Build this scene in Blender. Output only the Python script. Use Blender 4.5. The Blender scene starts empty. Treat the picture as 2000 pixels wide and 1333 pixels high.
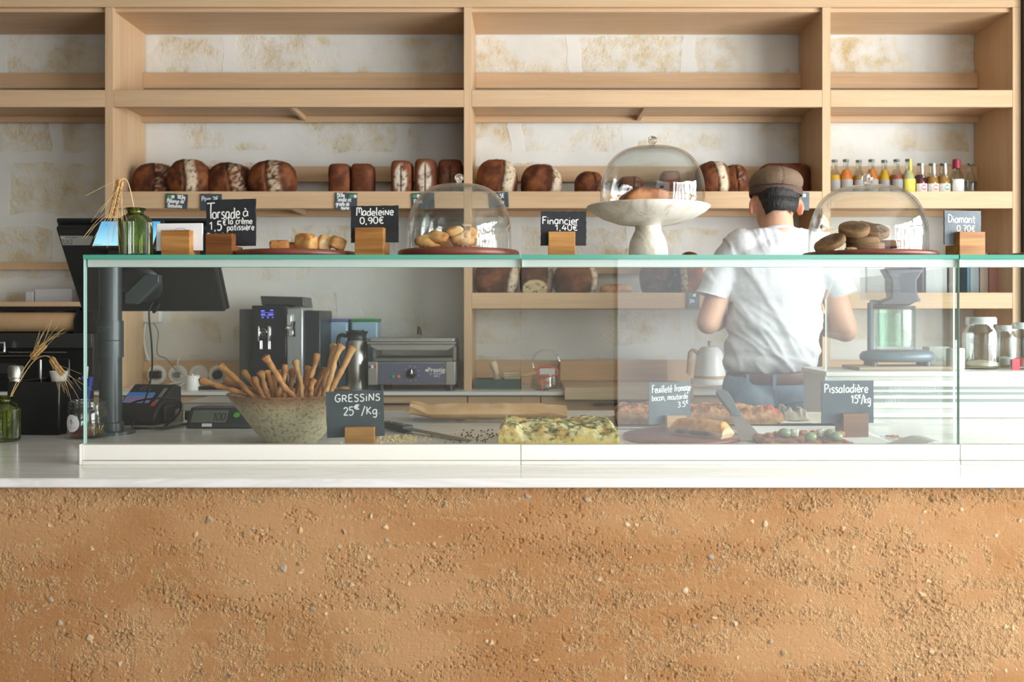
import bpy, math, random
import numpy as np
from mathutils import Vector, Matrix, Euler

# ------------------------------------------------------------------ camera, world, light, exposure
S = bpy.context.scene
COL = S.collection
F_PX, VX, VY, EYE = 1944.0, 1027.0, 614.0, 1.274      # focal length in pixels, vanishing point, eye height
cam = bpy.data.cameras.new('camera')
cam.sensor_width = 36.0
cam.lens = F_PX / 2000 * 36
cam.shift_x = -(VX - 1000) / 2000
cam.shift_y = -(666.5 - VY) / 2000
cam.clip_start = 0.05
cam.dof.use_dof = True
cam.dof.focus_distance = 2.32
cam.dof.aperture_fstop = 6.3
cam_o = bpy.data.objects.new('camera', cam)
COL.objects.link(cam_o)
cam_o.location = (0, 0, EYE)
cam_o.rotation_euler = (math.pi / 2, 0, 0)
S.camera = cam_o

W = bpy.data.worlds.new('world')
S.world = W
W.use_nodes = True
W.node_tree.nodes['Background'].inputs[0].default_value = (0.86, 0.93, 1.0, 1)
W.node_tree.nodes['Background'].inputs[1].default_value = 1.0
S.view_settings.view_transform = 'Standard'
S.view_settings.look = 'None'
S.view_settings.exposure = 0.54
S.view_settings.gamma = 1.0
S.cycles.transparent_max_bounces = 32
S.cycles.max_bounces = 10
S.cycles.caustics_reflective = False
S.cycles.caustics_refractive = False


def area(name, loc, rot, sx, sy, power, col):
    l = bpy.data.lights.new(name, 'AREA')
    l.shape = 'RECTANGLE'
    l.size, l.size_y, l.energy, l.color = sx, sy, power, col
    o = bpy.data.objects.new(name, l)
    COL.objects.link(o)
    o.location, o.rotation_euler = loc, rot
    return o


# daylight in the openings: side windows (x = 3.3 wall) and shop front behind the camera (y = -3.4 wall)
area('daylight_side', (3.52, 0.65, 1.38), (0, math.radians(90), 0), 2.1, 4.7, 390, (0.965, 0.985, 1.0))
area('daylight_front', (2.0, -3.62, 1.5), (math.radians(90), 0, 0), 2.7, 2.6, 28, (0.97, 0.98, 1.0))


def PX(px, d): return (px - VX) * d / F_PX
def PZ(py, d): return EYE - (py - VY) * d / F_PX
def P(px, py, d): return (PX(px, d), d, PZ(py, d))


# ------------------------------------------------------------------ noise
def _hash(ix, iy, iz, seed):
    h = (ix * 374761393 + iy * 668265263 + iz * 2147483647 + seed * 974634777) & 0xFFFFFFFF
    h = ((h ^ (h >> 13)) * 1274126177) & 0xFFFFFFFF
    h = (h ^ (h >> 16)) & 0xFFFFFFFF
    return h / 4294967295.0


def vnoise(p, seed=0):
    p = np.asarray(p, float)
    i = np.floor(p).astype(np.int64)
    f = p - i
    f = f * f * (3 - 2 * f)
    out = 0
    for dx in (0, 1):
        wx = f[:, 0] if dx else 1 - f[:, 0]
        for dy in (0, 1):
            wy = f[:, 1] if dy else 1 - f[:, 1]
            for dz in (0, 1):
                wz = f[:, 2] if dz else 1 - f[:, 2]
                out = out + wx * wy * wz * _hash(i[:, 0] + dx, i[:, 1] + dy, i[:, 2] + dz, seed)
    return out * 2 - 1


def fbm(p, freq=1.0, octv=4, seed=0, gain=0.5):
    p = np.asarray(p, float) * freq
    a, s, n = 1.0, 0, 0
    for k in range(octv):
        s = s + a * vnoise(p + 17.3 * k, seed + k)
        n += a
        a *= gain
        p = p * 2.03
    return s / n


def smst(a, b, x):
    t = np.clip((x - a) / (b - a), 0, 1)
    return t * t * (3 - 2 * t)


# ------------------------------------------------------------------ mesh builder
class MB:
    def __init__(s):
        s.v, s.f, s.m = [], [], []

    def add(s, V, F, mi=0):
        b = len(s.v)
        s.v.extend([tuple(map(float, q)) for q in V])
        s.f.extend([tuple(b + i for i in q) for q in F])
        s.m.extend([mi] * len(F))
        return s

    def box(s, c, size, rot=None, mi=0):
        x, y, z = size[0] / 2, size[1] / 2, size[2] / 2
        V = [Vector(q) for q in ((-x, -y, -z), (x, -y, -z), (x, y, -z), (-x, y, -z), (-x, -y, z), (x, -y, z), (x, y, z), (-x, y, z))]
        if rot is not None:
            R = Euler(rot).to_matrix()
            V = [R @ q for q in V]
        c = Vector(c)
        return s.add([q + c for q in V], [(3, 2, 1, 0), (4, 5, 6, 7), (0, 1, 5, 4), (1, 2, 6, 5), (2, 3, 7, 6), (3, 0, 4, 7)], mi)

    def bb(s, x0, x1, y0, y1, z0, z1, mi=0):
        return s.box(((x0 + x1) / 2, (y0 + y1) / 2, (z0 + z1) / 2), (abs(x1 - x0), abs(y1 - y0), abs(z1 - z0)), None, mi)

    def lathe(s, prof, seg=48, c=(0, 0, 0), axis='z', mi=0, sx=1, sy=1):
        V, F, rings = [], [], []
        for r, z in prof:
            if r < 1e-6:
                rings.append([len(V)])
                V.append((0, 0, z))
            else:
                rings.append(list(range(len(V), len(V) + seg)))
                for k in range(seg):
                    a = 2 * math.pi * k / seg
                    V.append((r * math.cos(a) * sx, r * math.sin(a) * sy, z))
        for A, B in zip(rings, rings[1:]):
            if len(A) == 1 and len(B) == 1:
                continue
            for k in range(seg):
                k2 = (k + 1) % seg
                if len(A) == 1:
                    F.append((A[0], B[k2], B[k]))
                elif len(B) == 1:
                    F.append((A[k], A[k2], B[0]))
                else:
                    F.append((A[k], A[k2], B[k2], B[k]))
        if axis == 'x':
            V = [(z, x, y) for x, y, z in V]
        elif axis == 'y':
            V = [(x, -z, y) for x, y, z in V]
        V = [(x + c[0], y + c[1], z + c[2]) for x, y, z in V]
        return s.add(V, F, mi)

    def tube(s, pts, r, seg=10, mi=0, cap=True, flat=None):
        pts = [Vector(p) for p in pts]
        n = len(pts)
        rs = [r] * n if not hasattr(r, '__len__') else list(r)
        V, F = [], []
        T = [((pts[min(i + 1, n - 1)] - pts[max(i - 1, 0)]).normalized() if (pts[min(i + 1, n - 1)] - pts[max(i - 1, 0)]).length > 1e-9 else Vector((0, 0, 1))) for i in range(n)]
        ref = Vector((0, 1, 0)) if abs(T[0].y) < 0.9 else Vector((1, 0, 0))
        u = (ref - T[0] * ref.dot(T[0])).normalized()
        for i in range(n):
            if flat is not None:
                u = Vector(flat)
            u = u - T[i] * u.dot(T[i])
            u = u.normalized() if u.length > 1e-6 else T[i].orthogonal().normalized()
            w = T[i].cross(u)
            fu = 0.35 if flat is not None else 1.0
            for k in range(seg):
                a = 2 * math.pi * k / seg
                V.append(pts[i] + (u * math.cos(a) * fu + w * math.sin(a)) * rs[i])
        for i in range(n - 1):
            for k in range(seg):
                k2 = (k + 1) % seg
                F.append((i * seg + k, i * seg + k2, (i + 1) * seg + k2, (i + 1) * seg + k))
        if cap:
            F.append(tuple(range(seg - 1, -1, -1)))
            F.append(tuple((n - 1) * seg + k for k in range(seg)))
        return s.add(V, F, mi)

    def prism(s, poly, y0, y1, mi=0, plane='xz'):
        n = len(poly)
        if plane == 'xz':
            V = [(x, y0, z) for x, z in poly] + [(x, y1, z) for x, z in poly]
        elif plane == 'yz':
            V = [(y0, a, b) for a, b in poly] + [(y1, a, b) for a, b in poly]
        else:
            V = [(a, b, y0) for a, b in poly] + [(a, b, y1) for a, b in poly]
        F = [tuple(range(n)), tuple(range(2 * n - 1, n - 1, -1))] + [(k, n + k, n + (k + 1) % n, (k + 1) % n) for k in range(n)]
        return s.add(V, F, mi)

    def capsule(s, a, b, ra, rb, seg=16):
        a, b = Vector(a), Vector(b)
        t = (b - a).normalized() if (b - a).length > 1e-6 else Vector((0, 0, 1))
        pts, rs = [], []
        for k in range(5):
            q = math.pi / 2 * (1 - k / 4)
            pts.append(a - t * ra * math.sin(q)); rs.append(max(ra * math.cos(q), 1e-4))
        for k in range(1, 4):
            pts.append(a.lerp(b, k / 4)); rs.append(ra + (rb - ra) * k / 4)
        for k in range(5):
            q = math.pi / 2 * k / 4
            pts.append(b + t * rb * math.sin(q)); rs.append(max(rb * math.cos(q), 1e-4))
        return s.tube(pts, rs, seg)

    def ell(s, c, r, seg=28, rings=16, rot=None):
        V, F = sphere(seg, rings)
        V = V * np.array(r)
        if rot is not None:
            V = V @ np.array(Euler(rot).to_matrix()).T
        return s.add(V + np.array(c), F)

    def build(s, name, mats, parent=None, smooth=True, bevel=0.0, seg=2, ang=35, loc=None):
        return link(name, s.v, s.f, mats, parent, smooth, s.m, bevel, seg, ang, loc=loc)


def sphere(seg=32, rings=20):
    V, F = [(0, 0, -1.0)], []
    for j in range(1, rings):
        t = math.pi * j / rings
        for k in range(seg):
            a = 2 * math.pi * k / seg
            V.append((math.sin(t) * math.cos(a), math.sin(t) * math.sin(a), -math.cos(t)))
    V.append((0, 0, 1.0))
    for k in range(seg):
        F.append((0, 1 + (k + 1) % seg, 1 + k))
    for j in range(rings - 2):
        for k in range(seg):
            a, b = 1 + j * seg + k, 1 + j * seg + (k + 1) % seg
            F.append((a, b, b + seg, a + seg))
    L = len(V) - 1
    for k in range(seg):
        F.append((L, 1 + (rings - 2) * seg + k, 1 + (rings - 2) * seg + (k + 1) % seg))
    return np.array(V), F


def link(name, V, F, mats, parent=None, smooth=True, mi=None, bevel=0.0, seg=2, ang=35, col=None, loc=None):
    me = bpy.data.meshes.new(name)
    me.from_pydata([tuple(q) for q in V], [], [tuple(q) for q in F])
    if not isinstance(mats, (list, tuple)):
        mats = [mats]
    for m in mats:
        me.materials.append(m)
    if mi is not None and len(mats) > 1:
        me.polygons.foreach_set('material_index', mi)
    if smooth:
        me.polygons.foreach_set('use_smooth', [True] * len(me.polygons))
        try:
            me.set_sharp_from_angle(angle=math.radians(ang))
        except Exception:
            pass
    if col is not None:
        a = me.color_attributes.new('col', 'FLOAT_COLOR', 'POINT')
        c = np.ones((len(V), 4)); c[:, :3] = np.clip(col, 0, 1)
        a.data.foreach_set('color', c.ravel())
    me.update()
    o = bpy.data.objects.new(name, me)
    COL.objects.link(o)
    if parent is not None:
        o.parent = parent
    if loc is not None:
        o.location = loc
    if bevel > 0:
        b = o.modifiers.new('bevel', 'BEVEL')
        b.width, b.segments, b.limit_method, b.angle_limit = bevel, seg, 'ANGLE', math.radians(40)
        b.harden_normals = False
    return o


def thing(name, label, cat, loc=(0, 0, 0), rotz=0.0, group=None, rot=None):
    o = bpy.data.objects.new(name, None)
    COL.objects.link(o)
    o.empty_display_size = 0.05
    o.location = loc
    o.rotation_euler = rot if rot is not None else (0, 0, rotz)
    return tag(o, label, cat, group)


def tag(o, label, cat, group=None, kind=None):
    o['label'], o['category'] = label, cat
    if group:
        o['group'] = group
    if kind:
        o['kind'] = kind
    return o


def struct(o):
    o['kind'] = 'structure'
    return o


def dup(root, loc, rotz, label, group=None, rot=None):
    r = root.copy()
    COL.objects.link(r)
    r.location = loc
    r.rotation_euler = rot if rot is not None else (0, 0, rotz)
    r['label'] = label
    if group:
        r['group'] = group
    for ch in list(root.children):
        c = ch.copy(); COL.objects.link(c); c.parent = r
        for g in ch.children:
            e = g.copy(); COL.objects.link(e); e.parent = c
    return r


def crom(pts, n=6):
    """smooth curve through points"""
    P_ = [Vector(p) for p in pts]
    if len(P_) < 3:
        return P_
    out = []
    for i in range(len(P_) - 1):
        p0, p1, p2, p3 = P_[max(i - 1, 0)], P_[i], P_[i + 1], P_[min(i + 2, len(P_) - 1)]
        for k in range(n):
            t = k / n
            out.append(0.5 * (2 * p1 + (p2 - p0) * t + (2 * p0 - 5 * p1 + 4 * p2 - p3) * t * t + (3 * p1 - p0 - 3 * p2 + p3) * t ** 3))
    out.append(P_[-1])
    return out


# ------------------------------------------------------------------ materials
def srgb(r, g, b):
    def c(u):
        u /= 255.0
        return u / 12.92 if u <= 0.04045 else ((u + 0.055) / 1.055) ** 2.4
    return (c(r), c(g), c(b), 1)


class NT:
    def __init__(s, name):
        s.m = bpy.data.materials.new(name)
        s.m.use_nodes = True
        s.t = s.m.node_tree
        s.t.nodes.clear()
        s.out = s.n('ShaderNodeOutputMaterial')

    def n(s, typ, **kw):
        nd = s.t.nodes.new(typ)
        for k, v in kw.items():
            setattr(nd, k, v)
        return nd

    def l(s, a, b):
        s.t.links.new(a, b)

    def pr(s, rough=0.5, metal=0.0, spec=0.5, color=None):
        b = s.n('ShaderNodeBsdfPrincipled')
        b.inputs['Roughness'].default_value = rough
        b.inputs['Metallic'].default_value = metal
        b.inputs['Specular IOR Level'].default_value = spec
        if color is not None:
            b.inputs['Base Color'].default_value = color
        s.l(b.outputs[0], s.out.inputs[0])
        return b

    def coord(s, stretch=(1, 1, 1), rnd=False):
        tc = s.n('ShaderNodeTexCoord')
        mp = s.n('ShaderNodeMapping')
        mp.inputs['Scale'].default_value = stretch
        s.l(tc.outputs['Object'], mp.inputs['Vector'])
        if rnd:
            oi = s.n('ShaderNodeObjectInfo')
            ml = s.n('ShaderNodeMath', operation='MULTIPLY')
            ml.inputs[1].default_value = 37.0
            cx = s.n('ShaderNodeCombineXYZ')
            s.l(oi.outputs['Random'], ml.inputs[0])
            for k in range(3):
                s.l(ml.outputs[0], cx.inputs[k])
            s.l(cx.outputs[0], mp.inputs['Location'])
        return mp.outputs[0]

    def noise(s, vec, scale, detail=4, rough=0.55, dist=0.0):
        nd = s.n('ShaderNodeTexNoise')
        nd.inputs['Scale'].default_value = scale
        nd.inputs['Detail'].default_value = detail
        nd.inputs['Roughness'].default_value = rough
        nd.inputs['Distortion'].default_value = dist
        s.l(vec, nd.inputs['Vector'])
        return nd.outputs['Fac']

    def ramp(s, fac, stops):
        r = s.n('ShaderNodeValToRGB')
        e = r.color_ramp.elements
        while len(e) < len(stops):
            e.new(0.5)
        for q, (p, c) in zip(e, stops):
            q.position, q.color = p, c
        s.l(fac, r.inputs[0])
        return r.outputs[0]

    def mix(s, fac, a, b, mode='MIX'):
        m = s.n('ShaderNodeMix', data_type='RGBA', blend_type=mode)
        for sock, v in ((m.inputs[0], fac), (m.inputs[6], a), (m.inputs[7], b)):
            if hasattr(v, 'links'):
                s.l(v, sock)
            else:
                sock.default_value = v
        return m.outputs[2]

    def bump(s, h, strength, dist=0.01, normal=None):
        b = s.n('ShaderNodeBump')
        b.inputs['Strength'].default_value = strength
        b.inputs['Distance'].default_value = dist
        s.l(h, b.inputs['Height'])
        if normal is not None:
            s.l(normal, b.inputs['Normal'])
        return b.outputs[0]


def M(name, rgb, rough=0.5, metal=0.0, spec=0.5, coat=0.0):
    n = NT(name)
    b = n.pr(rough, metal, spec, srgb(*rgb))
    b.inputs['Coat Weight'].default_value = coat
    return n.m


def noisy(name, stops, scale, detail=4, rough=0.6, stretch=(1, 1, 1), bump=0.0, bscale=None, bdist=0.004, rnd=True, metal=0.0, spec=0.4, dist=0.0):
    n = NT(name)
    b = n.pr(rough, metal, spec)
    v = n.coord(stretch, rnd)
    f = n.noise(v, scale, detail, 0.6, dist)
    n.l(n.ramp(f, [(p, srgb(*c)) for p, c in stops]), b.inputs['Base Color'])
    if bump:
        g = n.noise(v, bscale or scale * 3, 5, 0.65)
        n.l(n.bump(g, bump, bdist), b.inputs['Normal'])
    return n.m


def wood(name, light, dark, axis=0, rough=0.5, scale=14.0, spec=0.3, contrast=0.5):
    n = NT(name)
    b = n.pr(rough, 0, spec)
    st = [1.0, 1.0, 1.0]
    st[axis] = 0.06
    v = n.coord(st, True)
    a = n.noise(v, scale, 5, 0.6, 0.6)
    st2 = [1.0, 1.0, 1.0]
    st2[axis] = 0.03
    v2 = n.coord(st2, True)
    c = n.noise(v2, scale * 9, 3, 0.6, 0.2)
    lo, hi = 0.5 - 0.25 * (1 - contrast) - 0.1, 0.5 + 0.25 * (1 - contrast) + 0.1
    base = n.ramp(a, [(lo, srgb(*dark)), (hi, srgb(*light))])
    fine = n.ramp(c, [(0.35, (0.86, 0.84, 0.80, 1)), (0.6, (1, 1, 1, 1))])
    n.l(n.mix(0.6, base, fine, 'MULTIPLY'), b.inputs['Base Color'])
    n.l(n.bump(c, 0.12, 0.002), b.inputs['Normal'])
    return n.m


def vcol(name, rough=0.6, bump=0.3, bscale=300, bdist=0.002, spec=0.4, var=0.25, vscale=150, coat=0.0):
    """colour stored per point (flour, crust, herbs), with fine grain"""
    n = NT(name)
    b = n.pr(rough, 0, spec)
    b.inputs['Coat Weight'].default_value = coat
    at = n.n('ShaderNodeAttribute', attribute_name='col')
    v = n.coord((1, 1, 1), True)
    f = n.noise(v, vscale, 4, 0.7)
    g = n.ramp(f, [(0.3, (1 - var, 1 - var, 1 - var, 1)), (0.7, (1, 1, 1, 1))])
    n.l(n.mix(1.0, at.outputs['Color'], g, 'MULTIPLY'), b.inputs['Base Color'])
    n.l(n.bump(n.noise(v, bscale, 4, 0.7), bump, bdist), b.inputs['Normal'])
    return n.m


def glass(name, tint=(0.97, 0.985, 0.975), ior=1.5, rough=0.0, bump=None, gain=1.0):
    """thin clear glass: tinted transparency with a Fresnel reflection on each face"""
    n = NT(name)
    tr = n.n('ShaderNodeBsdfTransparent')
    tr.inputs[0].default_value = (*tint, 1)
    gl = n.n('ShaderNodeBsdfGlossy')
    gl.inputs['Roughness'].default_value = rough
    geo = n.n('ShaderNodeNewGeometry')
    a = n.n('ShaderNodeMath', operation='MULTIPLY_ADD')
    a.inputs[1].default_value = 1 / ior - ior
    a.inputs[2].default_value = ior
    n.l(geo.outputs['Backfacing'], a.inputs[0])
    fr = n.n('ShaderNodeFresnel')
    n.l(a.outputs[0], fr.inputs['IOR'])
    g2 = n.n('ShaderNodeMath', operation='MULTIPLY', use_clamp=True)
    g2.inputs[1].default_value = gain
    n.l(fr.outputs[0], g2.inputs[0])
    mx = n.n('ShaderNodeMixShader')
    n.l(g2.outputs[0], mx.inputs[0])
    n.l(tr.outputs[0], mx.inputs[1])
    n.l(gl.outputs[0], mx.inputs[2])
    n.l(mx.outputs[0], n.out.inputs[0])
    if bump:
        tc = n.coord((1, 1, 1))
        nn = n.bump(n.noise(tc, bump[0], 2), bump[1], bump[2])
        n.l(nn, gl.inputs['Normal'])
        n.l(nn, fr.inputs['Normal'])
    return n.m


def emis(name, rgb, strength=1.0):
    n = NT(name)
    e = n.n('ShaderNodeEmission')
    e.inputs[0].default_value = srgb(*rgb)
    e.inputs[1].default_value = strength
    n.l(e.outputs[0], n.out.inputs[0])
    return n.m


BLACK = M('black_plastic', (24, 25, 26), 0.45)
BLACKM = M('black_matt', (17, 17, 18), 0.6)
DGREY = M('dark_grey_plastic', (52, 56, 58), 0.4)
GREY = M('grey_plastic', (120, 124, 125), 0.45)
WHITE = M('white_lacquer', (236, 235, 230), 0.35)
STEEL = M('brushed_steel', (190, 188, 182), 0.28, 1.0)
CHROME = M('chrome', (225, 226, 228), 0.08, 1.0)
CHALK = M('chalk_ink', (240, 240, 238), 0.8)
BEECH = wood('beech_wood', (216, 185, 149), (202, 168, 131), 0, 0.5)
BEECHV = wood('beech_wood_upright', (216, 185, 149), (202, 168, 131), 2, 0.5)
BEECHY = wood('beech_wood_side', (216, 185, 149), (202, 168, 131), 1, 0.5)
OAK = wood('oak_block', (198, 146, 84), (150, 98, 48), 0, 0.5, 40, contrast=0.7)
OAKD = wood('dark_oak_block', (160, 104, 58), (104, 60, 30), 0, 0.5, 40, contrast=0.7)
OAKL = wood('pale_oak_block', (214, 178, 134), (186, 144, 98), 0, 0.5, 40, contrast=0.7)
MAHOG = wood('red_brown_board', (140, 74, 54), (92, 44, 33), 0, 0.38, 18, spec=0.5)
GLASS = glass('clear_pane_glass', (0.965, 0.985, 0.975))
DOMEG = glass('clear_dome_glass', (0.955, 0.968, 0.962), bump=(18, 0.35, 0.006), gain=1.25)
JARG = glass('clear_jar_glass', (0.93, 0.95, 0.94), bump=(30, 0.3, 0.004), gain=1.5)
TEAL = M('green_glass_edge', (72, 160, 138), 0.12, 0, 0.8)
TEALL = M('pale_glass_edge', (176, 212, 204), 0.15, 0, 0.8)
SLATE = noisy('slate', [(0.3, (36, 38, 41)), (0.7, (52, 55, 58))], 18, 6, 0.65, bump=0.25, bscale=60)
SLATE_VEIL = noisy('veiled_slate', [(0.3, (58, 68, 74)), (0.7, (78, 88, 94))], 18, 6, 0.65, bump=0.25, bscale=60)  # lighter copy of the slate, glass veil mixed into its colour
SLATEL = noisy('pale_slate', [(0.3, (92, 102, 108)), (0.7, (120, 130, 136))], 18, 6, 0.65, bump=0.25, bscale=60)


def marble_mat():
    n = NT('white_veined_marble')
    b = n.pr(0.16, 0, 0.5)
    v = n.coord((0.55, 3.2, 3.2))
    a = n.noise(v, 3.2, 8, 0.62, 1.4)
    c = n.ramp(a, [(0.40, srgb(240, 239, 236)), (0.5, srgb(226, 225, 221)), (0.54, srgb(240, 239, 236)), (0.7, srgb(244, 243, 240))])
    n.l(c, b.inputs['Base Color'])
    return n.m


def stone_wall_mat():
    """limestone blocks half covered by pale plaster, with pits"""
    n = NT('limestone_wall')
    b = n.pr(0.9, 0, 0.2)
    tc = n.coord((1, 1, 1))
    sep = n.n('ShaderNodeSeparateXYZ'); n.l(tc, sep.inputs[0])
    cmb = n.n('ShaderNodeCombineXYZ'); n.l(sep.outputs[0], cmb.inputs[0]); n.l(sep.outputs[2], cmb.inputs[1])
    wob = n.n('ShaderNodeTexNoise'); wob.inputs['Scale'].default_value = 5; wob.inputs['Detail'].default_value = 5
    n.l(tc, wob.inputs['Vector'])
    vm = n.n('ShaderNodeVectorMath', operation='MULTIPLY_ADD')
    n.l(wob.outputs['Color'], vm.inputs[0]); vm.inputs[1].default_value = (0.09, 0.09, 0); n.l(cmb.outputs[0], vm.inputs[2])
    br = n.n('ShaderNodeTexBrick')
    br.inputs['Scale'].default_value = 1.0
    br.inputs['Brick Width'].default_value = 0.52
    br.inputs['Row Height'].default_value = 0.29
    br.inputs['Mortar Size'].default_value = 0.035
    br.inputs['Mortar Smooth'].default_value = 0.25
    n.l(vm.outputs[0], br.inputs['Vector'])
    big = n.noise(tc, 2.6, 5, 0.6, 0.3)
    patch = n.ramp(big, [(0.44, (0, 0, 0, 1)), (0.56, (1, 1, 1, 1))])
    inv = n.ramp(br.outputs['Fac'], [(0.0, (1, 1, 1, 1)), (0.8, (0, 0, 0, 1))])
    mask = n.mix(1.0, patch, inv, 'MULTIPLY')
    med = n.noise(tc, 16, 6, 0.65)
    edge = n.mix(1.0, mask, n.ramp(med, [(0.38, (0.15, 0.15, 0.15, 1)), (0.58, (1, 1, 1, 1))]), 'MULTIPLY')
    yel = n.noise(tc, 7, 6, 0.7)
    stone = n.ramp(yel, [(0.34, srgb(236, 229, 210)), (0.52, srgb(226, 214, 186)), (0.68, srgb(210, 190, 146))])
    pl = n.noise(tc, 3.5, 5, 0.6)
    plaster = n.ramp(pl, [(0.3, srgb(232, 232, 226)), (0.7, srgb(216, 217, 212))])
    c = n.mix(edge, plaster, stone)
    pit = n.noise(tc, 75, 3, 0.6)
    pits = n.ramp(pit, [(0.27, srgb(150, 138, 112)), (0.33, (1, 1, 1, 1))])
    c2 = n.mix(0.8, c, n.mix(edge, (1, 1, 1, 1), pits), 'MULTIPLY')
    n.l(c2, b.inputs['Base Color'])
    h = n.mix(edge, n.ramp(pl, [(0, (0.7, 0.7, 0.7, 1)), (1, (0.75, 0.75, 0.75, 1))]), n.ramp(n.noise(tc, 45, 6, 0.7), [(0.2, (0, 0, 0, 1)), (0.8, (0.8, 0.8, 0.8, 1))]))
    n.l(n.bump(h, 0.7, 0.012), b.inputs['Normal'])
    return n.m


def earth_mat():
    n = NT('rammed_earth')
    b = n.pr(0.95, 0, 0.15)
    at = n.n('ShaderNodeAttribute', attribute_name='col')
    v = n.coord((1, 1, 1))
    a = n.noise(v, 260, 4, 0.7)
    g = n.ramp(a, [(0.28, (0.86, 0.83, 0.78, 1)), (0.5, (1, 1, 1, 1)), (0.72, (1.0, 1.0, 1.0, 1))])
    n.l(n.mix(1.0, at.outputs['Color'], g, 'MULTIPLY'), b.inputs['Base Color'])
    cr = n.n('ShaderNodeAttribute', attribute_name='crumble')
    ms = n.n('ShaderNodeMath', operation='MULTIPLY_ADD'); ms.inputs[1].default_value = 0.9; ms.inputs[2].default_value = 0.12
    n.l(cr.outputs['Fac'], ms.inputs[0])
    h = n.ramp(n.noise(v, 330, 3, 0.6), [(0.38, (0, 0, 0, 1)), (0.62, (1, 1, 1, 1))])
    bp = n.n('ShaderNodeBump'); bp.inputs['Distance'].default_value = 0.0014
    n.l(ms.outputs[0], bp.inputs['Strength']); n.l(h, bp.inputs['Height'])
    n.l(bp.outputs[0], b.inputs['Normal'])
    return n.m


MARBLE = marble_mat()
STONE = stone_wall_mat()
EARTH = earth_mat()
PLASTER = noisy('pale_plaster', [(0.3, (176, 172, 162)), (0.7, (196, 192, 182))], 3, 5, 0.9, rnd=False)
WHITEPL = noisy('white_plaster', [(0.3, (220, 218, 212)), (0.7, (232, 230, 224))], 3, 5, 0.9, rnd=False)
DARKPL = noisy('brown_grey_plaster', [(0.3, (74, 68, 60)), (0.7, (86, 80, 70))], 3, 5, 0.9, rnd=False)
FLOORM = noisy('floor_concrete', [(0.3, (112, 104, 94)), (0.7, (132, 124, 112))], 2, 5, 0.6, rnd=False)
FRAME = M('dark_window_frame', (58, 56, 52), 0.5)

# ------------------------------------------------------------------ room
YB, ZC = 4.51, 0.95
XL, XR, YF = -4.0, 3.3, -3.4
struct(MB().bb(XL, XR, YF, YB, -0.1, 0.0).build('floor', FLOORM, smooth=False))
struct(MB().bb(XL - .2, XR + .2, YF - .2, YB + .2, 3.1, 3.25).build('ceiling', PLASTER, smooth=False))
struct(MB().bb(XL - .2, XR + .2, YB, YB + .2, 0, 3.1).build('wall_back', STONE, smooth=False))
struct(MB().bb(XL - .2, XL, YF, YB, 0, 3.1).build('wall_left', DARKPL, smooth=False))
w = MB()
w.bb(XR, XR + .2, YF, YB, 0, .38).bb(XR, XR + .2, YF, YB, 2.46, 3.1).bb(XR, XR + .2, YF, -1.68, .38, 2.46).bb(XR, XR + .2, 2.98, YB, .38, 2.46)
struct(w.build('wall_right', PLASTER, smooth=False))
w = MB()
w.bb(XL, XR, YF - .2, YF, 0, .2).bb(XL, XR, YF - .2, YF, 2.8, 3.1).bb(XL, .68, YF - .2, YF, .2, 2.8)
struct(w.build('wall_front', WHITEPL, smooth=False))


def window(name, a0, a1, z0, z1, n, axis):
    m = MB()
    def bar(p0, p1, q0, q1):
        if axis == 'y':
            m.bb(XR + .04, XR + .1, p0, p1, q0, q1)
        else:
            m.bb(p0, p1, YF - .1, YF - .04, q0, q1)
    bar(a0, a1, z0, z0 + .06); bar(a0, a1, z1 - .06, z1)
    for k in range(n + 1):
        p = a0 + (a1 - a0) * k / n
        bar(max(a0, p - .035), min(a1, p + .035), z0, z1)
    bar(a0, a1, z0 + (z1 - z0) * .72, z0 + (z1 - z0) * .72 + .05)
    return struct(m.build(name, FRAME, smooth=False))


window('window_1', -1.68, 2.98, .38, 2.46, 7, 'y')
window('window_2', .68, 3.3, .2, 2.8, 1, 'x')
struct(MB().bb(2.068, 2.4, 4.12, YB, 0, 3.1).build('trim_1', M('dark_grey_trim', (66, 64, 58), 0.6), smooth=False))

# ------------------------------------------------------------------ front counter
EY = 1.985


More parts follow.
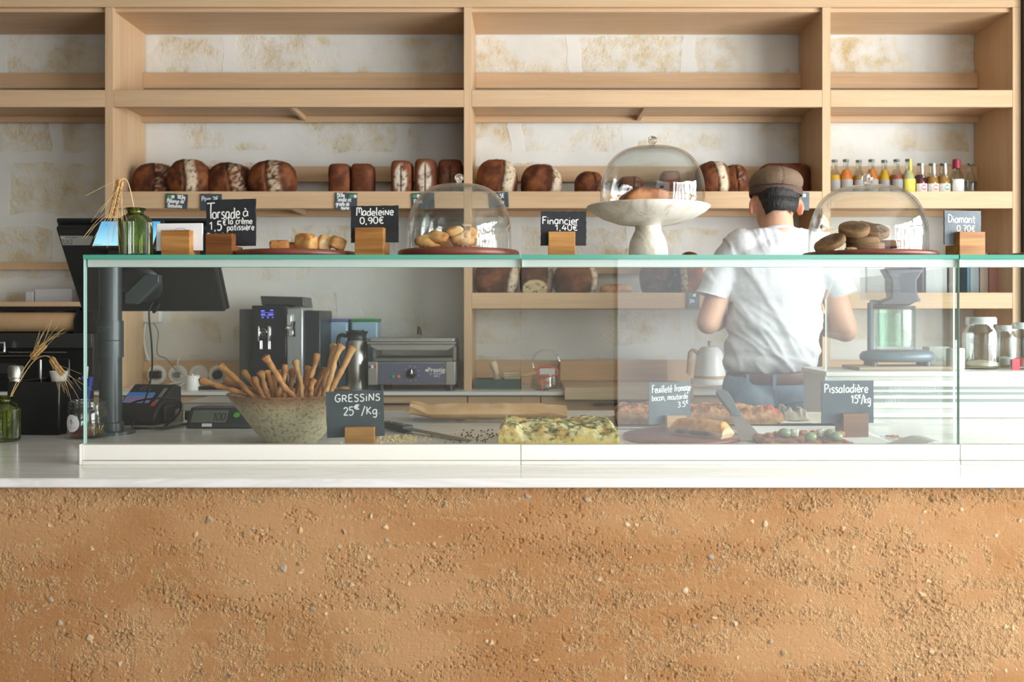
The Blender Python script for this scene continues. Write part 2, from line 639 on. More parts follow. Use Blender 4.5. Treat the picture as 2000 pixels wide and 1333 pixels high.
def earth_front():
    xs = np.concatenate([np.linspace(-2.4, -1.5, 180, endpoint=False), np.linspace(-1.5, 1.5, 2050, endpoint=False), np.linspace(1.5, 2.4, 180)])
    zs = np.concatenate([np.linspace(0.0, 0.40, 80, endpoint=False), np.linspace(0.40, 0.9305, 365)])
    X, Z = np.meshgrid(xs, zs)
    x, z = X.ravel(), Z.ravel()
    p = np.stack([x, z, np.zeros_like(x)], 1)
    depth = 0.9305 - z
    big = fbm(p * np.array([1.6, 5.5, 1]), 1.0, 5, 11)
    centre = 0.26 * np.exp(-((x - 0.12) / 0.30) ** 2) + 0.10 * smst(0.3, 0.9, x)
    topb = smst(0.054, 0.016, depth + 0.020 * fbm(p * np.array([1, 0.35, 1]), 16, 3, 3))
    # layer joints: broken horizontal lines of crumbs
    lay = z + 0.010 * fbm(p * np.array([1, 0.2, 1]), 3, 3, 15) + 0.006 * fbm(p, 45, 3, 19) + 0.008 * np.sin(z * 41)
    ph = np.abs(np.mod(lay / 0.043, 1.0) - 0.5) * 2
    joint = smst(0.74, 0.98, ph) * smst(0.02, 0.30, fbm(p * np.array([1, 0.6, 1]), 9, 4, 17))
    rough = np.clip(smst(0.16, 0.62, big + centre + 0.62 * fbm(p, 38, 4, 8)) * 0.9 + topb * smst(-.5, .1, fbm(p, 60, 3, 91)) + 0.8 * joint, 0, 1)
    rid = fbm(p, 250, 2, 21, 0.6)
    mid = fbm(p, 110, 3, 31, 0.65)
    h = rough * (0.0011 * rid + 0.0012 * mid - 0.0004)
    spot = smst(-0.1, 0.5, fbm(p * np.array([1, 2.6, 1]), 11, 3, 51))
    pit = smst(0.30, 0.5, fbm(p * np.array([0.8, 1.2, 1]), 190, 2, 41)) * (0.2 + spot)
    h -= 0.0019 * pit
    grain = smst(0.34, 0.56, fbm(p + 3.7, 250, 2, 61))
    h += 0.0011 * grain * (0.25 + rough + 0.5 * spot)
    h += 0.0009 * fbm(p * np.array([1, 2.2, 1]), 7, 4, 71)
    c0, c1, c2 = np.array(srgb(186, 144, 102)[:3]), np.array(srgb(171, 125, 82)[:3]), np.array(srgb(226, 190, 142)[:3])
    t = smst(-0.4, 0.4, fbm(p * np.array([1, 2.0, 1]), 4, 5, 81))[:, None]
    col = c1 * (1 - t) + c0 * t
    lt = np.clip(0.34 * rough + 0.5 * rough * smst(-0.15, 0.45, rid + mid) + 0.4 * grain * (0.3 + rough), 0, 1)[:, None]  # rough earth is yellower; extra lightness painted in to offset its bump shading
    col = col * (1 - lt * 0.55) + c2 * lt * 0.55
    rng = random.Random(5)
    for k in range(760):
        sx, sz = rng.uniform(-1.5, 1.5), rng.uniform(0.40, 0.925)
        r = rng.choice([0.0016, 0.0022, 0.0022, 0.003, 0.003, 0.004, 0.0055]) * rng.uniform(.8, 1.3)
        an, el = rng.uniform(0, 3.14), rng.uniform(0.3, 1)
        i0, i1 = np.searchsorted(xs, [sx - .015, sx + .015]); j0, j1 = np.searchsorted(zs, [sz - .015, sz + .015])
        ix = (np.arange(j0, j1)[:, None] * len(xs) + np.arange(i0, i1)[None, :]).ravel()
        dx, dz = x[ix] - sx, z[ix] - sz
        u, v = dx * math.cos(an) + dz * math.sin(an), (-dx * math.sin(an) + dz * math.cos(an)) / el
        q = np.sqrt(u * u + v * v) / r * (1 + 0.25 * rng.uniform(-1, 1) * np.sin(3 * np.arctan2(v, u)))
        w_ = smst(1.15, 0.7, q)
        sc = np.array(srgb(*rng.choice([(222, 196, 156), (212, 184, 146), (216, 176, 124), (206, 162, 112), (216, 198, 166), (206, 188, 158), (150, 138, 112), (164, 164, 158), (126, 118, 96)]))[:3])
        col[ix] = col[ix] * (1 - w_[:, None] * .9) + sc * w_[:, None] * .9
        h[ix] = h[ix] * (1 - w_) + w_ * r * 0.3
    V = np.stack([x, EY - h, z], 1)
    nx, nz = len(xs), len(zs)
    idx = np.arange(nx * nz).reshape(nz, nx)
    Fq = np.stack([idx[:-1, :-1], idx[:-1, 1:], idx[1:, 1:], idx[1:, :-1]], -1).reshape(-1, 4)
    me = bpy.data.meshes.new('rammed_earth_face')
    me.vertices.add(len(V)); me.vertices.foreach_set('co', V.ravel())
    me.loops.add(Fq.size); me.loops.foreach_set('vertex_index', Fq.ravel().astype(np.int32))
    me.polygons.add(len(Fq)); me.polygons.foreach_set('loop_start', np.arange(0, Fq.size, 4, dtype=np.int32))
    me.polygons.foreach_set('use_smooth', np.ones(len(Fq), bool))
    me.materials.append(EARTH)
    a = me.color_attributes.new('col', 'FLOAT_COLOR', 'POINT')
    cc = np.ones((len(V), 4)); cc[:, :3] = np.clip(col, 0, 1)
    a.data.foreach_set('color', cc.ravel())
    a2 = me.attributes.new('crumble', 'FLOAT', 'POINT')
    a2.data.foreach_set('value', np.clip(rough + 0.35 * spot, 0, 1).astype(np.float32))
    me.update(calc_edges=True)
    o = bpy.data.objects.new('rammed_earth_face', me)
    COL.objects.link(o)
    return o


ctr = thing('service_counter', 'orange brown rammed earth counter front with crumbly layers and pebbles', 'counter', (0, EY, 0))
ef = earth_front(); ef.parent = ctr; ef.location = (0, -EY, 0)
MB().bb(-2.4, 2.4, .012, 1.30, 0, .929).build('carcass', M('counter_carcass', (176, 146, 110), 0.8), ctr, False)
top = MB().bb(-2.42, 2.42, 1.962, 3.35, ZC - .0192, ZC).build('marble_worktop', MARBLE, bevel=.003)
tag(top, 'white veined marble slab on the rammed earth counter', 'worktop')

# ------------------------------------------------------------------ glass display cases
YG, ZT = 2.15, 1.402
STRIP = M('milky_strip', (222, 232, 227), 0.35)
RAIL = M('cream_lacquered_rail', (236, 234, 224), 0.4)


def pane(name, x0, x1, y0, y1, z0, z1, parent, edge, thin):
    """glass sheet whose narrow faces show the green of the glass; thin = axis of the thickness"""
    m = MB().bb(x0, x1, y0, y1, z0, z1)
    ax = {(3, 2, 1, 0): 2, (4, 5, 6, 7): 2, (0, 1, 5, 4): 1, (1, 2, 6, 5): 0, (2, 3, 7, 6): 1, (3, 0, 4, 7): 0}
    m.m = [0 if ax[f] == thin else 1 for f in m.f]
    return m.build(name, [GLASS, edge], parent, False)


def case(px0, px1, label, cap_left=False, side=False):
    x0, x1 = PX(px0, YG), PX(px1, YG)
    t = thing('glass_display_case', label, 'display case', ((x0 + x1) / 2, YG, ZC), 0, 'glass display cases on the counter')
    w2 = (x1 - x0) / 2
    h = ZT - ZC
    MB().bb(-w2 + .0007, w2 - .0007, -.012, .012, 0, .0085).bb(-w2 + .0007, w2 - .0007, -.0095, .012, .0095, .043).build('base_rail', RAIL, t, bevel=.0008)
    pane('front_pane', -w2 + .001, w2 - .001, -.003, .004, .034, h - .0092, t, TEALL, 1)
    pane('top_pane', -w2 + .001, w2 - .001, -.006, .39, h - .009, h, t, TEAL, 2)
    MB().bb(-w2 + (.006 if cap_left else .002), w2 - .002, .0045, .014, h - .0262, h - .0093).build('milky_strip', STRIP, t, bevel=.001)
    if cap_left:
        MB().bb(-w2 - .0045, -w2 - .0002, -.013, .012, 0, .044).build('end_cap', RAIL, t, bevel=.0008)
        MB().bb(-w2 + .0005, -w2 + .0026, .0045, .0105, .044, h - .0095).build('corner_strip', TEALL, t, False)
    if side:
        zt = h - .0262
        poly = [(.016, .003), (.94, .003), (.94, zt - .056), (.865, zt), (.016, zt)]
        m = MB().prism(poly, w2 - .0045, w2 - .0005, plane='yz')
        m.m = [0, 0] + [1] * 5
        m.build('side_pane', [GLASS, M('polished_glass_edge', (226, 240, 236), .2)], t, False)
    return t


case(163.5, 1017, 'glass display case along the counter with a bowl of breadsticks inside', True)
case(1017.4, 1871.5, 'middle glass display case holding the yellow focaccia and tart pieces', False, True)
case(1872, 2720, 'glass display case past the second joint with no food inside')

# ------------------------------------------------------------------ shelving unit
D1, D2 = 4.15, 4.505
DR = 4.47
shelf_u = thing('shelving_unit', 'pale beech wall shelving unit with tall uprights across the stone wall', 'shelves', (0, D1, 0))
sh = lambda y: y - D1
ups = [(-500, -484), (205, 221), (906, 921), (1606, 1622), (1978, 1994)]
UX = [(PX(a, D1), PX(b, D1)) for a, b in ups]
for a, b in UX:
    MB().bb(a, b, 0, sh(D2), .9584, PZ(14, D1)).build('upright', BEECHV, shelf_u, bevel=.001)
MB().bb(UX[0][0], UX[4][1], 0, .02, PZ(13.6, D1), 2.9).build('top_fascia', BEECH, shelf_u, bevel=.001)
for (a, b) in zip(UX, UX[1:]):
    x0, x1 = a[1] + .0006, b[0] - .0006
    MB().bb(x0, x1, .021, sh(D2), PZ(15, D1) - .012, PZ(15, D1) + .008).build('top_board', BEECH, shelf_u)


def shelf(i, zl0, zl1, rz0, rz1, ribs=(), x1o=None):
    x0, x1 = UX[i][1] + .0006, UX[i + 1][0] - .0006
    zb = zl0 + .022
    s = MB().bb(x0, x1, .022, sh(D2), zb, zb + .018).build('shelf', BEECH, shelf_u)
    MB().bb(x0, x1, 0, .0215, zl0, zl1).build('front_lip', BEECH, s, bevel=.0012)
    MB().bb(x0, x1, sh(DR), sh(DR) + .022, rz0, rz1).build('back_rail', BEECH, s, bevel=.001)
    MB().bb(x0, x1, sh(4.455), sh(4.475), zl0 - .004, zb - .0004).build('lower_batten', BEECH, s)
    for px in ribs:
        x = PX(px, D1)
        MB().bb(x - .008, x + .008, .023, sh(4.45), zl0 + .001, zb - .0004).build('rib', BEECHY, s)
    return zb + .018


LA = (PZ(209, D1), PZ(176, D1), PZ(172, DR), PZ(142, DR))
LB = (PZ(407, D1), PZ(374, D1), PZ(355, DR), PZ(325, DR))
LC = (PZ(603, D1), PZ(572, D1), PZ(535.5, DR), PZ(505, DR))
shelf(0, *LA); shelf(1, *LA, ribs=(563,)); shelf(2, *LA, ribs=(1263,)); shelf(3, *LA)
ZB = shelf(1, *LB, ribs=(563,)); shelf(2, *LB, ribs=(1263,)); shelf(3, *LB)
ZS = shelf(2, *LC); shelf(3, *LC)
s0 = MB().bb(UX[0][1] + .0006, UX[1][0] - .0006, 0, sh(D2), PZ(599, D1), PZ(590, D1)).build('shelf', BEECH, shelf_u, bevel=.001)
MB().bb(UX[0][1] + .0006, UX[1][0] - .0006, sh(DR), sh(DR) + .022, PZ(527, DR), PZ(512, DR)).build('back_rail', BEECH, s0)
for i, (za, zb_) in ((1, (705, 762)), (2, (704, 762)), (3, (704, 762))):
    MB().bb(UX[i][1] + .0006, UX[i + 1][0] - .0006, sh(4.478), sh(4.5), .9584, PZ(za, 4.478)).build('backsplash', BEECH, shelf_u, bevel=.001)

# ------------------------------------------------------------------ back counter
ZW = .958
bw = MB().bb(UX[0][0], 2.05, 4.04, 4.505, ZW - .0145, ZW).build('back_worktop', M('white_worktop', (232, 232, 228), 0.3), bevel=.002)
tag(bw, 'long white worktop under the bread shelves', 'worktop')
edges = [-2.78, -2.18, -1.58, -.838, PX(913, 4.06), PX(1056, 4.06), .66, 1.26, 1.66, 2.05]
for k, (a, b) in enumerate(zip(edges, edges[1:])):
    lab = {3: 'beech drawer unit below the worktop under the contact grill', 4: 'narrow beech drawer unit below the worktop with grey bar handle'}.get(k)
    cu = thing('drawer_unit', lab or ['beech drawer unit under the back worktop behind the till', 'beech drawer unit under the back worktop behind the marble counter'][k > 4], 'cabinet', ((a + b) / 2, 4.06, 0), 0, 'drawer units under the back worktop' if lab else ['drawer units behind the till', 'drawer units behind the man'][k > 4])
    w2 = (b - a) / 2 - .0008
    MB().bb(-w2, w2, .021, .44, .1, ZW - .0155).build('carcass', BEECH, cu, False)
    for z0, z1 in ((.76, .938), (.44, .755), (.11, .435)):
        dr = MB().bb(-w2 + .0018, w2 - .0018, 0, .0205, z0, z1).build('drawer', BEECH, cu, bevel=.001)
        hw = min(.085, w2 * .6)
        zh = PZ(790, 4.03) if z1 > .9 else z1 - .05
        MB().tube([(-hw, -.022, zh), (hw, -.022, zh)], .0045, 10).tube([(-hw * .85, -.022, zh), (-hw * .85, .0, zh)], .004, 8).tube([(hw * .85, -.022, zh), (hw * .85, 0, zh)], .004, 8).build('handle', DGREY, dr)

# ------------------------------------------------------------------ handwriting (single-stroke letters)
GL = {
 'T': (7, "0,10 7,10.3|3.5,10 3.3,5 3.5,0"), 'o': (5.6, "2.5,6 .6,5 .3,2.5 1.2,.4 3,0 4.8,1.2 5,3.6 4.2,5.4 2.5,6"),
 'r': (4.2, ".5,6 .6,3 .6,0|.6,3.6 1.6,5.3 3.6,5.8"), 's': (4.6, "4,5.4 2.6,6 1,5.3 .9,4 2.4,3.2 3.9,2.2 3.8,.8 2.4,0 .5,.5"),
 'a': (5.8, "4.6,5.2 3,6 1.2,5.3 .3,3 .9,.6 2.4,0 4,1.2 4.7,4|4.7,5.8 4.6,2 5.2,0"),
 'd': (5.8, "4.6,4.6 3,5.6 1.2,5 .3,2.8 .9,.5 2.4,0 4,1.2 4.7,3|4.8,10 4.7,4 5,0"),
 'e': (5.2, ".5,2.9 4.5,3.3 4,5.4 2.4,6 .8,4.8 .4,2.6 1.3,.5 3,0 4.7,.9"),
 '1': (4.2, ".3,7.4 2.6,10|2.6,10 2.6,0"), ',': (2.6, "1.3,.6 .9,-2"), '.': (2.4, "1,.4 1.4,.1"),
 '5': (5.8, "5,10 1,10|1,10 .8,6|.8,6 3,6.6 5,5 5,2 3,0 .4,.6"),
 '€': (6.4, "5.6,9 3.6,10 1.6,8 1.2,5 1.8,1.6 3.6,0 5.6,.9|.2,6 4.6,6.2|.2,4 4.2,4.2"),
 'l': (2.8, "1.1,10 1,3 1.2,.5 2.2,0"), 'c': (4.8, "4.3,5.2 2.8,6 1,5 .4,3 1,.8 2.6,0 4.4,.8"),
 'm': (8.2, ".4,6 .5,0|.5,4 1.6,5.8 3.2,5.6 3.8,4 3.8,0|3.8,4 5,5.8 6.6,5.6 7.2,4 7.4,0"),
 'n': (5.6, ".4,6 .5,0|.5,3.8 1.8,5.8 3.6,5.6 4.5,4 4.7,0"),
 'p': (5.6, ".6,6 .6,0 .5,-4|.6,4.4 2,5.9 4,5.4 4.9,3.2 4,.8 2.2,.1 .7,1.2"),
 't': (4.4, "2,9 1.9,2 2.4,.3 3.8,.3|.2,6 4,6.2"), 'i': (2.4, "1,5.8 1,2 1.2,0|1,8.2 1.2,8.6"),
 'M': (8, ".5,0 .9,9.6|.3,9.8 4,9.8|4,9.8 4.1,3.4|4.1,9 5.6,9.9 7.2,8.4 7.4,4 7.8,0"),
 'N': (6.6, ".5,0 .7,6.4|.7,6.4 5.2,.2|5.2,.2 5.6,6.6"),
 '0': (5.8, "2.8,10 .8,8.4 .4,5 .9,1.6 2.8,0 4.8,1.6 5.2,5 4.8,8.4 2.8,10"),
 '9': (5.6, "4.8,7 3.8,9.8 1.8,9.8 .5,8 1,5.8 2.8,5 4.6,6.6 4.9,8|4.9,8 4.6,3.4 2.8,0"),
 '4': (6.2, "3.2,10 .4,3.4|.4,3.4 5.6,3.6|4.2,6.6 4,0"), '7': (5.6, ".4,9.8 5,10|5,10 2.4,0|1.4,5 4.6,5.2"),
 'F': (5.6, ".8,10 .8,0|.6,10 5.4,10|.8,5.4 4.4,5.6"), 'D': (7, ".8,10 .8,0|.2,9.8 3,10 5.8,8.2 6.4,5 5.4,1.8 3,.1 .3,0"),
 'G': (7.2, "6,8.6 4.4,10 2,9 .6,6 .9,2.4 3,0 5.4,.8 6.2,3.8|3.6,4.2 6.8,4.4"),
 'R': (6.6, ".8,10 .8,0|.4,9.8 3,10 5,8.8 4.8,6.2 2.8,5 .9,5|2.8,5 5.8,0"),
 'E': (6, ".8,10 .7,0|.7,10 5,10|.7,5.2 4.2,5.4|.7,0 5.2,.2"), 'S': (5.8, "4.8,9 3.2,10 1.2,9.2 .9,7 2.6,5.6 4.5,4 4.6,1.4 2.8,0 .4,.9"),
 'I': (3, "1.2,7.4 1.2,0|1.2,9.6 1.4,10"), 'Z': (7, ".5,0 .7,9.4|.7,9.4 5.4,.4|5.4,.4 5.8,10"),
 '2': (5.6, ".5,8 1.6,9.8 3.6,9.8 4.7,8 3.8,5.2 .4,.2|.4,.2 5.2,.2"), '/': (5, "4.4,11 .6,-2"),
 'K': (6.2, ".8,10 .8,0|5.2,9.6 1,4.8|1.4,5.2 5.6,0"), 'k': (5.2, ".6,10 .6,0|4.2,5.8 .8,2.8|1.4,3.2 4.6,0"),
 'g': (5.8, "4.6,5.2 3,6 1.2,5.2 .4,3.2 1.2,.8 2.8,.4 4.2,1.8 4.7,5|4.7,5.8 4.6,-2 3.2,-4.2 .8,-3.2"),
 'u': (5.6, ".4,6 .5,2 1.6,.1 3.4,.6 4.6,3|4.7,6 4.6,2 5.2,0"), 'f': (4.2, "4,9.4 2.8,10 1.8,8.6 1.8,0|.2,5.6 3.6,5.8"),
 'b': (5.4, ".6,10 .6,0|.6,4 2.2,5.8 4.2,5.2 4.8,3 3.8,.6 2.2,0 .6,.9"),
 '3': (5.4, ".4,9 2.4,10 4.4,8.6 4,6.2 1.8,5.2|1.8,5.2 4.4,4.6 4.8,2 3,0 .3,.8"),
 'P': (6.2, ".8,10 .8,0|.3,9.6 3,10 5.4,8.8 5.2,6 3,4.6 .9,4.8"),
 'B': (6, ".8,10 .8,0|.4,10 3.6,9.8 4.8,8 3.6,5.6 .9,5.2|.9,5.2 4,5.2 5.6,3 4.4,.6 .5,0"), ' ': (3.5, ""), 'q': (3, "1,9.6 2,8.6 1,7.8"),
}
GL['L'] = (5.4, ".8,10 .7,0|.7,0 5,.2"); GL['O'] = (7, "3.4,10 1.2,8.6 .5,5 1.3,1.4 3.4,0 5.6,1.5 6.3,5 5.5,8.6 3.4,10"); GL['C'] = (6, "5.4,8.6 3.8,10 1.6,8.8 .6,5 1.5,1.4 3.6,0 5.4,1.2")
GL['8'] = (5.6, "2.8,5.4 1,7.2 1.6,9.4 2.8,10 4.2,9.2 4.4,7.2 2.8,5.4 .8,3.4 1,1 2.8,0 4.8,1 4.8,3.4 2.8,5.4"); GL['y'] = (5.2, ".4,6 1,3 2.4,1.6 4.4,3|4.8,6 4.2,-2 2.4,-4 .6,-3"); GL['j'] = (2.6, "1.4,5.8 1.4,-2 .2,-3.6|1.4,8.2 1.6,8.6"); GL[':'] = (2, "1,1 1.2,1.3|1,4.6 1.2,4.9"); GL['-'] = (4, ".5,3.4 3.2,3.4")
GL['à'] = (5.8, GL['a'][1] + "|1.6,9.4 3.4,7.4"); GL['è'] = (5.2, GL['e'][1] + "|1.4,9.2 3,7.2"); GL['é'] = (5.2, GL['e'][1] + "|2,7.3 3.8,9.4")


def write(mb, txt, x, z, cap, y, r, sx=1.0, slope=0.0, seed=0, mi=0):
    """chalk writing in the local XZ plane at depth y"""
    rng = random.Random(seed + len(txt))
    u, x0 = cap / 10, x
    for ch in txt:
        wd, st = GL.get(ch, GL['o'])
        jz, sc = rng.uniform(-.35, .35), rng.uniform(.94, 1.06)
        for q in st.split('|'):
            if not q:
                continue
            pts = [tuple(map(float, k.split(','))) for k in q.split()]
            pts = [(x + a * u * sx, y, z + (b * sc + jz) * u + slope * (x + a * u * sx - x0)) for a, b in pts]
            pts = crom(pts, 5) if len(pts) > 2 else pts
            mb.tube(pts, r, 6, mi, flat=(0, 1, 0))
        x += (wd + 0.7) * u * sx
    return x


def squiggle(mb, x, z, length, h, y, r, seed=0):
    """tiny print too small to read"""
    rng = random.Random(seed)
    e = x + length
    while x < e:
        w_ = rng.uniform(2.5, 6) * h
        n_ = max(3, int(w_ / h * 3))
        mb.tube(crom([(x + w_ * i / n_, y, z + h * (rng.uniform(0, 1) if i % 2 else rng.uniform(-.1, .3))) for i in range(n_ + 1)], 3), r, 5)
        x += w_ + h


def price_sign(label, d, zbase, sl, bk, lines, slate=SLATE, block=OAK, yaw=0.0, bdepth=.034, roll=0.0, hback=None, group='slate price signs', tslope=0.0):
    """slate card standing in the notch of a wooden block; sl = card rectangle, bk = block rectangle, in pixels at depth d"""
    k = d / F_PX
    cx = PX((bk[0] + bk[1]) / 2, d)
    t = thing('price_sign', label, 'price sign', (cx, d, zbase), yaw, group)
    bw, bh = (bk[1] - bk[0]) * k, PZ(bk[2], d) - zbase
    lowz = PZ(sl[3], d) - zbase
    # block: front step, slot, low back step
    hb = min(max(lowz - .001, .008), bh) if hback is None else hback
    m = MB().prism([(-bdepth / 2 + .0, 0), (bdepth / 2 + .012, 0), (bdepth / 2 + .012, hb), (bdepth / 2, hb), (bdepth / 2, hb), (-bdepth / 2, bh)][0:0] or
                   [(-bdepth * .6, 0), (bdepth, 0), (bdepth, hb), (0, hb), (0, bh), (-bdepth * .6, bh)], -bw / 2, bw / 2, plane='yz')
    m.build('block', block, t, False, bevel=.0012)
    x0, x1 = PX(sl[0], d) - cx, PX(sl[1], d) - cx
    z0, z1 = max(lowz, hb + .0006), PZ(sl[2], d) - zbase
    rng = random.Random(int(sl[0]))
    n = 12
    j = lambda: rng.uniform(-.0005, .0005)
    poly = [(x0 + (x1 - x0) * i / n + j(), z0 + j() * .4) for i in range(n)] + [(x1 + j(), z0 + (z1 - z0) * i / n) for i in range(n)] + \
           [(x1 - (x1 - x0) * i / n + j(), z1 + j()) for i in range(n)] + [(x0 + j(), z1 - (z1 - z0) * i / n) for i in range(n)]
    if roll:
        c, s_, zc = math.cos(roll), math.sin(roll), z0
        xm = (x0 + x1) / 2
        poly = [(xm + (a - xm) * c - (b - zc) * s_, zc + (a - xm) * s_ + (b - zc) * c + abs(math.sin(roll)) * (x1 - x0) / 2) for a, b in poly]
    MB().prism(poly, .0004, .0044).build('slate', slate, t, False)
    mb = MB()
    for i, (txt, px, py, cap, sx, r) in enumerate(lines):
        units = sum(GL.get(ch, GL['o'])[0] + .7 for ch in txt) - 1.2
        write(mb, txt, PX(px, d) - cx, PZ(py, d) - zbase, cap * k, .0003, r * k, max(sx - px, 1) / (units * cap / 10), roll + tslope, i + int(sl[0]))
    mb.build('lettering', CHALK, t)
    return t


# ---- signs on the glass top
g = 'slate price signs on the glass top'
price_sign('tall slate sign for the custard twist at one euro fifty in a dark oak block', 2.26, ZT, (400, 503, 390, 481), (408, 463, 458),
           [('T', 402, 427, 30, 417, 1.5), ('orsade', 413, 427, 21, 470, 1.5), ('à', 477, 423, 17, 488, 1.3), ('1', 407, 448, 15, 413, 1.2), (',', 417, 449, 15, 420, 1.2), ('5', 423, 450, 18, 432, 1.6), ('€', 435, 440, 11, 442, 1.3),
            ('la crème', 446, 438, 12, 496, 1.2), ('patissière', 444, 450, 11.5, 500, 1.2), ('P', 402, 468, 12, 408, 1.3), ('.', 419, 456, 12, 421, 1.2), ('.', 434, 455, 12, 436, 1.2)], block=OAKD, yaw=math.radians(-10), group=g)
price_sign('slate sign reading Madeleine zero euro ninety in an oak block', 2.25, ZT, (684, 779, 402, 474), (697, 754, 446),
           [('MadeleiNe', 695, 421, 15, 769, 1.3), ('0,90€', 702, 437, 12.5, 750, 1.3)], yaw=math.radians(-7), group=g)
price_sign('slate sign reading Financier one euro forty in an oak block', 2.25, ZT, (1056, 1145, 413, 480), (1071, 1123, 454),
           [('Financier', 1059, 438, 14.5, 1130, 1.2), ('1,40€', 1084, 450, 11, 1128, 1.05)], group=g, yaw=math.radians(-1))
price_sign('pale weathered slate sign reading Diamant zero euro seventy in a two tone oak block', 2.25, ZT, (1841, 1919, 412, 478), (1861, 1916, 454),
           [('Diamant', 1848, 435, 14.5, 1906, 1.05), ('0,70€', 1867, 452, 11, 1906, 1.0)], slate=SLATEL, block=OAK, yaw=math.radians(10), group=g)
# ---- signs inside the cases
price_sign('large slate sign with the glass veil in its grey reading Gressins twenty five euros per kilo before the bowl', 2.31, ZC, (639, 751, 766, 856), (676, 733, 833),
           [('GRESSIZS', 654, 786, 13.5, 742, 1.3), ('25', 671, 812, 15.5, 690, 1.3), ('€', 691, 800, 8.5, 702, 1.5), ('/Kg.', 705, 810, 14.5, 742, 1.3)], slate=SLATE_VEIL, roll=.035, yaw=.02, group=None)
price_sign('pale grey slate sign for the cheese and bacon puff pastry behind the round board', 2.77, ZC, (1266, 1350, 747, 829), (1297, 1337, 811),
           [('Feuilleté', 1272, 768, 14, 1312, 1.1), ('fromage', 1317, 765, 13, 1350, 1.1), ('bacon, moutarde', 1272, 783, 11, 1344, 1.05), ('3.5', 1324, 796, 11, 1339, 1.1), ('€', 1340, 789, 6, 1345, 1.0)], slate=SLATEL, block=OAKL, bdepth=.04, yaw=.16, group=None, tslope=.05)
price_sign('slate sign with the glass veil in its grey reading Pissaladière fifteen euros per kilo in a walnut block', 2.62, ZC, (1603, 1708, 744, 827), (1640, 1691, 807),
           [('Pissaladière', 1608, 767, 16, 1696, 1.3), ('15', 1662, 788, 15.5, 1676, 1.3), ('€', 1676, 778, 6, 1682, 1.1), ('/kg', 1682, 788, 15, 1702, 1.3)], slate=SLATE_VEIL, block=wood('walnut_block', (142, 100, 68), (108, 72, 46), 0, .5, 40), yaw=.1, group=None)

# ------------------------------------------------------------------ business card holder
t = thing('card_holder', 'oak block holding a stack of white printed cards beside the green vase', 'card holder', (PX(350, 2.25), 2.25, ZT), math.radians(-6))
k = 2.25 / F_PX
MB().prism([(-.02, 0), (.036, 0), (.036, .018), (.012, .018), (.012, .014), (0, .014), (0, PZ(451, 2.25) - ZT), (-.02, PZ(451, 2.25) - ZT)], -.0335, .0335, plane='yz').build('block', OAK, t, False, bevel=.0012)
CARD = M('white_card', (246, 246, 246), .5)
for i in range(8):
    z0 = .0145
    m = MB().box((-.0012 * (i % 3), .0012 + i * .0011, .0075 + .0615 / 2 + .0085), (.106, .0007, .0615))
    c = m.build('card', CARD, t, False)
    if i == 0:
        r = MB()
        r.tube([(.022 * math.cos(a) + .003, -.0003, .045 + .022 * math.sin(a)) for a in np.linspace(-.35, math.pi + .35, 40)], .0003, 5)
        squiggle(r, -.014, .0535, .034, .0022, -.0003, .00022, 2)
        r.tube([(.003, -.0003, .047), (.003, -.0003, .053)], .0004, 5)
        r.build('printed_emblem', DGREY, c, loc=(0, .0012 - .00036, .0))

# ------------------------------------------------------------------ green bottle vases with wheat
def vase_mat():
    n = NT('ribbed_green_glass')
    tr = n.n('ShaderNodeBsdfTransparent'); tr.inputs[0].default_value = (.66, .76, .22, 1)
    gl = n.n('ShaderNodeBsdfGlossy'); gl.inputs['Roughness'].default_value = .06
    df = n.n('ShaderNodeBsdfDiffuse'); df.inputs[0].default_value = srgb(78, 92, 28)
    lw = n.n('ShaderNodeFresnel'); lw.inputs[0].default_value = 1.45
    m0 = n.n('ShaderNodeMixShader'); m0.inputs[0].default_value = .16
    lf = n.n('ShaderNodeLayerWeight'); lf.inputs[0].default_value = .5
    n.l(n.mix(lf.outputs['Facing'], (.74, .80, .34, 1), (.12, .17, .03, 1)), tr.inputs[0])
    n.l(tr.outputs[0], m0.inputs[1]); n.l(df.outputs[0], m0.inputs[2])
    mx = n.n('ShaderNodeMixShader')
    a = n.n('ShaderNodeMath', operation='MULTIPLY_ADD', use_clamp=True); a.inputs[1].default_value = .9; a.inputs[2].default_value = .03
    n.l(lw.outputs[0], a.inputs[0]); n.l(a.outputs[0], mx.inputs[0]); n.l(m0.outputs[0], mx.inputs[1]); n.l(gl.outputs[0], mx.inputs[2])
    n.l(mx.outputs[0], n.out.inputs[0])
    return n.m


VASEG = vase_mat()
STRAW = noisy('dry_straw', [(.3, (206, 172, 112)), (.7, (226, 200, 146))], 30, 3, .7)
EARM = noisy('wheat_ear', [(.3, (150, 106, 62)), (.7, (206, 168, 112))], 160, 3, .8, bump=.4, bscale=300)


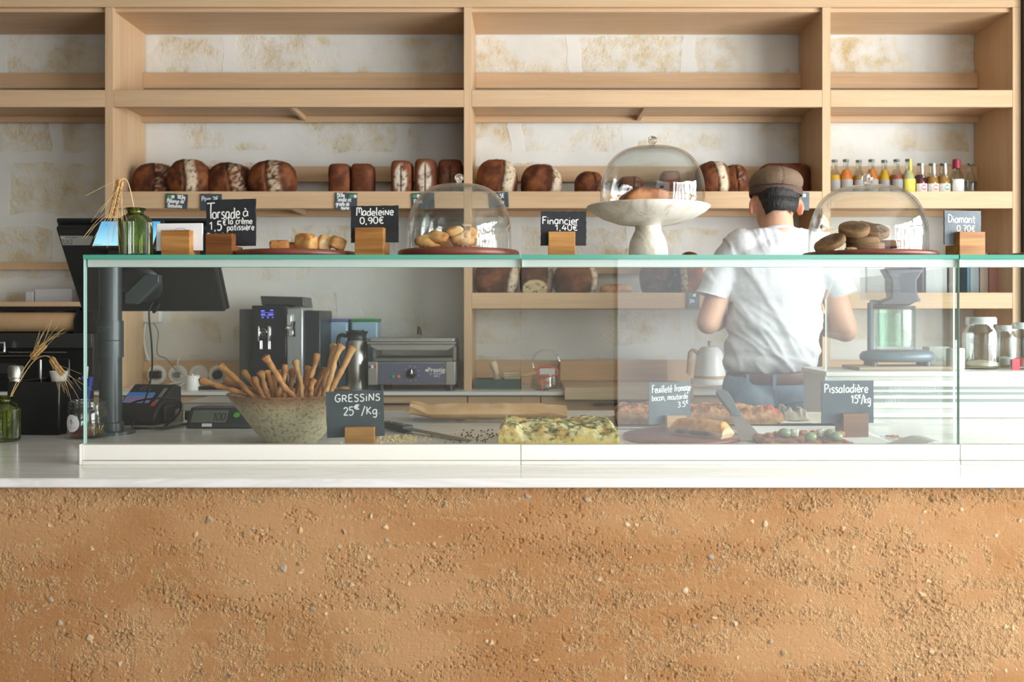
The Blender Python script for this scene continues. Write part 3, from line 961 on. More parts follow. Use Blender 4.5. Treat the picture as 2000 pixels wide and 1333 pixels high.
def make_vase():
    t = thing('bottle_vase', 'green textured glass bottle vase on the case top beside the white cards', 'vase', (0, 0, 0), 0, 'green bottle vases')
    seg, rows = 132, 62
    V, F = [], []
    for j in range(rows):
        z = .004 + .078 * j / (rows - 1)
        for q in range(seg):
            a = 2 * math.pi * q / seg
            bump = .0013 if (q % 2 == 0 and j % 2 == 0 and 0 < j < rows - 1) else 0
            r = .0364 + bump - (.0007 if q % 2 else 0) - .003 * max(0, (.01 - z) / .01) ** 2
            V.append((r * math.cos(a), r * math.sin(a), z))
    for j in range(rows - 1):
        for q in range(seg):
            q2 = (q + 1) % seg
            F.append((j * seg + q, j * seg + q2, (j + 1) * seg + q2, (j + 1) * seg + q))
    m = MB().add(V, F)
    m.lathe([(0, .002), (.030, .0005), (.034, .002), (.0366, .0041)], seg)
    m.lathe([(.0366, .082), (.0345, .089), (.028, .0955), (.0205, .099), (.0178, .102), (.0176, .107), (.0205, .111), (.0228, .1125), (.0215, .1138), (.0165, .110), (.015, .104), (.018, .099), (.032, .088), (.034, .08), (.034, .01), (.03, .007), (0, .007)], seg)
    m.build('glass_body', VASEG, t, ang=50)
    return t


vase = make_vase()
vase.location = (PX(265, 2.27), 2.27, ZT)
v2 = dup(vase, (PX(9, 2.54), 2.54, ZC), .3, 'green textured glass bottle vase on the marble before the black organiser')


def wheat(label, pts, ear_n, awns, seed, base):
    """stem, ear of grains and long awns; pts: stem to ear tip"""
    rng = random.Random(seed)
    t = thing('wheat_stalk', label, 'dried wheat', base, 0, 'dried wheat stalks')
    c = [Vector(p) - Vector(base) for p in crom(pts, 8)]
    MB().tube(c[:len(c) - ear_n + 2], .0011, 8).build('stem', STRAW, t)
    ear = c[-ear_n:]
    m, aw = MB(), MB()
    L = sum((ear[i + 1] - ear[i]).length for i in range(len(ear) - 1))
    N = 13
    for k in range(N):
        f = k / (N - 1) * (len(ear) - 1.001)
        i = int(f)
        p = ear[i].lerp(ear[i + 1], f - i)
        tg = (ear[i + 1] - ear[i]).normalized()
        sd = tg.cross(Vector((0, 1, 0))).normalized()
        for s_, oy in ((-1, -.0012), (1, -.0012), (-.5, .002), (.5, .002), (0, -.003)):
            dirv = (tg * 1.0 + sd * s_ * .42 + Vector((0, oy * 60, 0))).normalized()
            st = p + sd * s_ * .0036 + Vector((0, oy, 0))
            ln = .0128 * (1 - .25 * k / N)
            m.tube([st, st + dirv * ln * .3, st + dirv * ln * .7, st + dirv * ln], [.0010, .0030, .0025, .0003], 7)
            if rng.random() < awns:
                a = st + dirv * ln
                l2 = rng.uniform(.05, .085)
                dv = (dirv + Vector((rng.uniform(-.3, .3), rng.uniform(-.3, .3), rng.uniform(-.25, .25)))).normalized()
                aw.tube(crom([a, a + dv * l2 * .5 + Vector((0, 0, rng.uniform(-.003, .004))), a + dv * l2 + Vector((0, 0, -.006))], 4), [.0003] * 8 + [.00012], 5)
    m.build('ear', EARM, t)
    aw.build('awns', STRAW, t)
    return t


q = lambda px, py, d: Vector(P(px, py, d))
wheat('drooping wheat ear bent over the rim of the green vase on the case top', [(PX(265, 2.27) + .012, 2.275, ZT + .02), q(266, 440, 2.27), q(261, 404, 2.262), q(253, 366, 2.255), q(246, 351, 2.25), q(237, 352, 2.246), q(231, 372, 2.243), q(225, 398, 2.24), q(221, 414, 2.24)], 26, .5, 3, (PX(265, 2.27) + .012, 2.275, ZT + .012))
bx = (PX(9, 2.54) + .002, 2.54, ZC + .012)
wheat('upright wheat stalk with fanned awns in the vase before the black organiser', [bx, q(18, 785, 2.54), q(36, 740, 2.54), q(55, 709, 2.535), q(68, 694, 2.53), q(84, 678, 2.53)], 13, .22, 5, bx)
bx2 = (PX(9, 2.54) - .003, 2.545, ZC + .012)
wheat('wheat stalk arching over with hanging ear above the black organiser', [bx2, q(20, 783, 2.545), q(45, 735, 2.54), q(66, 706, 2.53), q(84, 696, 2.52), q(98, 699, 2.51), q(108, 712, 2.505), q(120, 727, 2.50)], 16, .2, 9, bx2)

# ------------------------------------------------------------------ food builders
CRUST = vcol('bread_crust', .7, .5, 160, .003, .25, .3, 90)
PASTRY = vcol('baked_pastry', .55, .35, 220, .0015, .35, .22, 140)


def superell(rx, ry, rz, e=2.5, seg=56, rings=34):
    V, F = sphere(seg, rings)
    s_ = np.sign(V) * np.abs(V)
    k = (np.abs(V) ** e).sum(1) ** (-1 / e)
    return s_ * k[:, None] * np.array([rx, ry, rz]), F


def lerp_col(a, b, t):
    return np.array(srgb(*a)[:3]) * (1 - t[:, None]) + np.array(srgb(*b)[:3]) * t[:, None]


def mixc(c, b, t):
    return c * (1 - t[:, None]) + np.array(srgb(*b)[:3]) * t[:, None]


def normals(V):
    return V / np.maximum(np.linalg.norm(V, axis=1), 1e-9)[:, None]


def boule(label, px0, px1, pytop, d, zbase, cx=.2, flour=.6, seed=0, depth=.075, dark=0.0, yaw=0.0, tilt=0.0, group='round loaves on the bread shelves', e=2.7):
    rx = (px1 - px0) * d / F_PX / 2
    rz = (PZ(pytop, d) - zbase) / 2
    V, F = superell(rx, depth, rz, e, 72, 44)
    N = normals(V)
    V = V + N * (0.006 * fbm(V, 14, 3, seed))[:, None]
    x, y, z = V[:, 0] / rx, V[:, 1] / depth, V[:, 2] / rz
    line = cx + .10 * np.sin(z * 2.2 + seed) - .12 * z * z
    dist = x - line
    top = smst(.35, -.1, y)
    groove = np.exp(-(dist / .07) ** 2) * top
    ear = np.exp(-((dist + .13) / .07) ** 2) * top
    edge_ = smst(.98, .72, np.abs(z))
    V = V + N * (-.008 * groove * edge_ + .0025 * ear * edge_ + .0025 * fbm(V, 60, 2, seed + 4))[:, None]
    n1 = fbm(V, 24, 4, seed + 1)
    c = lerp_col((86, 46, 28), (140, 82, 46), smst(-.3, .4, n1))
    c = mixc(c, (52, 28, 20), np.clip(dark + .75 * groove, 0, 1) * .8)
    fl = smst(.04, .12, dist) * smst(.62, .5, dist) * top * smst(-.2 + .4 * (1 - flour), .15 + .4 * (1 - flour), fbm(V, 105, 3, seed + 2) + .30 * flour)
    c = mixc(c, (222, 204, 176), np.clip(fl, 0, 1) * min(1, .3 + flour))
    c = mixc(c, (176, 116, 62), smst(.15, .5, fbm(V, 34, 3, seed + 9)) * .3)
    t = link('round_loaf', V, F, CRUST, col=c)
    t.location = (PX((px0 + px1) / 2, d), d, zbase + rz)
    t.rotation_euler = (tilt, 0, yaw)
    return tag(t, label, 'bread', group)


def tin_loaf(label, px0, px1, pytop, d, zbase, flour, seed, group='tin loaves on the bread shelf', ry=.055):
    rx, rz = (px1 - px0) * d / F_PX / 2, (PZ(pytop, d) - zbase) / 2
    V, F = superell(rx, ry, rz, 7, 64, 44)
    N = normals(V)
    V = V + N * (.0025 * fbm(V, 26, 3, seed))[:, None]
    x, z = V[:, 0] / rx, V[:, 2] / rz
    front = smst(-.3, -.8, V[:, 1] / ry)
    V[:, 1] -= front * .010 * (1 - (x * .9) ** 2)
    sl = np.exp(-(x / .07) ** 2) * smst(.8, .6, np.abs(z)) * front
    c = lerp_col((98, 52, 32), (140, 82, 50), smst(-.3, .4, fbm(V, 22, 4, seed + 1)))
    if flour:
        V[:, 1] += sl * .006
        fl = smst(.72, .5, np.hypot(x, z * .8)) * front * smst(-.35, .1, fbm(V, 80, 3, seed + 2) + .12)
        c = mixc(c, (226, 214, 194), fl * (1 - sl) * flour)
    t = link('tin_loaf', V, F, CRUST, col=c)
    t.location = (PX((px0 + px1) / 2, d), d, zbase + rz + .001)
    return tag(t, label, 'bread', group)


G1 = 'round loaves on the upper bread shelf'
for a in (('round brown loaf standing against the upright at the start of the upper bread shelf', 262, 345, 320, 4.33, .25, .35, 1, .075, .2),
          ('round loaf with wide white floured cut in the row of four big loaves', 330, 410, 312, 4.26, .05, 1.0, 2, .07, .1),
          ('round brown loaf with small floury strip next to the white floured loaf', 405, 494, 319, 4.30, .25, .45, 3, .075, .15),
          ('rounded loaf with speckled flour at the end of the row of four', 486, 579, 314, 4.26, .05, .6, 4, .075, 0.0)):
    boule(a[0], a[1], a[2], a[3], a[4], ZB, a[5], a[6], a[7], a[8], a[9], group=G1, yaw=-.12)
boule('round loaf dusted white along one side beside the middle upright', 931, 1010, 312, 4.27, ZB, .35, 1.0, 6, .08, 0, group=G1)
boule('round loaf with dark split and white floured side in the middle bay', 1017, 1096, 323, 4.27, ZB, .5, 1.0, 7, .08, .1, group=G1)
boule('small dark cracked loaf just before the tall glass dome', 1122, 1180, 335, 4.3, ZB, .3, .1, 8, .07, .3, group=G1)
boule('small brown loaf seen through the tall glass dome', 1206, 1256, 344, 4.33, ZB, .2, .1, 18, .06, .2, group=G1)
boule('loaf with a pale floured side showing past the tall dome', 1358, 1425, 317, 4.25, ZB, .12, 1.0, 9, .08, .1, group=G1)
boule('reddish loaf with dark split behind the floured one', 1405, 1461, 322, 4.33, ZB, .1, .15, 10, .07, .1, group=G1)
GT = 'tin loaves on the upper bread shelf'
tin_loaf('plain tin loaf first of the two unfloured blocks', 645, 687, 323, 4.28, ZB, 0, 21, GT)
tin_loaf('plain tin loaf second of the two unfloured blocks', 689, 731, 323, 4.28, ZB, 0, 22, GT)
tin_loaf('floured tin loaf with central slit further from the upright', 766, 806, 317, 4.26, ZB, 1.0, 23, GT)
tin_loaf('floured tin loaf with central slit nearest the dark tin loaf', 812, 853, 314, 4.26, ZB, 1.0, 24, GT)
tin_loaf('dark tin loaf in the shade against the middle upright', 857, 904, 315, 4.31, ZB, .1, 25, GT)
tin_loaf('dark upright slab of bread seen through the tall glass dome', 1290, 1326, 337, 4.33, ZB, 0, 26, GT)
tin_loaf('big dark square loaf behind the flat cap', 1484, 1578, 322, 4.36, ZB, .05, 27, GT)
G2 = 'loaves on the lower bread shelf'
boule('big loaf with white floured edge at the start of the lower bread shelf', 929, 1012, 505, 4.27, ZS, .6, 1.0, 31, .08, 0, group=G2, e=2.8)
boule('dark loaf with speckled flour behind the cut bread half', 1014, 1082, 508, 4.33, ZS, .55, 1.0, 32, .07, .5, group=G2)
boule('loaf with greyish floured end in the middle of the lower shelf', 1082, 1167, 513, 4.27, ZS, .6, .9, 33, .08, .2, group=G2)
boule('large dark loaf near the end of the lower bread shelf', 1250, 1340, 500, 4.32, ZS, .3, .2, 34, .08, .35, group=G2)
boule('pale floured loaf at the end of the lower shelf beside the man', 1322, 1372, 492, 4.22, ZS, -.9, 1.0, 35, .06, 0, group=G2)
# cut half showing crumb
V, F = superell(.055, .03, .042, 2.6, 48, 30)
cr = smst(-.5, -.9, V[:, 1] / .03)
V[:, 1] = np.maximum(V[:, 1], -.016)
n_ = fbm(V, 150, 3, 3)
c = mixc(lerp_col((120, 70, 38), (160, 104, 60), smst(-.3, .3, fbm(V, 30, 3, 2))), (206, 186, 144), (V[:, 1] < -.0155) * smst(1.0, .93, np.hypot(V[:, 0] / .055, V[:, 2] / .042)) * 1.0)
c = mixc(c, (96, 74, 44), (V[:, 1] < -.0155) * smst(.18, .34, n_))
t = link('bread_half', V, F, CRUST, col=c); t.location = (PX(1045, 4.2), 4.2, ZS + .042)
tag(t, 'cut half loaf showing its holey crumb on the lower shelf', 'bread', G2)
V, F = superell(.068, .04, .033, 4, 48, 30)
V = V + normals(V) * (.003 * fbm(V, 40, 3, 5))[:, None]
t = link('bread_half', V, F, CRUST, col=lerp_col((176, 120, 74), (206, 158, 110), smst(-.3, .3, fbm(V, 60, 3, 5)))); t.location = (PX(1203, 4.25), 4.25, ZS + .031)
tag(t, 'short pale end of a loaf lying on the lower shelf', 'bread', G2)

# ------------------------------------------------------------------ small slate tags hanging on the shelf lips
TAGG = M('tag_green_mark', (70, 150, 100), .6)
TAGW = M('tag_white_mark', (226, 234, 226), .6)


def shelf_tag(label, px0, px1, py0, py1, rows, green, lean=0.0, slate=SLATE_VEIL):
    d = 4.146
    k = d / F_PX
    w2, h = (px1 - px0) * k / 2, (py1 - py0) * k
    t = thing('shelf_tag', label, 'price tag', (PX((px0 + px1) / 2, d), d, PZ(py1, d)), 0, 'slate tags hanging on the shelf lips', rot=(0, lean, 0))
    MB().bb(-w2, w2, -.003, 0, 0, h).build('slate', slate, t, bevel=.0006)
    m = MB()
    for i, (s_, x, y, cap, sx) in enumerate(rows):
        write(m, s_, -w2 + x * k, h - y * k, cap * k, -.0033, .75 * k, sx, 0, i)
    m.build('lettering', CHALK, t)
    MB().tube([(0, .0015, h + .004), (0, -.0045, h + .004), (0, -.0045, h - .006)], .0012, 6).build('clip', STEEL, t)
    if green is not None:
        gx = -w2 + green * k
        MB().bb(gx, gx + 8 * k, -.0036, -.003, h - 9 * k, h - 3 * k).build('green_mark', TAGG, t, False)
        MB().bb(gx + 8.4 * k, gx + 14 * k, -.0036, -.003, h - 9 * k, h - 3 * k).build('white_mark', TAGW, t, False)
    return t


shelf_tag('small slate tag reading Mélange de Beaulieu below the white floured loaf', 323, 366, 379, 408, [('10€/kg', 23, 9, 7, .6), ('Mélange de', 3, 18, 8, .7), ('Beaulieu', 5, 27, 8, .8)], 3, .05)
shelf_tag('small slate tag half hidden behind the tall custard twist sign', 391, 433, 379, 412, [('Pain 2€', 3, 14, 9, .9)], None, .02)
shelf_tag('small slate tag reading Seigle below the plain tin loaves', 654, 697, 377, 411, [('15€/kg', 3, 8, 7, .6), ('Seigle et', 4, 17, 8, .75), ('graine de', 2, 25.5, 8, .66), ('tourne', 12, 32.5, 7, .66)], 28, .04)
shelf_tag('small slate tag below the floured tin loaves behind the madeleine dome', 805, 849, 377, 407, [('Pain', 4, 20, 8, .9)], 2, -.03)
shelf_tag('small slate tag below the white dusted loaf past the middle upright', 957, 994, 376, 406, [('4,5€', 14, 11, 8, .8), ('au', 20, 22, 8, .8)], None, -.05)
shelf_tag('small blue grey slate tag beside the man\'s ear', 1556, 1580, 376, 411, [], 3, .02, SLATEL)
shelf_tag('small blue grey slate tag on the lower shelf beside the man\'s arm', 1342, 1366, 571, 603, [('pa', 5, 20, 9, .8)], 2, .03, SLATEL)

# ------------------------------------------------------------------ round boards, glass domes and the pieces on them
def board(label, pxc, d, R, th, z, name='round_board'):
    t = MB().lathe([(0, 0), (R - .004, 0), (R, .004), (R, th - .004), (R - .004, th), (0, th)], 96).build(name, MAHOG, ang=50)
    t.location = (PX(pxc, d), d, z)
    return tag(t, label, 'board', 'round red brown boards')


def dome(label, pxc, d, R, H, z, knob=.0105, group='glass cake domes'):
    t = thing('glass_dome', label, 'cake dome', (PX(pxc, d), d, z), 0, group)
    pr = [(R, 0)]
    n = 30
    for i in range(n + 1):
        a = math.pi / 2 * i / n
        pr.append((R * .995 * max(math.cos(a), 0) ** .62, H * .30 + H * .70 * math.sin(a) ** 1.12))
    pr[-1] = (0, H)
    inner = [(max(r - .0028, 0), max(zz - (.0028 if zz > H * .4 else 0), 0)) for r, zz in reversed(pr)]
    pr = [(R - .0028, 0), (R, 0)] + pr[1:] + inner[0:-1]
    MB().lathe(pr, 96).build('cover', DOMEG, t, ang=60)
    k = knob
    MB().lathe([(0, H - .0005), (k * .62, H), (k * .5, H + k * .35), (k * .62, H + k * .6), (k, H + k * 1.15), (k * 1.02, H + k * 1.5), (k * .8, H + k * 2.05), (k * .35, H + k * 2.3), (0, H + k * 2.34)], 40).build('knob', KNOBG, t)
    return t


def knob_mat():
    n = NT('solid_clear_glass')
    g_ = n.n('ShaderNodeBsdfGlass'); g_.inputs['IOR'].default_value = 1.48; g_.inputs['Roughness'].default_value = .0
    n.l(g_.outputs[0], n.out.inputs[0])
    return n.m


KNOBG = knob_mat()


def lump(name, label, cat, loc, r, e, seed, cA, cB, rotz=0.0, rot=None, amp=.1, freq=30, group=None, top=None, mat=None, extra=None):
    """baked piece: rounded block with uneven skin and baked colours"""
    V, F = superell(*r, e, 44, 28)
    N = normals(V)
    V = V + N * (min(r) * amp * fbm(V, freq, 3, seed))[:, None]
    c = lerp_col(cA, cB, smst(-.35, .35, fbm(V, freq * 1.5, 4, seed + 1)))
    if top is not None:
        c = mixc(c, top, smst(.1, .8, V[:, 2] / r[2]) * smst(-.4, .3, fbm(V, freq * 2, 3, seed + 2)))
    if extra is not None:
        V, c = extra(V, c)
    o = link(name, V, F, mat or PASTRY, col=c)
    o.location = loc
    o.rotation_euler = rot if rot is not None else (0, 0, rotz)
    if label:
        tag(o, label, cat, group)
    return o


DB = 2.30
# -- custard twist pieces on the first board
TB = ZT + .016
board('round red brown board carrying pieces of custard twist beside the tall slate sign', 579, DB + .01, .141, .016, ZT)
GP = 'cut pieces of custard twist on the uncovered board'
pc = [(546, 483.5, .022, .013, .013, 'browned end piece of custard twist on the uncovered board', (190, 128, 66), (216, 160, 92), (150, 78, 36), .1, 0.0),
      (570, 484, .012, .012, .010, 'small dark custard twist crumb piece between two bigger ones', (140, 86, 44), (170, 112, 62), (96, 50, 26), 0, 0.1),
      (598, 481, .026, .016, .0195, 'tallest toasted custard twist piece on the uncovered board', (214, 156, 84), (232, 188, 120), (186, 104, 46), -.5, .12),
      (632, 482, .015, .015, .0185, 'pale cut custard twist piece showing its soft inside', (222, 182, 120), (238, 212, 160), (206, 154, 88), .4, .2),
      (660, 484, .017, .014, .0145, 'tilted custard twist cube at the edge of the uncovered board', (188, 136, 74), (214, 170, 108), (170, 112, 60), .5, .35)]
for i, (px, py, rx, ry, rz, lab, a, b, top, rz_, ry_) in enumerate(pc):
    lump('pastry_piece', lab, 'pastry', (PX(px, 2.27), 2.27 + .012 * (i % 2), TB + rz * .93 + abs(ry_) * .012), (rx, ry, rz), 4.5, 100 + i, a, b, rot=(0.1, ry_, rz_), amp=.16, freq=55, group=GP, top=top)
# -- madeleines under the first dome
board('round red brown board under the madeleine dome', 896, DB, .1396, .0187, ZT)
TD = ZT + .0187
dome('clear glass dome over madeleines next to the madeleine sign', 897, DB, .1206, PZ(360, DB) - TD, TD)


def shell(V, c):
    V = V.copy()
    V[:, 2] += np.where(V[:, 2] < 0, .0012 * np.cos(V[:, 0] * 620) * smst(0, -.006, V[:, 2]), 0)
    V[:, 2] += .006 * np.exp(-((V[:, 0] / .013) ** 2 + (V[:, 1] / .011) ** 2)) * (V[:, 2] > 0)
    V[:, 1] *= (1 + .35 * V[:, 0] / .03)
    c = mixc(c, (162, 92, 42), smst(.6, .95, np.abs(V[:, 0]) / .03) * .6)
    return V, c


GM = 'madeleines under the glass dome'
for i, (px, py, dd, rot, lab) in enumerate([(835, 474, 2.25, (.25, .15, .2), 'golden madeleine lying at the edge inside the dome'), (850, 466, 2.25, (.35, -.1, -.25), 'golden madeleine resting humped at the front of the pile in the dome'), (905, 470, 2.27, (.3, .0, .3), 'golden madeleine under two others in the dome'),
                                         (893, 457, 2.28, (.5, .1, .5), 'pale topped madeleine crowning the pile in the dome'), (916, 459, 2.28, (.6, -.45, 1.2), 'tilted madeleine propped up on the pile in the dome'), (860, 478, 2.33, (0, 0, .8), 'madeleine at the back of the pile in the dome')]):
    lump('madeleine', lab, 'cake', (PX(px, dd), dd, max(PZ(py, dd), TD + .012)), (.030 if i != 1 else .032, .019, .0135), 2.2, 140 + i, (180, 122, 60), (222, 172, 104), rot=rot, amp=.06, freq=40, group=GM, top=(236, 200, 140), extra=shell)
# -- marble cake stand
def cream_marble():
    n = NT('cream_marble'); b = n.pr(.3, 0, .5)
    v = n.coord((1, 1, 1))
    c = n.ramp(n.noise(v, 9, 8, .68, 1.2), [(.36, srgb(196, 184, 164)), (.46, srgb(226, 219, 205)), (.56, srgb(238, 233, 222)), (.68, srgb(208, 198, 180))])
    d_ = n.ramp(n.noise(v, 26, 5, .7, .6), [(.30, srgb(170, 160, 142)), (.37, (1, 1, 1, 1))])
    n.l(n.mix(.7, c, d_, 'MULTIPLY'), b.inputs['Base Color'])
    return n.m


CM = cream_marble()
st = thing('cake_stand', 'cream marble pedestal cake stand on the glass top', 'cake stand', (PX(1266, DB), DB, ZT))
zr = PZ(404, DB) - ZT
MB().lathe([(0, 0), (.044, 0), (.0455, .002), (.0455, .02), (.042, .040), (.034, .058), (.030, .066), (.030, zr - .040), (0, zr - .040)], 72).build('pedestal', CM, st, ang=50)
MB().lathe([(0, zr - .046), (.030, zr - .045), (.07, zr - .040), (.105, zr - .028), (.132, zr - .012), (.1415, zr - .003), (.142, zr), (.140, zr + .002), (.134, zr - .002), (.128, zr - .0035), (0, zr - .0035)], 96).build('plate', CM, st, ang=50)
ZP = ZT + zr - .0035
dome('tall clear glass dome on the cream marble cake stand', 1274, DB, .1206, PZ(287, DB) - ZP, ZP, .0108)


def cakeslice(V, c):
    V = V.copy()
    V[:, 2] += .003 * np.cos(V[:, 0] * 55 + .3) * (V[:, 2] > 0)
    V[:, 2] -= .010 * smst(-.02, -.055, V[:, 0]) * (V[:, 2] > 0)
    return V, mixc(c, (108, 56, 30), smst(.7, 1.0, V[:, 2] / .02) * .5)


lump('loaf_cake', 'half eaten brown loaf cake under the tall glass dome', 'cake', (PX(1257, DB), DB - .01, ZP + .0215), (.054, .034, .0205), 6, 170, (168, 102, 58), (196, 132, 82), rotz=.25, amp=.12, freq=40, top=(120, 64, 34), extra=cakeslice)
# -- diamant cookies under the third dome
board('round dark red brown board under the cookie dome', 1697, DB, .1508, .0135, ZT)
TC = ZT + .0135
dome('wide clear glass dome over sugared cookies next to the pale slate sign', 1694.5, DB, .132, PZ(363, DB) - TC, TC, .0122)


SUGAR = vcol('sugared_crust', .7, .6, 420, .0016, .3, .45, 480)


def cookie(lab, px, py, dd, R, th, rot, seed):
    V, F = superell(R, R, th, 5, 48, 24)
    r_ = np.hypot(V[:, 0], V[:, 1])
    k_ = r_ / np.maximum((np.abs(V[:, 0]) ** 5 + np.abs(V[:, 1]) ** 5) ** .2, 1e-9)
    V[:, :2] = V[:, :2] / np.maximum(k_, 1e-6)[:, None]
    V = V + normals(V) * (.0012 * fbm(V, 110, 3, seed))[:, None]
    c = lerp_col((112, 78, 48), (146, 106, 68), smst(-.3, .35, fbm(V, 70, 3, seed)))
    c = mixc(c, (178, 142, 98), smst(.8, .95, r_ / R) * .5)
    o = link('sugared_cookie', V, F, SUGAR, col=c)
    o.location = (PX(px, dd), dd, max(PZ(py, dd), TC + th))
    o.rotation_euler = rot
    tag(o, lab, 'cookie', 'sugared cookies under the wide dome')


for i, a in enumerate([('cookie leaning against the stack inside the wide dome', 1621, 475, 2.24, .036, .0085, (.3, -.50, 0)), ('cookie lying flat at the bottom of the stack', 1690, 480, 2.26, .042, .0095, (.12, 0, 0)), ('cookie resting on the bottom one towards its broken end', 1683, 467, 2.26, .040, .0095, (.2, -.04, 0)),
                       ('cookie crowning the stack with a sugared rim', 1668, 448.5, 2.25, .034, .0095, (.5, -.1, 0)), ('tilted cookie beside the topmost one', 1709, 453, 2.26, .032, .0095, (.4, -.30, .5)), ('cookie peeping out behind the topmost one', 1698, 443, 2.31, .026, .009, (.2, .25, 0)), ('cookie lying behind the stack on the dark board', 1728, 478, 2.35, .04, .009, (0, 0, 0))]):
    cookie(*a, 200 + i)
lump('cookie_crumb', 'broken cookie bit on the dark board at the foot of the stack', 'cookie', (PX(1662, 2.22), 2.22, TC + .004), (.013, .007, .004), 3, 230, (170, 128, 84), (206, 166, 116), amp=.3, freq=120)
board('edge of a red brown board past the pale slate sign', 2110, 2.32, .168, .013, ZT)

# ------------------------------------------------------------------ bowl of breadsticks
def bowl_mat():
    n = NT('speckled_stoneware'); b = n.pr(.45, 0, .45)
    v = n.coord((1, 1, 1))
    sep = n.n('ShaderNodeSeparateXYZ'); n.l(v, sep.inputs[0])
    a = n.noise(v, 14, 5, .65)
    s2 = n.n('ShaderNodeMath', operation='MULTIPLY_ADD'); n.l(a, s2.inputs[0]); s2.inputs[1].default_value = .05; n.l(sep.outputs[2], s2.inputs[2])
    g_ = n.ramp(s2.outputs[0], [(.085, srgb(198, 190, 160)), (.125, srgb(188, 168, 132)), (.148, srgb(156, 112, 78))])
    f = n.ramp(n.noise(v, 110, 4, .7), [(.36, srgb(150, 128, 98)), (.5, (1, 1, 1, 1))])
    n.l(n.mix(.75, g_, f, 'MULTIPLY'), b.inputs['Base Color'])
    n.l(n.bump(n.noise(v, 140, 3), .15, .001), b.inputs['Normal'])
    return n.m


BD, BXc = 2.50, PX(570, 2.50)
RZ = PZ(768, BD) - ZC
bowl = MB().lathe([(0, .004), (.052, .004), (.056, 0), (.062, .001), (.068, .008), (.088, .030), (.112, .062), (.136, .095), (.154, RZ - .006), (.1585, RZ - .0005), (.1575, RZ + .001), (.1515, RZ - .006), (.130, .093), (.106, .061), (.08, .030), (.05, .012), (0, .010)], 96).build('stoneware_bowl', bowl_mat(), ang=60)
bowl.location = (BXc, BD, ZC)
tag(bowl, 'large speckled stoneware bowl holding breadsticks in the case', 'bowl')
# breadsticks: tip (px, py), place where it passes the rim (px), depth at tip and rim, radius
ST = [(388, 742, 478, 771, 2.42, 2.43, 'breadstick sticking out lowest over the rim of the bowl'), (428, 712, 492, 774, 2.43, 2.42, 'flat ended breadstick above the lowest one'), (436, 738, 515, 776, 2.47, 2.46, 'breadstick with a broken tip behind the flat ended one'),
      (473, 723, 512, 778, 2.45, 2.44, 'pale pointed breadstick standing near the left rim of the bowl'), (495, 735, 520, 778, 2.41, 2.41, 'stubby bent breadstick leaning at the front rim'), (509, 723, 526, 778, 2.42, 2.41, 'curved breadstick with rounded end before the coffee machine'),
      (520, 724, 534, 778, 2.45, 2.43, 'breadstick with thick rounded head behind the curved one'), (516, 694, 575, 778, 2.36, 2.39, 'long flat breadstick crossing the others diagonally at the front'), (534, 732, 540, 778, 2.5, 2.48, 'short breadstick in the middle of the bunch'),
      (558, 711, 545, 778, 2.44, 2.42, 'knobbly breadstick leaning with its head over the middle'), (548, 722, 556, 778, 2.52, 2.5, 'breadstick hidden behind the knobbly one'), (572, 720, 562, 778, 2.5, 2.46, 'slim breadstick tilted behind the upright middle one'),
      (577, 702, 590, 776, 2.44, 2.41, 'upright breadstick with rounded tip in the middle of the bowl'), (585, 736, 577, 778, 2.53, 2.5, 'short breadstick low in the bunch behind the upright one'), (601, 714, 592, 778, 2.5, 2.47, 'flat headed breadstick just past the middle of the bowl'),
      (620, 690, 596, 778, 2.45, 2.42, 'breadstick with a wide split head'), (636, 718, 606, 778, 2.48, 2.45, 'dark tipped breadstick under the three tall ones'), (640, 728, 618, 778, 2.53, 2.5, 'breadstick in the shade behind the dark tipped one'),
      (652, 670, 628, 778, 2.46, 2.44, 'first of the three tall breadsticks by the slate sign'), (668, 672, 632, 778, 2.44, 2.42, 'middle of the three tall breadsticks by the slate sign'), (690, 676, 638, 778, 2.45, 2.44, 'tallest leaning breadstick nearest the steel flask'),
      (612, 740, 606, 778, 2.42, 2.41, 'thin breadstick low at the front of the bunch'), (528, 742, 548, 778, 2.56, 2.54, 'breadstick at the back of the bowl behind the middle ones')]
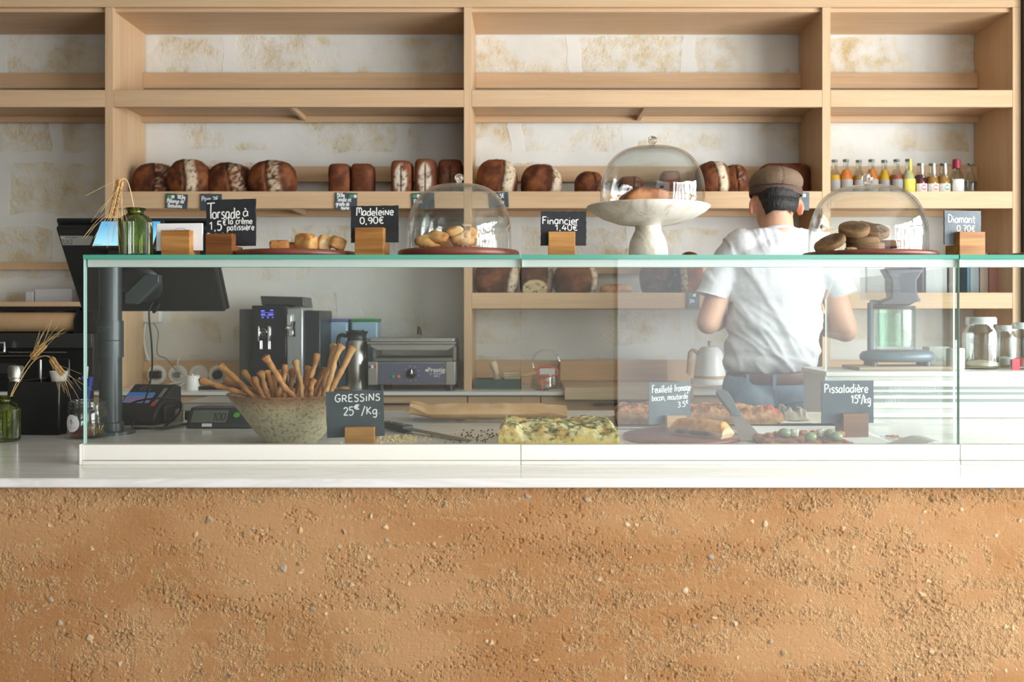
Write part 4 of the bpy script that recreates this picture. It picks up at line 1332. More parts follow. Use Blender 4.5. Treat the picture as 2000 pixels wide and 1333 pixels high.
for i, (px, py, qx, qy, dt, dr, lab) in enumerate(ST):
    rng = random.Random(i + 40)
    tip, rim = Vector(P(px, py, dt)), Vector(P(qx, qy, dr))
    dv = (rim - tip).normalized()
    c_ = Vector((BXc, BD, ZC))
    end = rim.copy()
    for s_ in range(40):                       # run down until it meets the inside of the bowl
        nx_ = end + dv * .003
        h_ = nx_.z - ZC
        lim = np.interp(h_, [.010, .012, .030, .061, .093, RZ], [.01, .05, .08, .106, .130, .155]) - .010
        if h_ < .022 or math.hypot(nx_.x - c_.x, nx_.y - c_.y) > lim:
            break
        end = nx_
    n = 22
    wob = [Vector((rng.uniform(-1, 1), rng.uniform(-.4, .4), rng.uniform(-1, 1))) * .0035 for _ in range(5)]
    path = crom([tip.lerp(end, k / 4) + (wob[k] if 0 < k < 4 else Vector((0, 0, 0))) for k in range(5)], 7)
    L = len(path)
    r0 = rng.uniform(.0058, .0072)
    rad = []
    for k in range(L):
        f = k / (L - 1)
        head = 1 + .55 * math.exp(-((f - .06) / .07) ** 2) * rng.uniform(.7, 1.1)
        tipf = math.sqrt(max(.05, min(1, f / .025)))
        rad.append(r0 * head * tipf * (1 + .10 * math.sin(k * 1.3 + i) + .05 * rng.uniform(-1, 1)))
    m = MB().tube(path, rad, 14)
    V = np.array(m.v)
    V = V - np.array(tip)
    V += np.stack([fbm(V, 120, 2, i), fbm(V, 120, 2, i + 50), fbm(V, 120, 2, i + 90)], 1) * .0012
    n1 = smst(-.3, .3, fbm(V, 60, 4, i + 3))
    c = lerp_col((160, 100, 50), (202, 146, 88), n1)
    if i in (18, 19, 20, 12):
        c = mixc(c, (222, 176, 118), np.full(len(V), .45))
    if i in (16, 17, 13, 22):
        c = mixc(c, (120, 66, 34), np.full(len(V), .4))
    o = link('breadstick', V, m.f, PASTRY, col=c)
    o.location = tip
    tag(o, lab, 'breadstick', 'breadsticks in the stoneware bowl')

# ------------------------------------------------------------------ food in the cases
def slab(name, label, cat, loc, w, dp, h, hfn, cfn, nx=130, ny=90, rotz=0.0, mat=None, bulge=.004, taper=0.0, group=None):
    """closed baked slab: bumpy top grid, side walls with a soft bulge, flat base; hfn(x, y) height, cfn(V, side) colour"""
    xs, ys = np.linspace(-w / 2, w / 2, nx), np.linspace(-dp / 2, dp / 2, ny)
    X, Y = np.meshgrid(xs, ys)
    x, y = X.ravel(), Y.ravel()
    z = h + hfn(x, y)
    ex = np.minimum(w / 2 - np.abs(x), dp / 2 - np.abs(y))
    z = z - .010 * smst(.012, 0, ex) * np.clip(h / .03, .3, 1)
    top = np.stack([x, y, z], 1)
    idx = np.arange(nx * ny).reshape(ny, nx)
    loop = list(idx[0, :]) + list(idx[1:, -1]) + list(idx[-1, -2::-1]) + list(idx[-2:0:-1, 0])
    V = [top]
    F = np.stack([idx[:-1, :-1], idx[:-1, 1:], idx[1:, 1:], idx[1:, :-1]], -1).reshape(-1, 4).tolist()
    ring = top[loop]
    K = 12
    prev = list(loop)
    base = nx * ny
    side = [np.zeros(nx * ny)]
    for k in range(1, K + 1):
        f = k / K
        r = ring.copy()
        r[:, 2] = ring[:, 2] * (1 - f)
        out = 1 + (bulge * math.sin(math.pi * min(1, f * 1.1)) - taper * f) / (np.hypot(ring[:, 0], ring[:, 1]) + 1e-6)
        jit = .0016 * fbm(np.stack([r[:, 0], r[:, 1], r[:, 2]], 1), 120, 3, 7 + nx)
        r[:, 0] *= out + jit * 5; r[:, 1] *= out + jit * 5
        cur = list(range(base, base + len(loop)))
        base += len(loop)
        V.append(r); side.append(np.full(len(loop), f))
        for i in range(len(loop)):
            j = (i + 1) % len(loop)
            F.append([prev[i], cur[i], cur[j], prev[j]])
        prev = cur
    F.append(prev[::-1])
    V, sd = np.concatenate(V), np.concatenate(side)
    o = link(name, V, F, mat or PASTRY, col=cfn(V, sd))
    o.location, o.rotation_euler = loc, (0, 0, rotz)
    return tag(o, label, cat, group)


def p3(x, y): return np.stack([x, y, np.zeros_like(x)], 1)


rngf = random.Random(9)
dim = [(rngf.uniform(-.14, .14), rngf.uniform(-.13, .13)) for _ in range(26)]


def foc_h(x, y):
    z = .016 * fbm(p3(x, y), 19, 3, 3) + .004 * fbm(p3(x, y), 70, 3, 5)
    for a, b in dim:
        z -= .012 * np.exp(-(((x - a) / .017) ** 2 + ((y - b) / .017) ** 2))
    z += .012 * np.exp(-(((x - .05) / .035) ** 2 + ((y - .07) / .03) ** 2))
    return z


def foc_c(V, sd):
    c = lerp_col((222, 196, 128), (240, 226, 172), smst(-.3, .3, fbm(V, 40, 4, 1)))
    c = mixc(c, (214, 160, 66), smst(.0, .45, fbm(V, 26, 3, 4)) * (sd < .3) * .7)
    herb = smst(.16, .32, fbm(V, 95, 3, 8) * .8 + .35 * fbm(V, 16, 3, 9)) * (1 - smst(.25, .5, sd))
    c = mixc(c, (86, 104, 62), herb * .85)
    c = mixc(c, (120, 134, 104), herb * smst(.1, .4, fbm(V, 220, 2, 10)))
    yel = smst(.25, .5, sd)
    c = mixc(c, (238, 212, 116), yel * .9)
    c = mixc(c, (206, 156, 56), yel * smst(.1, .4, fbm(V, 60, 3, 12)) * .6)
    c = mixc(c, (120, 130, 86), smst(.32, .45, fbm(V, 90, 2, 14)) * .7)
    return c


slab('focaccia', 'thick yellow focaccia with herbs and dimples across the case joint', 'bread', (PX(1088, 2.52), 2.525, ZC + .0012), .284, .27, .049, foc_h, foc_c, 190, 170)
herbs = MB()
rngh = random.Random(4)
for k in range(170):
    x, y = rngh.uniform(-.135, .135), rngh.uniform(-.125, .125)
    z = .0505 + float(foc_h(np.array([x]), np.array([y]))[0])
    if abs(x) > .125 or abs(y) > .115:
        z -= .006
    L, a, e = rngh.uniform(.004, .011), rngh.uniform(0, 6.3), rngh.uniform(-.3, .3)
    dx, dy, dz = L * math.cos(a), L * math.sin(a), L * e * .5
    herbs.tube([(x - dx, y - dy, z - dz), (x, y, z + .0012), (x + dx, y + dy, z + dz)], [.0004, .0011, .0003], 5)
ho = herbs.build('herb_needles', noisy('dried_rosemary', [(.3, (82, 96, 58)), (.7, (128, 136, 88))], 120, 2, .8), bpy.data.objects['focaccia'])


def q_h(x, y): return .016 * fbm(p3(x, y), 24, 4, 33) + .006 * fbm(p3(x, y), 60, 3, 35)


def q_c(red):
    def f(V, sd):
        c = lerp_col((190, 126, 78), (224, 176, 124), smst(-.3, .3, fbm(V, 36, 4, 2)))
        t_ = 1 - smst(.05, .25, sd)
        c = mixc(c, (148, 78, 44), smst(-.1, .3, fbm(V, 34, 3, 5)) * t_ * .8)
        c = mixc(c, (186, 84, 62), smst(.22, .42, fbm(V, 24, 3, 6 + red)) * t_)
        c = mixc(c, (150, 136, 78), smst(.3, .45, fbm(V, 30, 3, 16 + red)) * t_)
        c = mixc(c, (206, 156, 92), smst(.3, .6, sd))
        return mixc(c, (172, 116, 60), smst(.0, .35, fbm(V, 70, 3, 8)) * smst(.3, .6, sd) * .7)
    return f


TRZ = ZC + .0042
tray = thing('baking_tray', 'thin grey metal tray under the tomato tarts', 'tray', (PX(1405, 2.95), 2.95, ZC))
MB().bb(-.325, .325, -.15, .16, 0, .002).build('sheet', STEEL, tray, False)
for a in (((-.325, -.15), (.325, -.15)), ((.325, -.15), (.325, .16)), ((.325, .16), (-.325, .16)), ((-.325, .16), (-.325, -.15))):
    MB().tube([(a[0][0], a[0][1], .0035), (a[1][0], a[1][1], .0035)], .0035, 8).build('rim', STEEL, tray)
slab('tart_slab', 'tomato topped tart piece with a dark crust end behind the focaccia', 'tart', (PX(1262, 2.97), 2.985, TRZ), .175, .19, .043, q_h, q_c(0), 110, 100, rotz=-.06)
slab('tart_slab', 'long tomato topped tart piece with pale cut side behind the cake server', 'tart', (PX(1428, 2.98), 2.985, TRZ), .262, .19, .042, q_h, q_c(2), 140, 100, rotz=-.02)
PARCH = noisy('greaseproof_paper', [(.3, (232, 230, 222)), (.7, (244, 243, 238))], 8, 3, .7)


def sheet(name, label, cat, loc, w, dp, hfn, mat, nx=60, ny=50, rotz=0.0, th=.0006, group=None):
    xs, ys = np.linspace(-w / 2, w / 2, nx), np.linspace(-dp / 2, dp / 2, ny)
    X, Y = np.meshgrid(xs, ys)
    x, y = X.ravel(), Y.ravel()
    z = np.maximum(hfn(x, y), 0)
    idx = np.arange(nx * ny).reshape(ny, nx)
    F = np.stack([idx[:-1, :-1], idx[:-1, 1:], idx[1:, 1:], idx[1:, :-1]], -1).reshape(-1, 4)
    o = link(name, np.stack([x, y, z], 1), F.tolist(), mat)
    s_ = o.modifiers.new('thickness', 'SOLIDIFY'); s_.thickness = th; s_.offset = 1
    o.location, o.rotation_euler = loc, (0, 0, rotz)
    return tag(o, label, cat, group)


sheet('paper_sheet', 'white greaseproof paper sheet with a curled edge under the thin onion tart', 'paper', (.760, 2.46, ZC + .0006), .32, .52,
      lambda x, y: .0012 + .0012 * fbm(p3(x, y), 14, 3, 4) + .040 * smst(.05, .15, x) * smst(.02, -.16, y) + .016 * smst(.17, .26, y), PARCH, 80, 60)
sheet('paper_sheet', 'cream greaseproof paper behind the onion tart sign', 'paper', (PX(1590, 2.95), 2.97, ZC + .0006), .24, .2,
      lambda x, y: .0085 + .006 * fbm(p3(x, y), 16, 3, 14) + .012 * smst(.03, .1, y), noisy('used_paper', [(.3, (206, 196, 176)), (.7, (228, 220, 202))], 8, 3, .7))
sheet('crumpled_paper', 'crumpled grey brown wrapping paper at the end of the long tart', 'paper', (PX(1546, 2.96), 2.96, ZC + .012), .085, .10,
      lambda x, y: np.maximum(.018 + .026 * fbm(p3(x, y), 42, 2, 77) + .010 * (1 - np.abs(fbm(p3(x, y), 40, 2, 78)) * 4), .002) * smst(.052, .03, np.abs(y)) * smst(.044, .03, np.abs(x)), noisy('wrapping_paper', [(.3, (118, 108, 92)), (.7, (158, 146, 126))], 20, 3, .35, spec=.6), 60, 60)


def pis_h(x, y): return .004 * fbm(p3(x, y), 40, 4, 43) + .003 * fbm(p3(x, y), 110, 3, 45)


def pis_c(V, sd):
    c = lerp_col((134, 78, 48), (186, 122, 76), smst(-.3, .3, fbm(V, 50, 4, 2)))
    c = mixc(c, (196, 168, 128), smst(.15, .4, fbm(V, 34, 3, 6)) * .8)
    return mixc(c, (112, 58, 38), smst(.1, .4, fbm(V, 90, 3, 8)))


PIS = slab('onion_tart', 'thin brown onion tart with green olives on white paper', 'tart', (PX(1562, 2.5), 2.50, ZC + .0035), .215, .19, .011, pis_h, pis_c, 120, 100)
OLV = noisy('green_olive', [(.3, (128, 140, 102)), (.7, (154, 164, 128))], 20, 3, .3)
olp = [(1532, 850, 2.49, .0135), (1622, 854, 2.48, .0130), (1583, 862, 2.42, .0125), (1634, 864, 2.43, .0125)]
GO = 'green olives on the onion tart'
ol = ['green olive on the onion tart before the garlic clove', 'green olive on the onion tart nearest the wooden sign block', 'pale green olive low at the front edge of the onion tart', 'pale green olive at the front corner of the onion tart']
for (px, py, dd, r), lab in zip(olp, ol):
    o = MB().ell((0, 0, 0), (r * 1.2, r, r * .92)).build('olive', OLV)
    o.location = (PX(px, dd), dd, ZC + .0145 + r * .86)
    tag(o, lab, 'olive', GO)
for i, (px, py, dd, lab) in enumerate([(1552, 847, 2.5, 'white garlic clove on the onion tart between two olives'), (1603, 852, 2.49, 'grey white onion piece on the onion tart')]):
    lump('garlic_clove', lab, 'garlic', (PX(px, dd), dd, ZC + .026), (.0115, .01, .0115), 2.3, 320 + i, (206, 204, 188), (228, 226, 212), amp=.5, freq=70)
for i, (px, dd, rr) in enumerate([(1503, 2.5, .014), (1517, 2.53, .012), (1570, 2.55, .013), (1590, 2.55, .012), (1640, 2.54, .012)]):
    o = lump('onion_topping', None, None, (PX(px, dd) - PIS.location.x, dd - PIS.location.y, .0145), (rr, rr * .8, rr * .65), 2.2, 330 + i, (150, 96, 60), (188, 128, 84), amp=.6, freq=60)
    o.parent = PIS

# -- puff pastry on its board
RB = board('round reddish board under the puff pastry roll inside the case', 1330, 2.585, .151, .012, ZC)


def feu_h(x, y): return .006 * np.cos(x * 18) - .016 * (y / .03) ** 2 + .002 * fbm(p3(x, y), 60, 3, 53)


def feu_c(V, sd):
    c = lerp_col((204, 132, 52), (232, 176, 92), smst(-.3, .3, fbm(V, 40, 4, 2)))
    c = mixc(c, (170, 92, 36), smst(.1, .4, fbm(V, 24, 3, 5)) * .6)
    f = smst(.12, .25, sd)
    c = mixc(c, (222, 186, 130), f * .9)
    dk = f * smst(.20, .34, sd) * smst(.92, .72, sd) * smst(.066, .045, np.abs(V[:, 0] + .008)) * smst(-.5, .0, fbm(V, 40, 3, 7))
    c = mixc(c, (104, 74, 76), dk * .9)
    return mixc(c, (240, 214, 166), f * smst(.055, .07, V[:, 0]) * .8)


slab('puff_pastry', 'golden puff pastry roll with dark filling on the reddish round board', 'pastry', (PX(1369, 2.555), 2.555, ZC + .0122), .160, .052, .038, feu_h, feu_c, 110, 50, rotz=-.78, bulge=.004, taper=.004)

# -- cake server leaning on the long tart
a, b = Vector((PX(1470, 2.52), 2.52, ZC + .0035)), Vector(P(1407, 764, 2.90))
ln = (b - a).length
sv = thing('cake_server', 'grey handled steel cake server leaning on the long tart', 'cake server', a)
sv.rotation_euler = (b - a).to_track_quat('Y', 'Z').to_euler()
MB().prism([(-.031, 0), (.031, 0), (.014, ln * .48), (-.014, ln * .48)], -.0006, .0006, plane='xy').build('blade', noisy('server_steel', [(.3, (150, 148, 142)), (.7, (176, 174, 168))], 6, 2, .3, metal=.7), sv, False)
h = MB().prism([(-.015, ln * .47), (.015, ln * .47), (.015, ln * .50), (.0125, ln * .54), (.015, ln * .62), (.0185, ln * .86), (.0175, ln * .95), (.010, ln), (-.010, ln), (-.0175, ln * .95), (-.0185, ln * .86), (-.015, ln * .62), (-.0125, ln * .54), (-.015, ln * .50)], -.0055, .0055, plane='xy').build('handle', M('blue_grey_plastic', (96, 108, 112), .4), sv, True, bevel=.003)
h.rotation_euler = (0, 0, 0)

# -- bread knife with crumbs
ka, kb = Vector((PX(918, 2.52), 2.52, ZC + .0035)), Vector((PX(752, 2.80), 2.80, ZC + .014))
kn = thing('bread_knife', 'bread knife with dark handle lying behind the Gressins sign', 'knife', kb)
kd = kb - ka
kn.rotation_euler = (-kd).to_track_quat('X', 'Z').to_euler()
L = kd.length
MB().prism([(.10, -.017), (L - .03, -.014), (L, .010), (L - .02, .014), (.10, .016)], -.0008, .0008, plane='xy').build('blade', noisy('knife_steel', [(.3, (132, 132, 128)), (.7, (160, 160, 154))], 5, 2, .35, metal=.8), kn, False)
hd = MB().prism([(0, -.014), (.02, -.017), (.06, -.014), (.09, -.019), (.112, -.021), (.114, .018), (.06, .014), (.02, .018), (0, .016)], -.010, .010, plane='xy').build('handle', DGREY, kn, bevel=.006, seg=3)
for xx in (.03, .09):
    MB().lathe([(0, -.0112), (.004, -.0112), (.004, .0112), (0, .0112)], 16, (xx, 0, 0)).build('rivet', STEEL, kn)


def scatter(name, label, n, box, size, colA, colB, seed, z=ZC):
    rng = random.Random(seed)
    m = MB()
    for k in range(n):
        x = PX(rng.gauss(box[0], box[1]), box[2])
        y = rng.uniform(box[3], box[4])
        s_ = size * rng.uniform(.4, 1.3)
        m.box((x, y, z + s_ * .42), (s_, s_ * rng.uniform(.6, 1.1), s_ * .8), (rng.uniform(-.15, .15), rng.uniform(-.15, .15), rng.uniform(0, 3)))
    o = m.build(name, noisy(name + '_mat', [(.3, colA), (.7, colB)], 90, 2, .85), smooth=False)
    return tag(o, label, 'crumbs', None, 'stuff')


scatter('bread_crumbs', 'pale yellow bread crumbs scattered beside the Gressins sign block', 240, (770, 34, 2.6, 2.44, 2.66), .0036, (224, 196, 130), (240, 222, 170), 1)
scatter('herb_crumbs', 'dark herb crumbs on the marble beside the focaccia', 90, (930, 28, 2.6, 2.5, 2.78), .0032, (70, 74, 48), (112, 104, 62), 2)
cr = scatter('tart_crumbs', 'reddish tart crumbs on the white paper past the onion tart sign', 60, (1742, 9, 2.6, 2.56, 2.62), .0040, (150, 66, 40), (200, 130, 70), 3, ZC + .0030)

# -- kraft paper parcel
def parcel():
    nx, ns = 110, 36
    V, F = [], []
    rng = random.Random(3)
    jag = [rng.uniform(-.012, .010) for _ in range(ns)]
    for i in range(nx):
        f = i / (nx - 1)
        for k_ in range(ns):
            a = 2 * math.pi * k_ / ns
            u, s_ = math.cos(a), math.sin(a)
            fat = .024 * (1 - .35 * smst(.75, 1.0, f)) * (.55 + .45 * smst(0, .18, f))
            wid = .070 + .012 * (1 - f)
            y = wid * u
            z = fat * np.sign(s_) * (1 - abs(u) ** 1.7)
            x = -.235 + .47 * f + (jag[k_] if i == 0 else 0)
            V.append((x, y, z))
        for k_ in range(ns):
            if i:
                F.append(((i - 1) * ns + k_, (i - 1) * ns + (k_ + 1) % ns, i * ns + (k_ + 1) % ns, i * ns + k_))
    V = np.array(V)
    x = V[:, 0]
    crease = np.abs(fbm(V * np.array([1, 3, .1]), 12, 3, 3))
    V[:, 2] += .010 * (.3 - crease) * smst(-.06, .0, -np.abs(V[:, 1])) + .006 * smst(.12, .22, x) * np.sin(V[:, 1] * 160 + 40 * x)
    V[:, 2] += smst(-.17, -.235, x) * (.010 * np.sin(V[:, 1] * 210) + .012)
    c = lerp_col((204, 166, 122), (222, 186, 144), smst(-.3, .3, fbm(V, 14, 3, 4)))
    return link('kraft_bag', V, F, vcol('kraft_paper', .75, .3, 60, .003, .2, .08, 40), col=c, ang=30)


kr = parcel()
kr.location = (PX(955, 3.0), 3.03, ZC + .027)
tag(kr, 'kraft paper bread bag lying behind the focaccia', 'paper bag')

# ------------------------------------------------------------------ till area on the marble
D = 2.70
pos = thing('till_terminal', 'black till screens clamped on a thick pole at the end of the counter', 'till', (PX(216, D), D, ZC))
POLE = M('grey_green_pole', (52, 62, 64), .34, 0, .6)
MB().lathe([(0, 0), (.064, 0), (.064, .008), (.034, .009), (.034, .030), (.0292, .032), (.0292, .470), (0, .470)], 56).build('pole', POLE, pos, ang=40)
MB().lathe([(.0293, .207), (.0335, .207), (.0335, .252), (.0325, .253), (.0335, .254), (.0335, .306), (.0293, .306)], 56).build('collar', POLE, pos, ang=40)
k = D / F_PX
m = MB(); squiggle(m, -.014, .288, .018, .0030, 0, .0004, 1); squiggle(m, -.010, .281, .014, .0022, 0, .0003, 2); m.bb(-.021, -.0145, -.0003, .0003, .276, .292); m.tube([(-.020, 0, .276), (.006, 0, .276)], .0004, 5)
m.v = [(x, -math.sqrt(max(.0337 ** 2 - x * x, 0)), z) for x, y, z in m.v]
m.build('printed_mark', GREY, pos)
# operator display: leans towards the camera at the top, its back to us
tl, bl, br = Vector(P(112, 445, 2.735)), Vector(P(160, 610, 2.90)), Vector(P(441, 610, 2.90))
o0 = pos.location
up = (tl - bl)
HH = math.hypot(up.y, up.z)
ang = math.atan2(-up.y, up.z)
W2 = (br.x - bl.x)
dsp = MB().bb(0, W2, 0, .022, 0, HH).build('operator_display', M('display_back', (30, 32, 33), .42), pos, bevel=.006)
dsp.location = bl - o0
dsp.rotation_euler = (ang, 0, 0)
MB().bb(-.003, W2 + .003, .0225, .034, -.006, HH + .012).build('bezel', BLACK, dsp, bevel=.003)
MB().lathe([(0, 0), (.062, 0), (.060, .006), (.05, .014), (0, .018)], 48, (.195, -.0005, .10), 'y').build('mount_disc', M('mount_disc_plastic', (40, 43, 44), .4), dsp, ang=50)
MB().lathe([(0, 0), (.010, 0), (.010, .010), (0, .012)], 24, (.205, -.017, .115), 'y').build('screw_knob', DGREY, dsp)
st_ = MB().bb(.006, .098, -.0006, 0, HH - .056, HH - .026).build('sticker', M('grey_sticker', (176, 176, 170), .6), dsp, False)
m = MB()
for i, (s_, x, z, cap, wd_) in enumerate([('METTLER TOLEDO', .020, .0235, .0036, .9), ('MOD. du type : 15000', .008, .0155, .003, .9), ('MOD. : 15000-2 : 1.0', .008, .0095, .003, .9), ('Certificat : 0000', .010, .0035, .003, .9)]):
    write(m, s_, .0 + x, HH - .056 + z, cap, -.0008, .00028, wd_, 0, i)
m.build('printed_text', BLACK, st_)
# arm
arm = MB()
arm.prism([(.02, .0), (.05, .0), (.112, .058), (.112, .080), (.075, .080), (.02, .028)], -.014, .014)
ao = arm.build('arm', M('arm_metal', (70, 80, 82), .4, .3), pos, bevel=.002); ao.location = (.012, .030, .352)
# customer display on top, facing us, leaning back
a, b, c_ = Vector(P(172, 486, 2.66)), Vector(P(192, 428, 2.73)), Vector(P(303, 486, 2.66))
up = b - a
cd = MB().bb(0, c_.x - a.x, 0, .018, 0, math.hypot(up.y, up.z)).build('customer_display', BLACK, pos, bevel=.004)
cd.location = a - o0
cd.rotation_euler = (-math.atan2(up.y, up.z), 0, 0)
sw, shh = c_.x - a.x, math.hypot(up.y, up.z)


def screen_mat():
    n = NT('lit_blue_screen'); tc = n.coord((1, 1, 1)); sp = n.n('ShaderNodeSeparateXYZ'); n.l(tc, sp.inputs[0])
    mr = n.n('ShaderNodeMapRange'); mr.inputs['From Max'].default_value = .09; n.l(sp.outputs[2], mr.inputs[0])
    e = n.n('ShaderNodeEmission'); e.inputs[1].default_value = .85
    n.l(n.ramp(mr.outputs[0], [(0, srgb(176, 226, 236)), (.5, srgb(140, 206, 232)), (1, srgb(84, 170, 220))]), e.inputs[0]); n.l(e.outputs[0], n.out.inputs[0])
    return n.m


scr = MB().bb(.009, sw - .009, -.0008, 0, .011, shh - .010).build('screen', screen_mat(), cd, False)
m = MB(); write(m, 'Message du jour', .012, .0135, .0028, -.001, .00022, .9); m.build('screen_text', DGREY, cd)
MB().bb(sw * .3, sw * .7, .002, .012, -.03, -.001).build('display_foot', BLACK, cd, bevel=.002)
# cables
CBL = M('black_cable', (20, 20, 20), .5)


def cable(label, pts, r, mat=CBL, n=8, cat='cable', group=None):
    c = crom(pts, n)
    o = MB().tube([p - c[0] for p in c], r, 8).build('cable', mat)
    o.location = c[0]
    return tag(o, label, cat, group)


cable('thin black cable hanging from the till screen down to the marble', [q(300, 590, 2.78), q(291, 612, 2.77), q(296, 670, 2.78), q(297, 720, 2.80), q(289, 765, 2.80), q(274, 800, 2.80), q(262, 822, 2.80), Vector((PX(258, 2.82), 2.82, ZC + .003))], .0024)
MB().tube([(.235, -.004, .035), (.225, -.012, .020), (.214, -.012, .008)], [.0035, .006, .0045], 10).build('cable_plug', BLACK, dsp)
zc = lambda px, d, z=.004: Vector((PX(px, d), d, ZC + z))
cable('black cable looping over the card reader', [zc(246, 2.86, .05), q(262, 786, 2.86), q(300, 779, 2.86), q(335, 779, 2.88), q(352, 785, 2.92), q(353, 800, 2.93), q(343, 815, 2.9), zc(322, 2.84)], .0028)
cable('black cable lying in curves on the marble by the pole foot', [zc(238, 2.79), zc(262, 2.74, .008), zc(290, 2.72, .012), zc(320, 2.77), zc(352, 2.86), zc(372, 2.95)], .0026)
cable('second black cable lying in front of the card reader', [zc(262, 2.80), zc(296, 2.79, .004), zc(330, 2.80, .006), zc(362, 2.84, .010), zc(384, 2.92)], .0034)

# card reader
cr = thing('card_reader', 'black card payment terminal with coloured screen beside the pole', 'card reader', (PX(287, 2.97), 2.975, ZC), -.12)
body = MB().prism([(-.085, .012), (-.085, .030), (-.060, .052), (.045, .112), (.085, .104), (.085, .0), (-.07, 0)], -.066, .066, plane='yz').build('body', BLACK, cr, bevel=.006, seg=3)
sl_ = math.atan2(.060, .105)
def on_slope(px_, s_, w_, l_, mat_, nm, par=cr, lift=.0006):
    o = MB().bb(-w_ / 2, w_ / 2, -l_ / 2, l_ / 2, 0, .0016).build(nm, mat_, par, False)
    y = -.060 + s_ * math.cos(sl_); z = .052 + s_ * math.sin(sl_)
    o.location = (px_, y - math.sin(sl_) * lift, z + math.cos(sl_) * lift); o.rotation_euler = (sl_, 0, 0)
    return o
on_slope(-.016, .045, .082, .050, emis('card_reader_screen', (96, 104, 132), .55), 'screen')
on_slope(-.016, .062, .082, .016, emis('card_reader_banner', (60, 96, 150), .6), 'screen_banner', lift=.0026)
on_slope(-.016, .030, .060, .012, emis('card_reader_stripe', (140, 92, 132), .5), 'screen_stripe', lift=.0026)
on_slope(.046, .058, .010, .075, GREY, 'silver_edge')
on_slope(.044, .014, .012, .022, M('red_light_bar', (214, 52, 74), .4), 'red_edge')
m = MB(); m.tube([(.016 * math.cos(a) - .012, .0, .008 * math.sin(a)) for a in np.linspace(0, 6.28, 24)], .0006, 5); write(m, 'ur', -.018, -.0025, .006, 0, .0005, 1)
e_ = m.build('emblem', GREY, cr); e_.location = (0, .012, .098); e_.rotation_euler = (sl_ - .9, 0, 0)
MB().box((.072, -.01, .03), (.010, .06, .045)).build('side_socket', DGREY, cr, bevel=.003)
cb = MB().bb(-.016, .016, -.012, .012, 0, .036).build('adapter_box', M('cream_plastic', (176, 172, 140), .5), bevel=.002)
cb.location = (PX(346, 3.02), 3.02, ZC); tag(cb, 'small cream adapter box between card reader and scale', 'adapter')

# scale
sc = thing('kitchen_scale', 'steel topped weighing scale with digital readout behind the bowl', 'scale', (PX(356, 2.9), 2.9, ZC))
hz = PZ(787, 2.9) - ZC
MB().bb(0, .28, 0, .235, hz - .025, hz).build('platform', STEEL, sc, bevel=.003)
MB().bb(.004, .276, .004, .23, hz - .052, hz - .0255).build('body', BLACK, sc, bevel=.004)
for (xx, yy) in ((.022, .03), (.255, .03), (.022, .2), (.255, .2)):
    MB().lathe([(0, 0), (.014, 0), (.013, .007), (.005, .010), (.005, hz - .0525), (0, hz - .0525)], 24, (xx, yy, 0)).build('foot', BLACK, sc)
dp = MB().prism([(-.085, 0), (-.09, .008), (-.045, .056), (0, .056), (0, 0)], .040, .26, plane='yz').build('readout', DGREY, sc, bevel=.003)
an = math.atan2(.048, .045)
lc = MB().bb(.0, .10, 0, .044, 0, .001).build('lcd_panel', M('lcd', (104, 112, 102), .3), sc, False)
lc.location = (.052, -.084, .0165); lc.rotation_euler = (an, 0, 0)
m = MB(); write(m, '100', .060, .008, .026, 0, .0016, .8)
m.v = [(x, z, .0012 + y * .1) for x, y, z in m.v]
m.build('digits', BLACK, lc)
bt = MB().lathe([(0, 0), (.009, 0), (.009, .002), (0, .0025)], 24).build('green_button', M('green_button', (88, 170, 60), .5), sc)
bt.location = (.178, -.067, .036); bt.rotation_euler = (an, 0, 0)
lb = MB().bb(0, .028, -.0006, 0, 0, .009).build('white_label', WHITE, sc, False); lb.location = (.086, -.0895, .006); lb.rotation_euler = (-.2, 0, 0)

# black organiser with pens
og = thing('desk_organiser', 'black rectangular organiser holding pens and a white cup beside the vase', 'organiser', (PX(113, 2.655), 2.66, ZC), 0)
og.rotation_euler = (0, 0, math.radians(-3))
hh = PZ(747, 2.66) - ZC
m = MB()
WA, DA = .142, .195
m.bb(-WA, 0, 0, .004, 0, hh).bb(-.004, 0, .004, DA, 0, hh).bb(-WA, -WA + .004, .004, DA, 0, hh).bb(-WA + .004, -.004, DA - .004, DA, 0, hh + .004).bb(-WA + .004, -.004, .004, DA - .004, 0, .004)
m.build('box', BLACK, og, bevel=.002)
MB().bb(-WA + .0045, -.0045, .0045, .085, hh - .012, hh - .006).build('inner_shelf', BLACKM, og)
inw = og.matrix_world.copy()
def inorg(x, y, z): return Vector((og.location.x + x * math.cos(og.rotation_euler.z) - y * math.sin(og.rotation_euler.z), og.location.y + x * math.sin(og.rotation_euler.z) + y * math.cos(og.rotation_euler.z), ZC + z))
o = thing('metal_shaker', 'round topped brushed metal shaker at the rear of the black organiser', 'shaker', Vector((PX(31, 2.70), 2.70, ZC + hh - .0058)))
MB().lathe([(0, 0), (.0165, 0), (.0165, .014), (.0195, .016), (.0195, .042), (.017, .047), (0, .049)], 40).build('cap', STEEL, o)
o = MB().lathe([(0, 0), (.019, 0), (.024, .028), (.0225, .028), (.018, .003), (0, .003)], 40).build('paper_cup', M('white_cup', (226, 226, 222), .6))
o.location = Vector((PX(115, 2.78), 2.78, ZC + hh - .0055 - 0)); tag(o, 'small white cup in the black organiser', 'cup')
o = thing('lighter', 'black lighter with white lettering standing in the organiser', 'lighter', Vector((PX(147, 2.80), 2.80, ZC + hh - .075)), rot=(0, .18, .0))
MB().bb(-.0125, .0125, -.005, .005, 0, .094).build('body', BLACK, o, bevel=.003)
m = MB(); write(m, 'clip', .0, 0, .009, -.0055, .0009, .9); l_ = m.build('lettering', WHITE, o); l_.rotation_euler = (0, -1.57, 0); l_.location = (.0035, 0, .066)
